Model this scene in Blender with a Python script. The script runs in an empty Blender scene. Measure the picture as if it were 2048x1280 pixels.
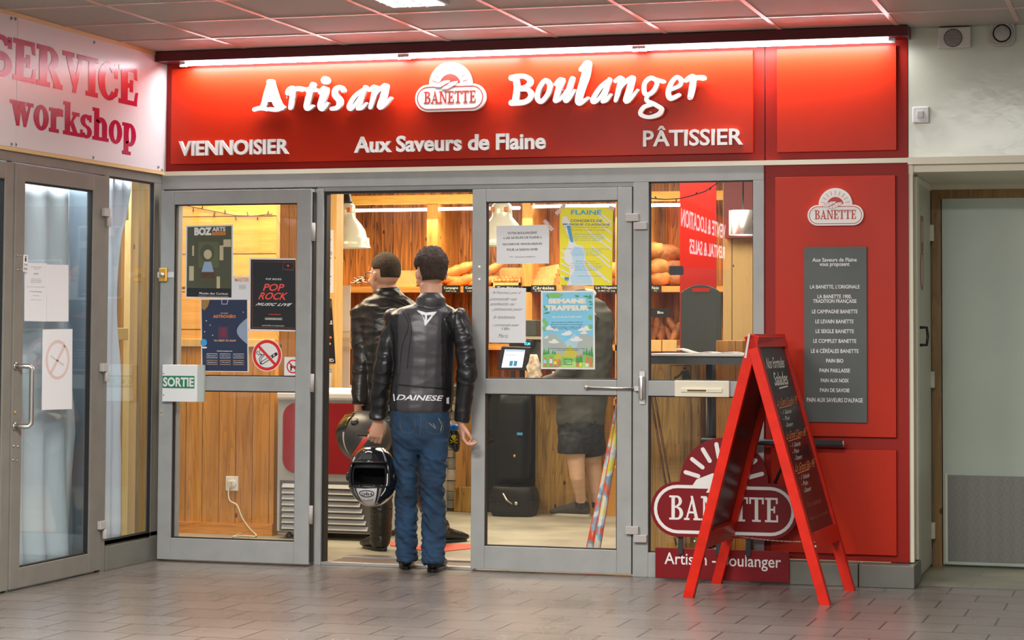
import bpy, bmesh, math, random
from mathutils import Vector, Matrix, noise
from mathutils.bvhtree import BVHTree
random.seed(7)
SC = bpy.context.scene
COL = SC.collection
# ------------------------------------------------------------------ camera, world, lights, exposure
CAM = Vector((5.4692, -11.0422, 1.2859))
RX = Vector((0.96010904, 0.27959561, 0.00411539))
RY = Vector((-0.27947246, 0.95899077, 0.04724241))
RZ = Vector((0.00926215, -0.046508, 0.99887498))
FPX, PCX, PCY = 4277.03, 1088.313, 461.246
cd = bpy.data.cameras.new('camera'); cam = bpy.data.objects.new('camera', cd); COL.objects.link(cam)
cd.sensor_width = 36; cd.lens = 36 * FPX / 2048
cd.shift_x = -(PCX - 1024) / 2048; cd.shift_y = (PCY - 640) / 2048
m = Matrix((RX, RZ, -RY)).transposed().to_4x4(); m.translation = CAM
cam.matrix_world = m; SC.camera = cam; cd.clip_end = 200
SC.view_settings.view_transform = 'Standard'; SC.view_settings.look = 'None'
SC.view_settings.exposure = 0.45; SC.view_settings.gamma = 1; SC.view_settings.use_curve_mapping = False
SC.cycles.use_denoising = True
SC.cycles.max_bounces = 7; SC.cycles.diffuse_bounces = 3; SC.cycles.glossy_bounces = 3
SC.cycles.transmission_bounces = 4; SC.cycles.transparent_max_bounces = 14
SC.cycles.caustics_reflective = False; SC.cycles.caustics_refractive = False
SC.cycles.sample_clamp_indirect = 4
w = bpy.data.worlds.new('world'); SC.world = w; w.use_nodes = True
w.node_tree.nodes['Background'].inputs[0].default_value = (.93, .94, .95, 1)
w.node_tree.nodes['Background'].inputs[1].default_value = .22

def area(name, loc, sx, sy, power, col, rot=(0, 0, 0), spread=180):
    l = bpy.data.lights.new(name, 'AREA'); l.shape = 'RECTANGLE'; l.size = sx; l.size_y = sy
    l.energy = power; l.color = col; l.spread = math.radians(spread)
    o = bpy.data.objects.new(name, l); COL.objects.link(o); o.location = loc; o.rotation_euler = rot
    return o
# corridor ceiling lights (behind and above the viewer)
area('corridor_light', (2.0, -4.2, 2.80), 1.2, .6, 150, (1, .96, .90))
area('corridor_light', (4.3, -5.0, 2.80), 1.2, .6, 130, (1, .97, .92))
area('corridor_light', (3.2, -9.0, 2.80), 2.2, 1.2, 300, (1, .97, .92))
# bakery: warm ceiling lights and the tubes above the bread shelves
area('bakery_ceiling_light', (.2, 1.0, 2.55), 1.6, 1.0, 56, (1, .80, .55))
area('bakery_ceiling_light', (2.4, 1.6, 2.55), 1.6, 1.4, 44, (1, .88, .70))
area('bakery_ceiling_light', (0.9, 3.6, 2.55), 3.0, 1.0, 60, (1, .86, .64))
area('shelf_light', (.35, 4.55, 2.18), 3.4, .05, 20, (1, .84, .58), (math.radians(-25), 0, 0))
# fascia tube under the red cornice
area('fascia_light', (1.12, -.115, 2.775), 1.95, .03, 14, (1, .97, .98), (math.radians(22), 0, 0))
area('fascia_light', (3.12, -.115, 2.778), 1.95, .03, 14, (1, .97, .98), (math.radians(22), 0, 0))

# ------------------------------------------------------------------ pixel rays -> world points
def ray(px, py):
    return RX * ((px - PCX) / FPX) + RY - RZ * ((py - PCY) / FPX)
def pY(px, py, y=0.0):
    r = ray(px, py); return CAM + r * ((y - CAM.y) / r.y)
def pX(px, py, x=0.0):
    r = ray(px, py); return CAM + r * ((x - CAM.x) / r.x)
def pZ(px, py, z=0.0):
    r = ray(px, py); return CAM + r * ((z - CAM.z) / r.z)
def pxm(P):
    return FPX / (Vector(P) - CAM).dot(RY)

# ------------------------------------------------------------------ materials
MATS = {}
def _n(nt, t, **k):
    n = nt.nodes.new(t)
    for a, b in k.items(): setattr(n, a, b)
    return n
def mat(name, col=(.8, .8, .8), rough=.5, metal=0, emit=None, es=0, bump=0, bscale=40, var=0, vscale=6, coat=0, bstretch=None, spec=.5):
    if name in MATS: return MATS[name]
    m = bpy.data.materials.new(name); m.use_nodes = True; nt = m.node_tree; b = nt.nodes['Principled BSDF']
    b.inputs['Base Color'].default_value = (*col, 1); b.inputs['Roughness'].default_value = rough
    b.inputs['Metallic'].default_value = metal; b.inputs['Coat Weight'].default_value = coat
    b.inputs['Specular IOR Level'].default_value = spec
    if emit: b.inputs['Emission Color'].default_value = (*emit, 1); b.inputs['Emission Strength'].default_value = es
    tc = _n(nt, 'ShaderNodeTexCoord'); vec = tc.outputs['Object']
    if bstretch:
        mp = _n(nt, 'ShaderNodeMapping'); mp.inputs['Scale'].default_value = bstretch
        nt.links.new(vec, mp.inputs[0]); vec = mp.outputs[0]
    if bump:
        nz = _n(nt, 'ShaderNodeTexNoise'); nz.inputs['Scale'].default_value = bscale; nz.inputs['Detail'].default_value = 4
        bp = _n(nt, 'ShaderNodeBump'); bp.inputs['Strength'].default_value = bump; bp.inputs['Distance'].default_value = .01
        nt.links.new(vec, nz.inputs['Vector']); nt.links.new(nz.outputs[0], bp.inputs['Height']); nt.links.new(bp.outputs[0], b.inputs['Normal'])
    if var:
        nz = _n(nt, 'ShaderNodeTexNoise'); nz.inputs['Scale'].default_value = vscale; nz.inputs['Detail'].default_value = 5
        rp = _n(nt, 'ShaderNodeValToRGB')
        rp.color_ramp.elements[0].position = .3; rp.color_ramp.elements[1].position = .7
        rp.color_ramp.elements[0].color = (*[c * (1 - var) for c in col], 1); rp.color_ramp.elements[1].color = (*[min(1, c * (1 + var)) for c in col], 1)
        nt.links.new(vec, nz.inputs['Vector']); nt.links.new(nz.outputs[0], rp.inputs[0]); nt.links.new(rp.outputs[0], b.inputs['Base Color'])
    MATS[name] = m; return m

def wood(name, c1, c2, axis='z', plank=.12, rough=.45, grain=1.0, seam=True, contrast=1.0):
    """planked wood, grain along axis; planks divided across the other horizontal/vertical direction"""
    if name in MATS: return MATS[name]
    m = bpy.data.materials.new(name); m.use_nodes = True; nt = m.node_tree; b = nt.nodes['Principled BSDF']; L = nt.links.new
    b.inputs['Roughness'].default_value = rough
    tc = _n(nt, 'ShaderNodeTexCoord'); sep = _n(nt, 'ShaderNodeSeparateXYZ'); L(tc.outputs['Object'], sep.inputs[0])
    def M(op, a, c=None):
        n = _n(nt, 'ShaderNodeMath', operation=op)
        for i, q in enumerate((a, c)):
            if q is None: continue
            if isinstance(q, (int, float)): n.inputs[i].default_value = q
            else: L(q, n.inputs[i])
        return n.outputs[0]
    if axis == 'z': across = M('ADD', sep.outputs[0], M('MULTIPLY', sep.outputs[1], .93)); along = sep.outputs[2]
    else: across = M('ADD', sep.outputs[2], M('MULTIPLY', sep.outputs[1], .93)); along = sep.outputs[0]
    q = M('DIVIDE', across, plank); fl = M('FLOOR', q); fr = M('FRACT', q)
    wn = _n(nt, 'ShaderNodeTexWhiteNoise', noise_dimensions='1D'); L(fl, wn.inputs['W'])
    cb = _n(nt, 'ShaderNodeCombineXYZ'); L(M('MULTIPLY', across, 26 * grain), cb.inputs[0])
    L(M('ADD', M('MULTIPLY', along, 1.6 * grain), M('MULTIPLY', wn.outputs[0], 50)), cb.inputs[1]); L(M('MULTIPLY', wn.outputs[0], 20), cb.inputs[2])
    nz = _n(nt, 'ShaderNodeTexNoise'); nz.inputs['Scale'].default_value = 1.0; nz.inputs['Detail'].default_value = 5; nz.inputs['Distortion'].default_value = .9
    L(cb.outputs[0], nz.inputs['Vector'])
    # rings: cathedral grain
    cb2 = _n(nt, 'ShaderNodeCombineXYZ'); L(M('MULTIPLY', across, 13), cb2.inputs[0]); L(M('ADD', M('MULTIPLY', along, .7), M('MULTIPLY', wn.outputs[0], 30)), cb2.inputs[1])
    nz2 = _n(nt, 'ShaderNodeTexNoise'); nz2.inputs['Scale'].default_value = 1.0; nz2.inputs['Detail'].default_value = 1; L(cb2.outputs[0], nz2.inputs['Vector'])
    rings = M('FRACT', M('MULTIPLY', nz2.outputs[0], 16))
    rings = M('POWER', rings, 3)
    # knots
    cb3 = _n(nt, 'ShaderNodeCombineXYZ'); L(M('MULTIPLY', across, 9), cb3.inputs[0]); L(M('ADD', M('MULTIPLY', along, 5), M('MULTIPLY', wn.outputs[0], 17)), cb3.inputs[1])
    vo = _n(nt, 'ShaderNodeTexVoronoi'); vo.inputs['Scale'].default_value = .8; L(cb3.outputs[0], vo.inputs['Vector'])
    knot = M('LESS_THAN', vo.outputs['Distance'], .065)
    t = M('ADD', M('MULTIPLY', nz.outputs[0], .95 * contrast), M('MULTIPLY', rings, .30 * contrast)); t = M('ADD', t, M('MULTIPLY', M('SUBTRACT', wn.outputs[0], .5), .30))
    rp = _n(nt, 'ShaderNodeValToRGB'); e = rp.color_ramp.elements
    e[0].position = .30; e[0].color = (*c1, 1); e[1].position = .95; e[1].color = (*c2, 1); L(t, rp.inputs[0])
    mx = _n(nt, 'ShaderNodeMix', data_type='RGBA'); L(knot, mx.inputs[0]); L(rp.outputs[0], mx.inputs[6]); mx.inputs[7].default_value = (*[v * .35 for v in c2], 1)
    out = mx.outputs[2]
    if seam:
        sm = M('GREATER_THAN', M('ABSOLUTE', M('SUBTRACT', fr, .5)), .485)
        m2 = _n(nt, 'ShaderNodeMix', data_type='RGBA'); L(sm, m2.inputs[0]); L(out, m2.inputs[6]); m2.inputs[7].default_value = (*[v * .25 for v in c2], 1); out = m2.outputs[2]
    L(out, b.inputs['Base Color'])
    bp = _n(nt, 'ShaderNodeBump'); bp.inputs['Strength'].default_value = .25; bp.inputs['Distance'].default_value = .01; L(t, bp.inputs['Height']); L(bp.outputs[0], b.inputs['Normal'])
    MATS[name] = m; return m

def glass(name, tint=(1, 1, 1), ior=1.5):
    m = bpy.data.materials.new(name); m.use_nodes = True; nt = m.node_tree; nt.nodes.clear()
    o = _n(nt, 'ShaderNodeOutputMaterial'); tr = _n(nt, 'ShaderNodeBsdfTransparent'); gl = _n(nt, 'ShaderNodeBsdfGlossy'); fr = _n(nt, 'ShaderNodeFresnel'); mx = _n(nt, 'ShaderNodeMixShader')
    tr.inputs[0].default_value = (*tint, 1); gl.inputs['Roughness'].default_value = .0; geo = _n(nt, 'ShaderNodeNewGeometry'); mr = _n(nt, 'ShaderNodeMapRange'); mr.inputs[3].default_value = ior; mr.inputs[4].default_value = 1 / ior
    nt.links.new(geo.outputs['Backfacing'], mr.inputs[0]); nt.links.new(mr.outputs[0], fr.inputs[0])
    nt.links.new(fr.outputs[0], mx.inputs[0]); nt.links.new(tr.outputs[0], mx.inputs[1]); nt.links.new(gl.outputs[0], mx.inputs[2]); nt.links.new(mx.outputs[0], o.inputs[0])
    MATS[name] = m; return m

# ------------------------------------------------------------------ geometry collector
_TX = {}
def text_mesh(s, bold=0.0, font=None, space=1.0):
    k = (s, bold, space)
    if k in _TX: return _TX[k]
    c = bpy.data.curves.new('t', 'FONT'); c.body = s; c.size = 1; c.offset = bold; c.align_x = 'CENTER'; c.resolution_u = 3; c.space_character = space
    o = bpy.data.objects.new('t', c); COL.objects.link(o); dg = bpy.context.evaluated_depsgraph_get(); dg.update()
    me = bpy.data.meshes.new_from_object(o.evaluated_get(dg))
    vs = [v.co.copy() for v in me.vertices]; fs = [tuple(p.vertices) for p in me.polygons]
    bpy.data.objects.remove(o); bpy.data.curves.remove(c); bpy.data.meshes.remove(me)
    _TX[k] = (vs, fs); return vs, fs

class G:
    def __init__(s): s.v = []; s.f = []; s.mi = []; s.m = 0; s.sm = []; s.smooth = False; s.k = 0
    def lift(s, ex):
        s.k += 1; return -Vector(ex).normalized() * (s.k % 14) * 5e-5
    def add(s, vs, fs, m=None):
        o = len(s.v); s.v += [Vector(v) for v in vs]
        for f in fs: s.f.append(tuple(i + o for i in f)); s.mi.append(s.m if m is None else m); s.sm.append(s.smooth)
        return s
    def box(s, x0, x1, y0, y1, z0, z1, m=None):
        V = [(x, y, z) for x in sorted((x0, x1)) for y in sorted((y0, y1)) for z in sorted((z0, z1))]
        return s.add(V, [(0, 1, 3, 2), (4, 6, 7, 5), (0, 4, 5, 1), (2, 3, 7, 6), (0, 2, 6, 4), (1, 5, 7, 3)], m)
    def obox(s, c, ax, ay, az, m=None):
        c = Vector(c); V = [c + ax * i + ay * j + az * k for i in (-1, 1) for j in (-1, 1) for k in (-1, 1)]
        return s.add(V, [(0, 1, 3, 2), (4, 6, 7, 5), (0, 4, 5, 1), (2, 3, 7, 6), (0, 2, 6, 4), (1, 5, 7, 3)], m)
    def bar(s, a, b, w, d, up=(0, 1, 0), m=None):
        a = Vector(a); b = Vector(b); t = (b - a); n = Vector(up); side = t.cross(n).normalized(); n = side.cross(t).normalized()
        return s.obox((a + b) / 2, t / 2, side * w / 2, n * d / 2, m)
    def prism(s, pts, ex, m=None):
        """polygon (3d points, ccw seen from the front) extruded by vector ex (towards the back)"""
        n = len(pts); ex = Vector(ex); P = [Vector(p) for p in pts]
        return s.add(P + [p + ex for p in P], [tuple(range(n)), tuple(range(2 * n - 1, n - 1, -1))] + [(i, i + n, (i + 1) % n + n, (i + 1) % n) for i in range(n)], m)
    def sheet(s, pts, m=None): return s.add(pts, [tuple(range(len(pts)))], m)
    def ring(s, outer, inner, ex, m=None):
        n = len(outer); ex = Vector(ex); O = [Vector(p) for p in outer]; I = [Vector(p) for p in inner]
        V = O + I + [p + ex for p in O] + [p + ex for p in I]; F = []
        for i in range(n):
            j = (i + 1) % n
            F += [(i, j, j + n, i + n), (i + 2 * n, i + 3 * n, j + 3 * n, j + 2 * n), (i, i + 2 * n, j + 2 * n, j), (i + n, j + n, j + 3 * n, i + 3 * n)]
        return s.add(V, F, m)
    def tube(s, pts, r, n=8, m=None, cap=True):
        P = [Vector(p) for p in pts]; V = []; F = []; K = len(P)
        rr = r if isinstance(r, (list, tuple)) else [r] * K
        u = None
        for k in range(K):
            t = (P[min(k + 1, K - 1)] - P[max(k - 1, 0)]).normalized()
            if u is None: u = t.orthogonal().normalized()
            u = (u - t * u.dot(t)).normalized(); w_ = t.cross(u)
            for i in range(n):
                a = 2 * math.pi * i / n; V.append(P[k] + (u * math.cos(a) + w_ * math.sin(a)) * rr[k])
        for k in range(K - 1):
            for i in range(n):
                j = (i + 1) % n; F.append((k * n + i, k * n + j, (k + 1) * n + j, (k + 1) * n + i))
        if cap: F.append(tuple(range(n - 1, -1, -1))); F.append(tuple(range((K - 1) * n, K * n)))
        sm = s.smooth; s.smooth = True; s.add(V, F, m); s.smooth = sm; return s
    def lathe(s, c, prof, axis=(0, 0, 1), n=32, m=None, cap=True):
        """prof: (radius, height along axis)"""
        c = Vector(c); a = Vector(axis).normalized(); u = a.orthogonal().normalized(); w_ = a.cross(u); V = []; F = []; K = len(prof)
        for r, h in prof:
            for i in range(n):
                t = 2 * math.pi * i / n; V.append(c + a * h + (u * math.cos(t) + w_ * math.sin(t)) * max(r, 1e-5))
        for k in range(K - 1):
            for i in range(n): j = (i + 1) % n; F.append((k * n + i, k * n + j, (k + 1) * n + j, (k + 1) * n + i))
        if cap: F.append(tuple(range(n - 1, -1, -1))); F.append(tuple(range((K - 1) * n, K * n)))
        sm = s.smooth; s.smooth = True; s.add(V, F, m); s.smooth = sm; return s
    def loft(s, rings, m=None, cap=True):
        n = len(rings[0]); V = [p for r in rings for p in r]; F = []
        for k in range(len(rings) - 1):
            for i in range(n): j = (i + 1) % n; F.append((k * n + i, k * n + j, (k + 1) * n + j, (k + 1) * n + i))
        if cap: F.append(tuple(range(n - 1, -1, -1))); F.append(tuple(range((len(rings) - 1) * n, len(rings) * n)))
        sm = s.smooth; s.smooth = True; s.add(V, F, m); s.smooth = sm; return s
    def ball(s, c, rx, ry, rz, n=12, m=None, mt=None, jit=0):
        c = Vector(c); V = [c * 0 + Vector((0, 0, -1))]; F = []; K = n // 2 + 1
        for k in range(1, K):
            ph = -math.pi / 2 + math.pi * k / K
            for i in range(n): t = 2 * math.pi * i / n; V.append(Vector((math.cos(ph) * math.cos(t), math.cos(ph) * math.sin(t), math.sin(ph))))
        V.append(Vector((0, 0, 1))); L = len(V) - 1
        for i in range(n): F.append((0, 1 + (i + 1) % n, 1 + i)); F.append((L, L - n + i, L - n + (i + 1) % n))
        for k in range(K - 2):
            for i in range(n): j = (i + 1) % n; a = 1 + k * n; F.append((a + i, a + j, a + n + j, a + n + i))
        V = [Vector((v.x * rx, v.y * ry, v.z * rz)) * (1 + jit * noise.noise(v * 2 + c * 7)) for v in V]
        if mt is not None: V = [mt @ v for v in V]
        sm = s.smooth; s.smooth = True; s.add([v + c for v in V], F, m); s.smooth = sm; return s
    def text(s, st, fit, fn, ex=None, bold=0.0, m=None, slant=0, space=1.0, keep=None):
        """fit = (u0, v0, u1, v1) box the glyphs fill; fn(u, v) -> point; ex = extrusion vector; keep='h': keep aspect, width from height"""
        vs, fs = text_mesh(st, bold, None, space)
        if not vs: return s
        x0 = min(v.x for v in vs); x1 = max(v.x for v in vs); y0 = min(v.y for v in vs); y1 = max(v.y for v in vs)
        u0, v0, u1, v1 = fit
        def mp(v):
            a = (v.x - x0) / (x1 - x0); b = (v.y - y0) / (y1 - y0)
            return fn(u0 + (u1 - u0) * (a + slant * (b - .5)), v0 + (v1 - v0) * b)
        P = [Vector(mp(v)) for v in vs]
        if ex is None: return s.add(P, fs, m)
        ex = Vector(ex); n = len(P); cnt = {}
        for f in fs:
            for i in range(len(f)): e = (f[i], f[(i + 1) % len(f)]); cnt[e] = 1
        F = list(fs) + [(a, a + n, b + n, b) for (a, b) in cnt if (b, a) not in cnt]
        return s.add(P + [p + ex for p in P], F, m)
    def stroke(s, pts, wd, fn, ex, m=None, sub=6, close=False):
        """round-ended brush stroke in the u,v plane mapped by fn; wd: width or list"""
        K = len(pts); W = wd if isinstance(wd, (list, tuple)) else [wd] * K
        if len(W) < K: W = [W[0] + (W[-1] - W[0]) * i / (K - 1) for i in range(K)]
        q = []
        def g(i): return Vector(pts[i % K] if close else pts[max(0, min(K - 1, i))])
        def gw(i): return W[i % K] if close else W[max(0, min(K - 1, i))]
        R = K if close else K - 1
        for i in range(R):
            p0, p1, p2, p3 = g(i - 1), g(i), g(i + 1), g(i + 2)
            ns = sub if K > 2 else 1
            for k in range(ns):
                t = k / ns
                q.append((.5 * ((2 * p1) + (p2 - p0) * t + (2 * p0 - 5 * p1 + 4 * p2 - p3) * t * t + (3 * p1 - p0 - 3 * p2 + p3) * t ** 3), gw(i) + (gw(i + 1) - gw(i)) * t))
        if not close: q.append((g(K - 1), W[-1]))
        n = len(q); Lf = []; Rt = []
        for i in range(n):
            a = q[(i - 1) % n][0] if (close or i > 0) else q[i][0]; b = q[(i + 1) % n][0] if (close or i < n - 1) else q[i][0]
            t = (b - a); t = t.normalized() if t.length > 1e-9 else Vector((1, 0)); nn = Vector((-t.y, t.x)) * q[i][1] / 2
            Lf.append(q[i][0] + nn); Rt.append(q[i][0] - nn)
        if close:
            return s.ring([fn(*p) for p in Lf], [fn(*p) for p in Rt], ex, m)
        P = [fn(*p) for p in Lf] + [fn(*p) for p in Rt]; N = len(P); exv = Vector(ex); F = []
        for i in range(n - 1):
            F.append((i, i + 1, i + 1 + n, i + n)); F.append((i + N, i + n + N, i + 1 + n + N, i + 1 + N)); F.append((i, i + N, i + 1 + N, i + 1)); F.append((i + n, i + 1 + n, i + 1 + n + N, i + n + N))
        lf = s.lift(exv); nv = -exv.normalized() * 4e-5; P = [Vector(p) + lf + nv * (i % n % 5) for i, p in enumerate(P)]; s.add(P + [p + exv for p in P], F, m)
        for (c, w_, j) in ((q[0][0], q[0][1], 0), (q[-1][0], q[-1][1], 1)):
            if w_ > 0: s.disc(c.x, c.y, w_ / 2, fn, ex, 12, m)
        return s
    def disc(s, u, v, r, fn, ex, n=32, m=None, rv=None):
        rv = rv or r; lf = s.lift(ex); P = [Vector(fn(u + r * math.cos(2 * math.pi * i / n), v + rv * math.sin(2 * math.pi * i / n))) + lf for i in range(n)]
        return s.prism(P, ex, m)
    def build(s, name, mats, parent=None, bevel=0, solid=0):
        me = bpy.data.meshes.new(name); me.from_pydata([tuple(v) for v in s.v], [], s.f); me.update()
        for mm in (mats if isinstance(mats, (list, tuple)) else [mats]): me.materials.append(mm)
        for p, i, q in zip(me.polygons, s.mi, s.sm): p.material_index = i; p.use_smooth = q
        o = bpy.data.objects.new(name, me); COL.objects.link(o)
        if parent: o.parent = parent; o.matrix_parent_inverse = (PINV(parent))
        if bevel:
            b = o.modifiers.new('bevel', 'BEVEL'); b.width = bevel; b.segments = 2; b.limit_method = 'ANGLE'; b.angle_limit = math.radians(40)
        return o
def PINV(p):
    if p.type == 'EMPTY': return Matrix.Translation(-p.location)
    return Matrix.Identity(4) if not p.parent else Matrix.Identity(4)
def tag(o, label=None, cat=None, group=None, kind=None):
    if label: o['label'] = label
    if cat: o['category'] = cat
    if group: o['group'] = group
    if kind: o['kind'] = kind
    return o
def thing(name, label, cat, loc, group=None):
    o = bpy.data.objects.new(name, None); COL.objects.link(o); o.location = Vector(loc); o.empty_display_size = .1
    return tag(o, label, cat, group)
def struct(o): o['kind'] = 'structure'; return o
def kid(o, parent, label=None):
    if label: o['label'] = label
    return o
def copy_tree(o, loc=None, label=None, parent=None):
    c = o.copy(); COL.objects.link(c)
    if parent: c.parent = parent
    if loc is not None: c.location = Vector(loc)
    if label: c['label'] = label
    for ch in list(o.children): copy_tree(ch, parent=c)
    return c
# plane mappings
def FY(y): return lambda u, v: Vector((u, y, v))
def PXF(y): return lambda px, py: pY(px, py, y)      # photo-measured outline laid on the plane Y = y
def LX(x): return lambda u, v: Vector((x, u, v))
def circle2(cx, cy, r, n=32, a0=0, a1=2 * math.pi):
    return [(cx + r * math.cos(a0 + (a1 - a0) * i / n), cy + r * math.sin(a0 + (a1 - a0) * i / n)) for i in range(n + (0 if abs(a1 - a0) > 6.2 else 1))]
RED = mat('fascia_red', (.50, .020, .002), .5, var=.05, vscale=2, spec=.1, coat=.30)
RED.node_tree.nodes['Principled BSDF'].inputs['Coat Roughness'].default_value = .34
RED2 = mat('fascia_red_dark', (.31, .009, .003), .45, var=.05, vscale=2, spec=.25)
CORN = mat('cornice_dark_red', (.10, .006, .010), .4)
WHT = mat('white_lettering', (.92, .92, .90), .45)
WHT2 = mat('white_print', (.85, .86, .86), .6)
CREAM = mat('cream_paint', (.78, .74, .58), .4, var=.05, vscale=3)
ALU = mat('grey_door_paint', (.36, .37, .365), .42, var=.07, vscale=9, bump=.05, bscale=300)
ALUD = mat('grey_brown_frame_paint', (.20, .19, .165), .42, var=.07, vscale=9)
SEAM = mat('black_gasket', (.012, .012, .014), .5)
STEEL = mat('brushed_steel', (.62, .60, .56), .28, 1)
ALUM = mat('bare_aluminium', (.75, .75, .74), .3, .9)
HINGE = mat('hinge_grey', (.46, .44, .42), .4)
WALLW = mat('greenish_white_wall', (.62, .66, .55), .18, bump=.22, bscale=6, var=.05, vscale=3)
PANELW = mat('white_sign_board', (.74, .72, .74), .25)
MAR = mat('sign_magenta_red', (.42, .006, .055), .22)
DRK = mat('dark_charcoal', (.018, .018, .02), .5)
BLK = mat('black_plastic', (.01, .01, .012), .35)
PAPER = mat('white_paper', (.80, .82, .84), .7)
INK = mat('black_ink', (.03, .03, .035), .7)
SLATE = mat('slate_grey_board', (.075, .088, .085), .5, var=.1, vscale=4)
CURT = mat('white_curtain_cloth', (.72, .76, .80), .8, var=.05, vscale=2)
ORW = wood('orange_pine_boards', (.86, .36, .055), (.52, .17, .02), 'z', .15, contrast=.9)
YEW = wood('yellow_pine_horizontal', (.85, .42, .09), (.55, .22, .035), 'x', .24, contrast=.6)
YEV = wood('yellow_pine_vertical', (.66, .29, .045), (.30, .12, .018), 'z', .115, contrast=.9)
DKW = wood('aged_brown_boards', (.66, .235, .035), (.10, .032, .008), 'z', .16, contrast=1.25)
SHW = wood('shelf_board', (.85, .38, .08), (.50, .18, .03), 'x', .5, seam=False)
CNW = wood('counter_wood', (.56, .33, .075), (.14, .07, .016), 'z', .2, seam=False, contrast=1.1)
BRW = wood('brown_jamb_wood', (.42, .25, .09), (.22, .12, .04), 'z', .3, seam=False)
LTW = wood('light_timber', (.80, .50, .18), (.50, .27, .08), 'z', .3, seam=False, contrast=.7)
GLS = glass('clear_glass'); GLS2 = glass('tinted_glass', (.93, .97, .98), 1.6)
BREAD = mat('bread_crust', (.66, .28, .07), .6, var=.35, vscale=14, bump=.5, bscale=25)
BREAD2 = mat('dark_crust', (.36, .13, .045), .65, var=.45, vscale=18, bump=.5, bscale=25)
TUBE = mat('lit_tube', (1, 1, 1), .5, emit=(1, .96, .90), es=8)
TUBEP = mat('lit_fascia_tube', (1, 1, 1), .5, emit=(1, .93, 1), es=16)
FRED = mat('frame_red_paint', (.62, .017, .006), .34, var=.12, vscale=14, spec=.3)
CHALKB = mat('chalkboard_black', (.014, .010, .009), .28, var=.3, vscale=5)
CHALK = mat('white_chalk', (.75, .80, .72), .8)
CHALKO = mat('orange_chalk', (.80, .28, .10), .8)
SKIN = mat('skin', (.62, .33, .22), .5, var=.08, vscale=20)
# ------------------------------------------------------------------ floors, ceilings, walls
def tile_floor(name, c1, c2, mortar, bw, bh, rough, ang, msize=.008, var=.25, off=.5, bump=.4):
    m = bpy.data.materials.new(name); m.use_nodes = True; nt = m.node_tree; b = nt.nodes['Principled BSDF']; L = nt.links.new
    tc = _n(nt, 'ShaderNodeTexCoord'); mp = _n(nt, 'ShaderNodeMapping'); mp.inputs['Rotation'].default_value = (0, 0, ang); L(tc.outputs['Object'], mp.inputs[0])
    br = _n(nt, 'ShaderNodeTexBrick'); br.offset = off; br.inputs['Scale'].default_value = 1; br.inputs['Brick Width'].default_value = bw; br.inputs['Row Height'].default_value = bh
    br.inputs['Mortar Size'].default_value = msize / 2; br.inputs['Mortar Smooth'].default_value = .3; br.inputs['Color1'].default_value = (*c1, 1); br.inputs['Color2'].default_value = (*c2, 1); br.inputs['Mortar'].default_value = (*mortar, 1)
    L(mp.outputs[0], br.inputs[0])
    nz = _n(nt, 'ShaderNodeTexNoise'); nz.inputs['Scale'].default_value = 2.2; nz.inputs['Detail'].default_value = 3; L(mp.outputs[0], nz.inputs[0])
    rp = _n(nt, 'ShaderNodeValToRGB'); rp.color_ramp.elements[0].color = (1 - var,) * 3 + (1,); rp.color_ramp.elements[1].color = (1 + var,) * 3 + (1,); rp.color_ramp.elements[0].position = .3; rp.color_ramp.elements[1].position = .7; L(nz.outputs[0], rp.inputs[0])
    mx = _n(nt, 'ShaderNodeMix', data_type='RGBA', blend_type='MULTIPLY'); mx.inputs[0].default_value = 1; L(br.outputs[0], mx.inputs[6]); L(rp.outputs[0], mx.inputs[7]); L(mx.outputs[2], b.inputs['Base Color'])
    r2 = _n(nt, 'ShaderNodeMapRange'); r2.inputs[3].default_value = rough - .04; r2.inputs[4].default_value = rough + .06; L(nz.outputs[0], r2.inputs[0]); L(r2.outputs[0], b.inputs['Roughness'])
    bp = _n(nt, 'ShaderNodeBump'); bp.invert = True; bp.inputs['Strength'].default_value = bump; bp.inputs['Distance'].default_value = .003; L(br.outputs[1], bp.inputs['Height'])
    nz3 = _n(nt, 'ShaderNodeTexNoise'); nz3.inputs['Scale'].default_value = 9; nz3.inputs['Detail'].default_value = 3; L(mp.outputs[0], nz3.inputs[0])
    b2 = _n(nt, 'ShaderNodeBump'); b2.inputs['Strength'].default_value = .12; b2.inputs['Distance'].default_value = .02; L(nz3.outputs[0], b2.inputs['Height']); L(bp.outputs[0], b2.inputs['Normal']); L(b2.outputs[0], b.inputs['Normal'])
    return m
FLO = tile_floor('grey_corridor_tile', (.20, .175, .158), (.175, .152, .138), (.06, .052, .046), .315, .275, .27, 0, .010, .09)
FLI = tile_floor('beige_bakery_floor', (.40, .38, .29), (.34, .32, .25), (.27, .25, .19), .6, .3, .4, 0, .006, .3)
ZC = 2.853
struct(G().box(-.02, 8, -16, .04, -.10, 0).build('floor', FLO))
struct(G().box(-3, 6, .04, 7, -.10, 0).build('floor', FLI))
CEI = mat('ceiling_tile_white', (.40, .39, .345), .55, bump=.05, bscale=120)
CEG = mat('ceiling_grid_enamel', (.70, .52, .45), .25)
struct(G().box(-.05, 8, -8.5, .3, ZC, ZC + .06).build('ceiling', CEI))
g = G()
for k in range(-1, 13):
    x = .5606 + .6 * k
    if x > 0: g.box(x - .012, x + .012, -8.5, -.17, ZC - .005, ZC + .001)
for k in range(1, 15): g.box(0, 8, -.6 * k - .012, -.6 * k + .012, ZC - .0055, ZC + .001)
struct(g.build('trim_1', CEG))
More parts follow.
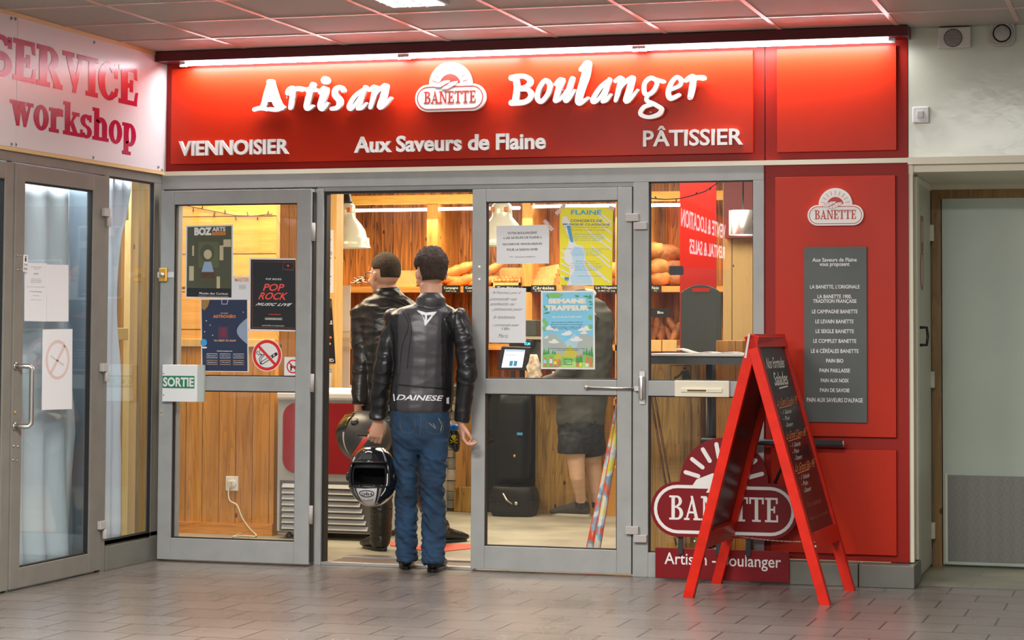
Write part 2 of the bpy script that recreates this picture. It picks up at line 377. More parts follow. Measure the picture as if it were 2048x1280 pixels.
# bakery shell
struct(G().box(-3, 6, .30, 7, 2.62, 2.68).build('ceiling', mat('bakery_ceiling_paint', (.55, .52, .48), .8)))
struct(G().box(-3, 6, 4.95, 5.05, 0, 2.68).build('wall_back', DKW))
struct(G().box(-3, 6, -.0, .30, 2.20, ZC).build('wall_front', mat('fascia_core', (.03, .005, .005), .7)))
# right-hand corridor wall above the recess, recess ceiling, sides, back
XR = 4.199
struct(G().box(XR + .001, 7.5, -.002, .10, 2.185, ZC).build('wall_right', WALLW))
struct(G().box(XR + .001, 7.5, .004, 1.1, 2.112, 2.15).build('ceiling', CREAM))
PB = pZ(1900, 1133); YB = 1.0
struct(G().box(XR, 7.5, YB + .05, YB + .15, 0, 2.2).build('wall_recess', WALLW))
struct(G().box(XR - .10, XR - .003, .04, 1.1, 0, 2.11).build('wall_side', CREAM))
# cream edge strip that runs under the fascia and on over the recess
struct(G().box(0, XR, -.035, .0, 2.159, 2.184).box(XR, 7.5, -.035, .0, 2.150, 2.186).build('trim_2', CREAM))

# ------------------------------------------------------------------ fascia
fs = thing('fascia_sign', 'long bright red shop fascia with raised white wording and oval badge', 'sign', (1.7, 0, 2.18))
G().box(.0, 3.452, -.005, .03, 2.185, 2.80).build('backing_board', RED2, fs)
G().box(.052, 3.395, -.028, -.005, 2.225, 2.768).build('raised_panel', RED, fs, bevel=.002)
yf = -.028
def P3(y): return lambda px, py: pY(px, py, y)
def c2(px, py): return (480 + px * .2539, 80 + py * .2539)
def c3(px, py): return (980 + px * .2832, 80 + py * .2832)
def strokes(lst, cv, sc, g, fn, ex):
    for pts, wd, *cl in lst:
        ws = [q * sc * 1.12 for q in wd] if isinstance(wd, (list, tuple)) else wd * sc * 1.12
        g.stroke([cv(*p) for p in pts], ws, fn, ex, close=bool(cl))
ART = [([(240, 335), (212, 420), (190, 500), (165, 540)], [44, 46, 44, 30]), ([(112, 548), (160, 536), (212, 545)], 32), ([(240, 335), (262, 420), (290, 500), (330, 535)], [44, 52, 58, 36]), ([(236, 545), (290, 548), (338, 530)], 32), ([(195, 468), (262, 468)], 34), ([(228, 330), (246, 328)], 36),
 ([(374, 418), (385, 392), (415, 385), (412, 440), (395, 535)], [34, 34, 40, 40, 30]), ([(408, 425), (440, 385), (492, 388)], [28, 32, 36]),
 ([(572, 352), (545, 430), (522, 520), (535, 542), (572, 520)], [38, 42, 40, 30, 22]), ([(528, 392), (612, 395)], [36, 24]),
 ([(668, 316), (672, 318)], 56), ([(632, 412), (668, 385), (652, 455), (632, 520), (650, 542), (688, 500)], [34, 46, 50, 44, 34, 22]),
 ([(810, 395), (790, 372), (755, 388), (748, 430), (782, 480), (768, 530), (720, 542)], [32, 30, 40, 46, 44, 34, 28]),
 ([(962, 398), (900, 448), (860, 520), (874, 542), (915, 500), (960, 430)], [30, 32, 36, 30, 26, 26]), ([(985, 370), (955, 455), (930, 535)], [28, 34, 34]), ([(925, 542), (960, 535), (994, 500)], [24, 26, 20]),
 ([(1018, 395), (1062, 372), (1052, 440), (1025, 532)], [24, 38, 38, 28]), ([(1040, 470), (1085, 400), (1140, 360)], [24, 28, 36]), ([(1146, 362), (1128, 440), (1100, 525), (1140, 510), (1186, 456)], [38, 42, 42, 26, 20])]
BOU = [([(182, 262), (190, 340), (178, 430)], [40, 42, 44]), ([(150, 268), (232, 254), (280, 285), (262, 325), (200, 345)], [36, 30, 34, 30, 26]), ([(205, 350), (268, 352), (288, 398), (245, 438), (152, 444)], [24, 28, 36, 34, 40]),
 ([(388, 286), (345, 345), (332, 410), (362, 435), (408, 380), (420, 318)], 30, 1),
 ([(462, 312), (505, 280), (482, 350), (462, 425)], [24, 38, 36, 34]), ([(462, 432), (505, 408), (560, 330)], [28, 24, 20]), ([(580, 272), (556, 350), (532, 425), (560, 412), (596, 356)], [30, 36, 34, 24, 18]),
 ([(690, 166), (672, 250), (640, 350), (622, 430), (640, 445), (690, 410)], [42, 50, 44, 42, 30, 20]), ([(640, 208), (680, 170)], [26, 40]),
 ([(832, 290), (775, 340), (726, 422), (742, 436), (782, 400), (826, 325)], [28, 30, 34, 26, 24, 24]), ([(842, 276), (818, 355), (796, 432)], [24, 32, 30]), ([(798, 434), (822, 425), (852, 386)], [22, 24, 18]),
 ([(884, 290), (925, 272), (908, 350), (886, 428)], [24, 36, 34, 24]), ([(900, 370), (945, 305), (1000, 268)], [20, 26, 34]), ([(1004, 268), (984, 345), (960, 428), (995, 412), (1040, 354)], [34, 38, 38, 24, 18]),
 ([(1136, 268), (1092, 305), (1088, 370), (1118, 385), (1160, 350), (1178, 295)], 28, 1), ([(1160, 275), (1222, 294)], [24, 26]), ([(1114, 385), (1104, 425), (1150, 448), (1205, 480)], [24, 26, 28, 28]), ([(1212, 490), (1190, 525), (1120, 545), (1062, 522), (1085, 475), (1140, 455)], [28, 30, 24, 28, 28, 26]),
 ([(1270, 352), (1338, 322), (1348, 285), (1320, 262), (1282, 300), (1258, 370), (1275, 412), (1335, 388)], [22, 26, 28, 26, 30, 34, 34, 24]),
 ([(1385, 285), (1435, 262), (1425, 340), (1410, 406)], [30, 40, 38, 30]), ([(1425, 330), (1455, 270), (1504, 268)], [22, 28, 36])]
yl = -.075
g = G(); strokes(ART, c2, .2539, g, P3(yl), (0, .028, 0)); kid(g.build('script_lettering', WHT, fs), fs, 'white raised brush script reading Artisan')
g = G(); strokes(BOU, c3, .2832, g, P3(yl), (0, .028, 0)); kid(g.build('script_lettering', WHT, fs), fs, 'white raised brush script reading Boulanger')
# hidden stand-off pins that carry the raised letters
for px, py in [(535, 200), (575, 195), (612, 195), (650, 190), (685, 185), (720, 190), (762, 190), (1040, 180), (1085, 180), (1125, 180), (1165, 160), (1200, 185), (1240, 180), (1302, 160), (1302, 225), (1345, 180), (1382, 170)]:
    a = pY(px, py, yl + .028); G().box(a.x - .005, a.x + .005, yl + .02, yf, a.z - .005, a.z + .005).build('mounting_pin', HINGE, fs)
def fascia_word(s, x0, y0, x1, y1, yy=-.040):
    """box given by the photo's pixel outline of the word"""
    a = pY(x0, y1, yy); b = pY(x1, y0, yy); sl = (y0, y1)
    return a, b
def word(g, s, tl, br_, y, ex, bold=.02, m=None, slope=0, space=1.0):
    a = pY(tl[0], br_[1], y); b = pY(br_[0], tl[1], y)
    g.text(s, (a.x, a.z, b.x, b.z), FY(y), ex, bold, m, space=space)
def word4(g, s, L, R, y, ex, bold=.02, m=None, space=1.0):
    """L = (x, top, bottom) at the left end, R = the same at the right end"""
    z1 = (pY(L[0], L[1], y).z + pY(R[0], R[1], y).z) / 2; z0 = (pY(L[0], L[2], y).z + pY(R[0], R[2], y).z) / 2
    g.text(s, (pY(L[0], L[1], y).x, z0, pY(R[0], R[1], y).x, z1), FY(y), ex, bold, m, space=space)
g = G(); word4(g, 'VIENNOISIER', (357, 282, 312), (577, 277, 308), -.046, (0, .018, 0), .03); kid(g.build('lettering', WHT, fs), fs, 'white capitals reading VIENNOISIER')
g = G(); word4(g, 'Aux Saveurs de Flaine', (708, 271, 305), (1091, 267, 299), -.046, (0, .018, 0), .03); kid(g.build('lettering', WHT, fs), fs, 'white lettering reading Aux Saveurs de Flaine')
g = G(); word4(g, 'PÂTISSIER', (1286, 253, 294), (1485, 247, 289), -.046, (0, .018, 0), .018); kid(g.build('lettering', WHT, fs), fs, 'white capitals reading PÂTISSIER')

# serif capitals for the badge: unit height, returned as list of polygons (u,v) and width
def rc(x0, y0, x1, y1): return [(x0, y0), (x1, y0), (x1, y1), (x0, y1)]
def arcp(cx, cy, ro_x, ro_y, ri_x, ri_y, a0, a1, n=12):
    A = [(a0 + (a1 - a0) * i / n) * math.pi / 180 for i in range(n + 1)]
    q = []
    for i in range(n):
        q.append([(cx + ri_x * math.cos(A[i]), cy + ri_y * math.sin(A[i])), (cx + ro_x * math.cos(A[i]), cy + ro_y * math.sin(A[i])), (cx + ro_x * math.cos(A[i + 1]), cy + ro_y * math.sin(A[i + 1])), (cx + ri_x * math.cos(A[i + 1]), cy + ri_y * math.sin(A[i + 1]))])
    return q
s_ = .07; t_ = .16
SER = {
 'B': ([rc(.12, 0, .28, 1), rc(0, 0, .42, s_), rc(0, 1 - s_, .42, 1), rc(.25, .50, .42, .57)] + arcp(.40, .775, .27, .225, .12, .16, -90, 90) + arcp(.42, .27, .32, .27, .15, .20, -90, 90), .76),
 'A': ([[(.06, 0), (.15, 0), (.44, .86), (.40, 1)], [(.58, 0), (.76, 0), (.46, 1), (.34, 1)], rc(.2, .28, .6, .35), rc(-.02, 0, .26, s_), rc(.5, 0, .86, s_)], .84),
 'N': ([rc(.12, 0, .2, 1), [(.12, 1), (.30, 1), (.80, 0), (.66, 0)], rc(.72, 0, .80, 1), rc(0, 0, .32, s_), rc(0, 1 - s_, .26, 1), rc(.60, 1 - s_, .92, 1)], .92),
 'E': ([rc(.12, 0, .28, 1), rc(0, 0, .68, s_), rc(0, 1 - s_, .66, 1), rc(.25, .48, .5, .55), rc(.61, 0, .68, .28), rc(.59, .76, .66, 1), rc(.46, .38, .52, .65)], .72),
 'T': ([rc(.30, 0, .46, 1), rc(.16, 0, .60, s_), rc(0, 1 - s_, .76, 1), rc(0, .74, .07, 1), rc(.69, .74, .76, 1)], .78),
}
def serif(g, st, u0, v0, u1, v1, fn, ex, glyphs=SER, gap=.07, m=None, fat=.014):
    W = sum(glyphs[c][1] + gap for c in st) - gap; x = 0; k = (u1 - u0) / W
    for c in st:
        for poly in glyphs[c][0]:
            xs = [q[0] for q in poly]; ys = [q[1] for q in poly]; ax_, bx_, ay_, by_ = min(xs), max(xs), min(ys), max(ys); mx_, my_ = (ax_ + bx_) / 2, (ay_ + by_) / 2; sx_ = 1 + 2 * fat / max(.03, bx_ - ax_); sy_ = 1 + fat / max(.03, by_ - ay_); poly = [(mx_ + (q[0] - mx_) * sx_, my_ + (q[1] - my_) * sy_) for q in poly]
            lf = g.lift(ex); g.prism([Vector(fn(u0 + (x + p[0]) * k, v0 + p[1] * (v1 - v0))) + lf for p in poly], ex, m)
        x += glyphs[c][1] + gap
def badge_outline(n=20, gr=0.0):
    """capsule with a half-disc on top, unit: width 1 (u -.5..+.5), v 0.. about .62"""
    r = .185 + gr; P = []
    P += circle2(-.5 + .185, .185, r, 14, math.pi / 2 + .0, 1.5 * math.pi)
    P += circle2(.5 - .185, .185, r, 14, -math.pi / 2, math.pi / 2)
    P += circle2(0, .37, .30 + gr, 24, 0.0, math.pi)
    return P
def badge(g, cx, z0, wd, y, ex, inv=False, ax=Vector((1, 0, 0)), up=Vector((0, 0, 1)), org=None, base=0, ink=1):
    """base = board material index, ink = line material index"""
    nrm = Vector((0, -1, 0)) if org is None else ax.cross(up)
    O = Vector((cx, y, z0)) if org is None else org
    def fn(u, v, d=0.0): return O + ax * (u * wd) + up * (v * wd) + nrm * d
    lift = .0012; e1 = -nrm * lift
    F1 = lambda u, v: fn(u, v, lift)
    g.prism([fn(*p) for p in badge_outline()], ex, base)
    # line that follows the capsule
    q = circle2(-.315, .185, .152, 14, math.pi / 2, 1.5 * math.pi) + circle2(.315, .185, .152, 14, -math.pi / 2, math.pi / 2)
    g.stroke(q, .012 if not inv else .022, F1, e1, ink, sub=1, close=True)
    serif(g, 'BANETTE', -.37, .115, .37, .275, F1, e1, m=ink)
    if not inv:
        g.prism([F1(*p) for p in circle2(0, .36, .15, 16, 0.18, math.pi - .18)], e1, ink)
    for k in range(9 if not inv else 8):
        a = math.pi * (k + .75) / (9.5 if not inv else 8.5); r0, r1 = (.19, .265) if not inv else (.18, .27)
        g.stroke([(r0 * math.cos(a), .36 + r0 * math.sin(a)), (r1 * math.cos(a), .36 + r1 * math.sin(a))], .007 if not inv else .028, F1, e1, ink)
    F2 = lambda u, v: fn(u, v, lift * 2); e2 = -nrm * lift
    for (a, b) in (((-.22, .335), (.02, .43)), ((-.12, .30), (.13, .42))):
        mx_, my_ = (a[0] + b[0]) / 2, (a[1] + b[1]) / 2; d = Vector((b[0] - a[0], b[1] - a[1])); nn = Vector((-d.y, d.x)).normalized() * .036
        P = [a, (mx_ - d.x * .2 - nn.x, my_ - d.y * .2 - nn.y), (mx_ + d.x * .25 - nn.x, my_ + d.y * .25 - nn.y), b, (mx_ + d.x * .15 + nn.x, my_ + d.y * .15 + nn.y), (mx_ - d.x * .3 + nn.x, my_ - d.y * .3 + nn.y)]
        if inv:
            g.prism([F2(*p) for p in P], e2, ink)
        else:
            g.prism([F2(*p) for p in P], e2, base)
            F3 = lambda u, v: fn(u, v, lift * 3)
            g.stroke(P, .005, F3, e2, ink, sub=1, close=True)
            for t in (.25, .45, .65): q = (a[0] + d.x * t, a[1] + d.y * t); g.stroke([(q[0] - nn.x * .6, q[1] - nn.y * .6), (q[0] + nn.x * .5 + .012, q[1] + nn.y * .5)], .004, F3, e2, ink)
RLINE = mat('badge_red_line', (.50, .03, .02), .5)
a = pY(830, 226, yl); b = pY(970, 219, yl); g = G()
badge(g, (a.x + b.x) / 2, (a.z + b.z) / 2, b.x - a.x, yl, (0, .03, 0)); g.box((a.x + b.x) / 2 - .02, (a.x + b.x) / 2 + .02, yl + .03, yf, 2.50, 2.54)
kid(g.build('badge', [WHT, RLINE], fs), fs, 'white oval badge with red rays, loaves and BANETTE')

f2 = thing('blank_sign', 'plain red square fascia panel right of the long lettered one', 'panel', (3.83, 0, 2.18))
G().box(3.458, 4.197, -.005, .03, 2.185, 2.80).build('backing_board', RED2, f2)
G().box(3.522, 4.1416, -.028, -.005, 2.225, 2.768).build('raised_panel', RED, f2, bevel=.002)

struct(G().box(XR - .01, XR + .023, -.006, .06, 2.100, 2.165).build('trim_16', CREAM))
c = thing('light_cornice', 'dark red cornice box running along the top of the fascia', 'cornice', (2.1, -.08, 2.79))
G().box(-.0, 4.215, -.16, .0, 2.795, 2.850).build('casing', CORN, c, bevel=.003)
TX = [(pY(365, 132, -.09).x, pY(803, 116, -.09).x), (pY(812, 116, -.09).x, pY(1272, 99, -.09).x), (pY(1284, 99, -.09).x, pY(1785, 80, -.09).x)]
for x0, x1 in TX:
    G().tube([(x0, -.085, 2.786), (x1, -.085, 2.786)], .012, 10).build('fluorescent_tube', TUBEP, c)
    G().box(x0 - .012, x0 + .02, -.10, -.07, 2.770, 2.796).box(x1 - .02, x1 + .012, -.10, -.07, 2.770, 2.796).build('tube_clip', WHT2, c)

# ------------------------------------------------------------------ red column right of the windows
cp = thing('pillar_cladding', 'tall red cladding of the pillar with raised panels beside the doors', 'panel', (3.83, 0, .13))
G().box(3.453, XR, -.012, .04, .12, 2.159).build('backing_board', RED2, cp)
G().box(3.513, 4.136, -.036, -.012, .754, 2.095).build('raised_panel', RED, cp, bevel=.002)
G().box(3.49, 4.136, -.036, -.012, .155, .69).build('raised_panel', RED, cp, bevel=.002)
g = G(); a = pY(1615, 452, -.06); b = pY(1727, 450, -.06); badge(g, (a.x + b.x) / 2, (a.z + b.z) / 2, b.x - a.x, -.06, (0, .02, 0)); g.box((a.x + b.x) / 2 - .02, (a.x + b.x) / 2 + .02, -.045, -.034, a.z + .02, a.z + .06)
tag(g.build('bakery_badge', [WHT, RLINE]), 'small white BANETTE badge with red rays mounted on the red pillar', 'badge')
# slate bread list
y = -.052
A_ = pY(1607, 494, y); B_ = pY(1734, 493, y); Cc = pY(1733, 846, y); D_ = pY(1610, 843, y)
x0 = (A_.x + D_.x) / 2; x1 = (B_.x + Cc.x) / 2; z1 = (A_.z + B_.z) / 2; z0 = (Cc.z + D_.z) / 2
g = G().box(x0, x1, y, y + .016, z0, z1)
def cent(s, cx, cyp, w_, h, bold=.012, m=1):
    a = pY(cx, cyp, y); hw = w_ / 2 / 375; hh = h / 2 / 375
    g.text(s, (a.x - hw, a.z - hh, a.x + hw, a.z + hh), FY(y - .0012), (0, .0012, 0), bold, m)
for s, cx, cy, w_, h in [('Aux Saveurs de Flaine', 1669, 519.5, 86, 7.5), ('vous proposent', 1669, 530, 58, 9), ("LA BANETTE, L'ORIGINALE", 1669.5, 574, 96, 8.5), ('LA BANETTE 1900,', 1669, 593.5, 66, 8.5), ('TRADITION FRANÇAISE', 1669.5, 603, 84, 9), ('LE CAMPAGNE BANETTE', 1669.5, 623, 88, 7.5), ('LE LEVAIN BANETTE', 1669, 643, 74, 7.5), ('LE SEIGLE BANETTE', 1669.5, 662.5, 74, 7.5), ('LE COMPLET BANETTE', 1669.5, 682, 83, 7.5), ('LE 6 CÉRÉALES BANETTE', 1669.5, 701, 92, 9.5), ('PAIN BIO', 1669.5, 721.5, 33, 7.5), ('PAIN PAILLASSE', 1669.5, 741, 59, 7.5), ('PAIN AUX NOIX', 1669.5, 761, 54, 7.5), ('PAIN DE SAVOIE', 1669.5, 780.5, 57, 7.5), ("PAIN AUX SAVEURS D'ALPAGE", 1669.5, 800, 108, 8.5)]:
    cent(s, cx, cy, w_, h)
tag(g.build('bread_list_board', [SLATE, WHT2], None), 'tall slate grey board listing breads in white on the red pillar', 'sign')
# grey plinth under the pillar
PLN = mat('plinth_tile', (.17, .17, .145), .35, var=.1, vscale=4)
g = G(); g.box(3.40, 3.95, -.12, -.0, 0, .115).box(3.955, XR + .035, -.12, -.0, 0, .115)
struct(g.build('baseboard_front', PLN, bevel=.004))
struct(G().box(XR - .0, XR + .035, .0, .2, 0, .115).build('baseboard_right', PLN, bevel=.004))

# ------------------------------------------------------------------ shopfront frame
fr = G()
fr.box(0, 3.453, -.03, .03, 2.082, 2.159)          # head
fr.box(.945, 2.79, -.02, .03, 2.058, 2.082)
fr.box(0, .012, -.03, .03, 0, 2.082)
fr.box(.940, .985, -.03, .05, 0, 2.07)             # jamb left of the opening
fr.box(2.752, 2.835, -.03, .03, 0, 2.082)          # post right of the door
fr.box(3.396, 3.453, -.03, .03, .12, 2.082)
fr.box(2.835, 3.396, -.03, .03, .951, 1.031).box(2.835, 3.396, -.03, .03, 0, .129)
fr.box(0.012, .940, .02, .07, 0, .10).box(.012, .940, .02, .07, .95, 1.03).box(.012, .940, .02, .07, 2.0, 2.082).box(.012, .085, .02, .07, .10, 2.0)
struct(fr.build('trim_3', ALU, bevel=.002))
sg = G(); sg.box(.982, .999, -.012, .045, 0, 2.058).box(.985, 1.85, -.008, .045, 2.046, 2.059)
struct(sg.build('trim_4', SEAM))
struct(G().box(2.838, 2.8395, -.02, .0, 0, .01).box(2.7465, 2.7515, -.02, .02, .01, 2.056).build('trim_5', SEAM))
def pane_rect(name, x0, x1, z0, z1, y, parent=None, mt=GLS, gasket=.006):
    o = G().box(x0, x1, y - .003, y + .003, z0, z1).build(name, mt, parent)
    return o
def gaskets(g, x0, x1, z0, z1, y0, y1, w_=.006):
    g.box(x0, x1, y0, y1, z1 - w_, z1).box(x0, x1, y0, y1, z0, z0 + w_).box(x0, x0 + w_, y0, y1, z0, z1).box(x1 - w_, x1, y0, y1, z0, z1)
w3 = struct(pane_rect('window_3', 2.835, 3.396, 1.031, 2.082, 0)); g = G(); gaskets(g, 2.835, 3.396, 1.031, 2.082, -.012, .012); struct(g.build('window_frame', SEAM, w3))
w4 = struct(pane_rect('window_4', 2.835, 3.396, .129, .951, 0)); g = G(); gaskets(g, 2.835, 3.396, .129, .951, -.012, .012); struct(g.build('window_frame', SEAM, w4))
w1 = struct(pane_rect('window_1', .085, .940, .10, 2.0, .045))
# threshold of the opening
struct(G().box(.985, 1.86, -.02, .02, 0, .018).box(.985, 1.86, .30, .42, 0, .016).build('trim_6', ALUM, bevel=.002))
struct(G().box(.985, 1.86, .02, .30, 0, .006).build('trim_7', mat('threshold_brown', (.16, .12, .09), .5)))

# open left leaf, folded back flat against the fixed window
dl = struct(G().box(.04, .121, -.115, -.065, .010, 2.068).box(.863, .950, -.115, -.065, .010, 2.068).box(.121, .863, -.115, -.065, 1.990, 2.068).box(.121, .863, -.115, -.065, .010, .130).box(.121, .863, -.115, -.065, .951, 1.032).build('door_1', ALU, bevel=.003))
pane_rect('door_glass', .121, .863, 1.032, 1.990, -.088, dl); pane_rect('door_glass', .121, .863, .130, .951, -.088, dl)
g = G(); gaskets(g, .121, .863, 1.032, 1.990, -.10, -.08); gaskets(g, .121, .863, .130, .951, -.10, -.08); g.box(.950, .958, -.10, -.06, .02, 2.05); g.build('gasket', SEAM, dl)
YEL = mat('brass_lock', (.75, .42, .08), .35, .6)
a = pY(328, 550, -.118)
g = G().box(a.x - .026, a.x + .024, -.135, -.115, a.z - .038, a.z + .040); o = g.build('lock_case', YEL, dl, bevel=.006)
G().lathe((a.x, -.135, a.z), [(.014, 0), (.014, .012), (.010, .016)], (0, -1, 0), 16).build('lock_cylinder', STEEL, o)
G().box(a.x - .038, a.x + .058, -.122, -.114, a.z - .014, a.z + .016).build('lock_strap', mat('white_tape', (.7, .7, .75), .4), dl)
a = pY(323, 826, -.116); G().box(a.x - .007, a.x + .007, -.118, -.114, a.z - .02, a.z + .02).lathe((a.x, -.117, a.z + .004), [(.005, 0), (.005, .004)], (0, -1, 0), 10, m=1).build('keyhole', [HINGE, YEL], dl)
for zz in (1.83, 1.0, .28):
    G().tube([(.958, -.105, zz - .05), (.958, -.105, zz + .05)], .012, 12).build('hinge', HINGE, dl)
# closed right leaf
dr = struct(G().box(1.854, 1.931, -.03, .02, .010, 2.056).box(2.665, 2.745, -.03, .02, .010, 2.056).box(1.931, 2.665, -.03, .02, 1.987, 2.056).box(1.931, 2.665, -.03, .02, .010, .135).box(1.931, 2.665, -.03, .02, .951, 1.032).build('door_2', ALU, bevel=.003))
pane_rect('door_glass', 1.931, 2.665, 1.032, 1.987, 0, dr); pane_rect('door_glass', 1.931, 2.665, .135, .951, 0, dr)
g = G(); gaskets(g, 1.931, 2.665, 1.032, 1.987, -.018, .01); gaskets(g, 1.931, 2.665, .135, .951, -.018, .01); g.build('gasket', SEAM, dr)
g = G()
for py in (534, 559): a = pY(959, py, -.03); g.lathe((a.x, -.03, a.z), [(.007, 0), (.007, .003), (.004, .005)], (0, -1, 0), 14)
g.build('screw_cap', WHT2, dr)
for py in (440, 1065):
    a = pY(1263, py - 4, -.04); b = pY(1279, py + 11, -.04)
    G().box(a.x - .03, a.x + .040, -.058, -.03, a.z - .019, a.z + .023).box(b.x - .030, b.x + .042, -.058, -.03, b.z - .022, b.z + .018).build('hinge', HINGE, dr, bevel=.003)
# door closer: arm and cylinder
c = thing('door_closer', 'silver rod and spring cylinder closer across the right door frame', 'door closer', pY(1283, 775, -.04))
a = pY(1172, 775, -.055); b = pY(1272, 777, -.055)
G().tube([a, b], .0055, 10).lathe(a + Vector((0, .025, 0)), [(.012, 0), (.012, .02), (.007, .03)], (0, -1, 0), 14).build('rod', STEEL, c)
a = pY(1283, 755, -.055); b = pY(1283, 797, -.055)
G().lathe(b, [(.012, -.008), (.0165, 0), (.0165, (a.z - b.z)), (.012, (a.z - b.z) + .008)], (0, 0, 1), 18).box(a.x - .014, a.x + .014, -.042, -.03, a.z - .0, a.z + .032).box(b.x - .014, b.x + .014, -.042, -.03, b.z - .03, b.z).build('spring_cylinder', ALUM, c)
G().box(pY(1272, 777, -.055).x - .008, pY(1279, 777, -.055).x, -.062, -.03, pY(1272, 777, -.05).z - .012, pY(1272, 777, -.05).z + .012).build('arm_bracket', ALUM, c)
# letter slot plate on the mid rail
c = thing('letter_plate', 'cream letter slot plate on the rail of the right window', 'letter box', pY(1410, 778, -.04))
a = pY(1350, 793, -.04); b = pY(1459, 762, -.04)
G().box(a.x, b.x, -.05, -.03, a.z, b.z).build('plate', CREAM, c, bevel=.003)
h = b.z - a.z; G().box(a.x + .035, b.x - .035, -.058, -.05, a.z + h * .28, a.z + h * .52).build('flap', CREAM, c, bevel=.002)
G().box(a.x + .07, a.x + .17, -.0592, -.0565, a.z + h * .34, a.z + h * .44).build('slot', mat('slot_dark', (.1, .06, .01), .6), c)
# dark lock tag on the window glass
g = G(); a = pY(1352.5, 541, -.01); g.prism([Vector((a.x + u * .038, -.012, a.z + v * .024)) for u, v in [(-.85, -1), (.85, -1), (1, -.7), (1, .7), (.85, 1), (-.85, 1), (-1, .7), (-1, -.7)]], (0, .006, 0)); tag(g.build('glass_lock_plate', DRK), 'small black lock plate on the glass of the right window', 'lock')

# ------------------------------------------------------------------ left wall shopfront (neighbour)
struct(G().box(-.09, -.031, -6, 0, 2.115, ZC).build('wall_left', mat('left_fascia_core', (.3, .28, .25), .6)))
ls = thing('service_sign_board', 'white sign board with magenta red SERVICE and workshop lettering', 'sign', (0, -2, 2.17))
G().box(.0, .012, -5.0, -1.657, 2.185, 2.835).box(.0, .012, -1.653, -.002, 2.185, 2.835).build('board', PANELW, ls)
struct(G().box(0, .018, -6, -.0, 2.165, 2.183).box(0, .016, -6, 0, 2.832, 2.852).build('trim_8', mat('yellowed_edge_trim', (.70, .50, .24), .4)))
# slab serif glyphs
def slab(st):
    return st
h7 = .10; k_ = .20
SL = {
 'S': (arcp(.36, .70, .36, .30, .16, .20, 20, 270, 14) + arcp(.36, .30, .36, .30, .16, .20, -160, 90, 14) + [[(.30, .40), (.42, .40), (.42, .60), (.30, .60)], rc(.62, .72, .70, .98), rc(.02, .02, .10, .30)], .74),
 'E': ([rc(.10, 0, .32, 1), rc(0, 0, .72, h7), rc(0, 1 - h7, .70, 1), rc(.3, .46, .5, .56), rc(.46, .36, .54, .66), [(.62, 0), (.72, 0), (.76, .36), (.68, .34)], [(.60, 1), (.70, 1), (.72, .70), (.64, .72)]], .76),
 'R': ([rc(.10, 0, .32, 1), rc(0, 0, .44, h7), rc(0, 1 - h7, .42, 1), rc(.3, .44, .5, .53)] + arcp(.42, .72, .32, .28, .12, .19, -90, 90) + [[(.42, .50), (.62, .48), (.86, h7), (.66, 0)], rc(.62, 0, .90, h7)], .88),
 'V': ([[(.08, 1), (.30, 1), (.50, .22), (.42, 0)], [(.62, 1), (.74, 1), (.50, 0), (.38, 0)], rc(0, 1 - h7, .40, 1), rc(.54, 1 - h7, .84, 1)], .84),
 'I': ([rc(.10, 0, .32, 1), rc(0, 0, .42, h7), rc(0, 1 - h7, .42, 1)], .42),
 'C': (arcp(.40, .5, .40, .50, .18, .40, 40, 320, 20) + [rc(.66, .62, .74, .96), [(.62, .10), (.74, .14), (.78, .34), (.68, .34)]], .78),
 'w': ([[(.06, .72), (.26, .72), (.36, .22), (.32, 0), (.24, 0)], [(.34, .60), (.42, .72), (.36, 0), (.26, 0)], [(.38, .72), (.56, .72), (.68, .22), (.62, 0), (.54, 0)], [(.76, .72), (.84, .72), (.66, 0), (.58, 0)], rc(0, .63, .28, .72), rc(.32, .63, .58, .72), rc(.68, .63, .92, .72)], .92),
 'o': (arcp(.30, .36, .30, .38, .12, .29, 0, 360, 20), .60),
 'r': ([rc(.08, 0, .26, .72), rc(0, 0, .38, .09), rc(0, .63, .20, .72)] + arcp(.40, .50, .20, .24, .05, .12, 60, 180, 8) + [rc(.40, .52, .56, .72)], .56),
 'k': ([rc(.08, 0, .26, 1), rc(0, 0, .34, .09), rc(0, .91, .2, 1), [(.24, .26), (.34, .32), (.62, .70), (.48, .70)], [(.28, .40), (.42, .46), (.66, 0), (.48, 0)], rc(.40, 0, .72, .09), rc(.40, .63, .68, .72)], .72),
 's': (arcp(.24, .53, .24, .20, .08, .12, 20, 270, 10) + arcp(.24, .19, .25, .20, .09, .12, -160, 90, 10) + [rc(.40, .52, .46, .72), rc(.0, .0, .06, .22)], .50),
 'h': ([rc(.08, 0, .26, 1), rc(0, 0, .34, .09), rc(0, .91, .2, 1), rc(.46, 0, .64, .48), rc(.38, 0, .72, .09)] + arcp(.38, .46, .26, .27, .08, .16, 0, 150, 10), .72),
 'p': ([rc(.08, -.30, .26, .72), rc(0, -.30, .38, -.21), rc(0, .63, .2, .72)] + arcp(.36, .35, .28, .37, .10, .28, 0, 360, 18), .66),
}
def slabtext(g, st, A, B, Cq, D):
    """word box by photo pixels: A top left, B top right, Cq bottom right, D bottom left, on the x = .012 plane"""
    a, b, c_, d = (pX(*q, .013) for q in (A, B, Cq, D)); y0 = (a.y + d.y) / 2; y1 = (b.y + c_.y) / 2; z1 = (a.z + b.z) / 2; z0 = (c_.z + d.z) / 2
    serif(g, st, y0, z0, y1, z1, LX(.0135), (-.0015, 0, 0), SL, gap=.06, fat=.028)
g = G(); slabtext(g, 'SERVICE', (-20, 60), (275, 143), (275, 212), (-20, 148))
slabtext(g, 'workshop', (20, 186), (272, 228), (272, 292), (22, 250))
a = pX(-2, 200, .013)
g.build('lettering', MAR, ls)
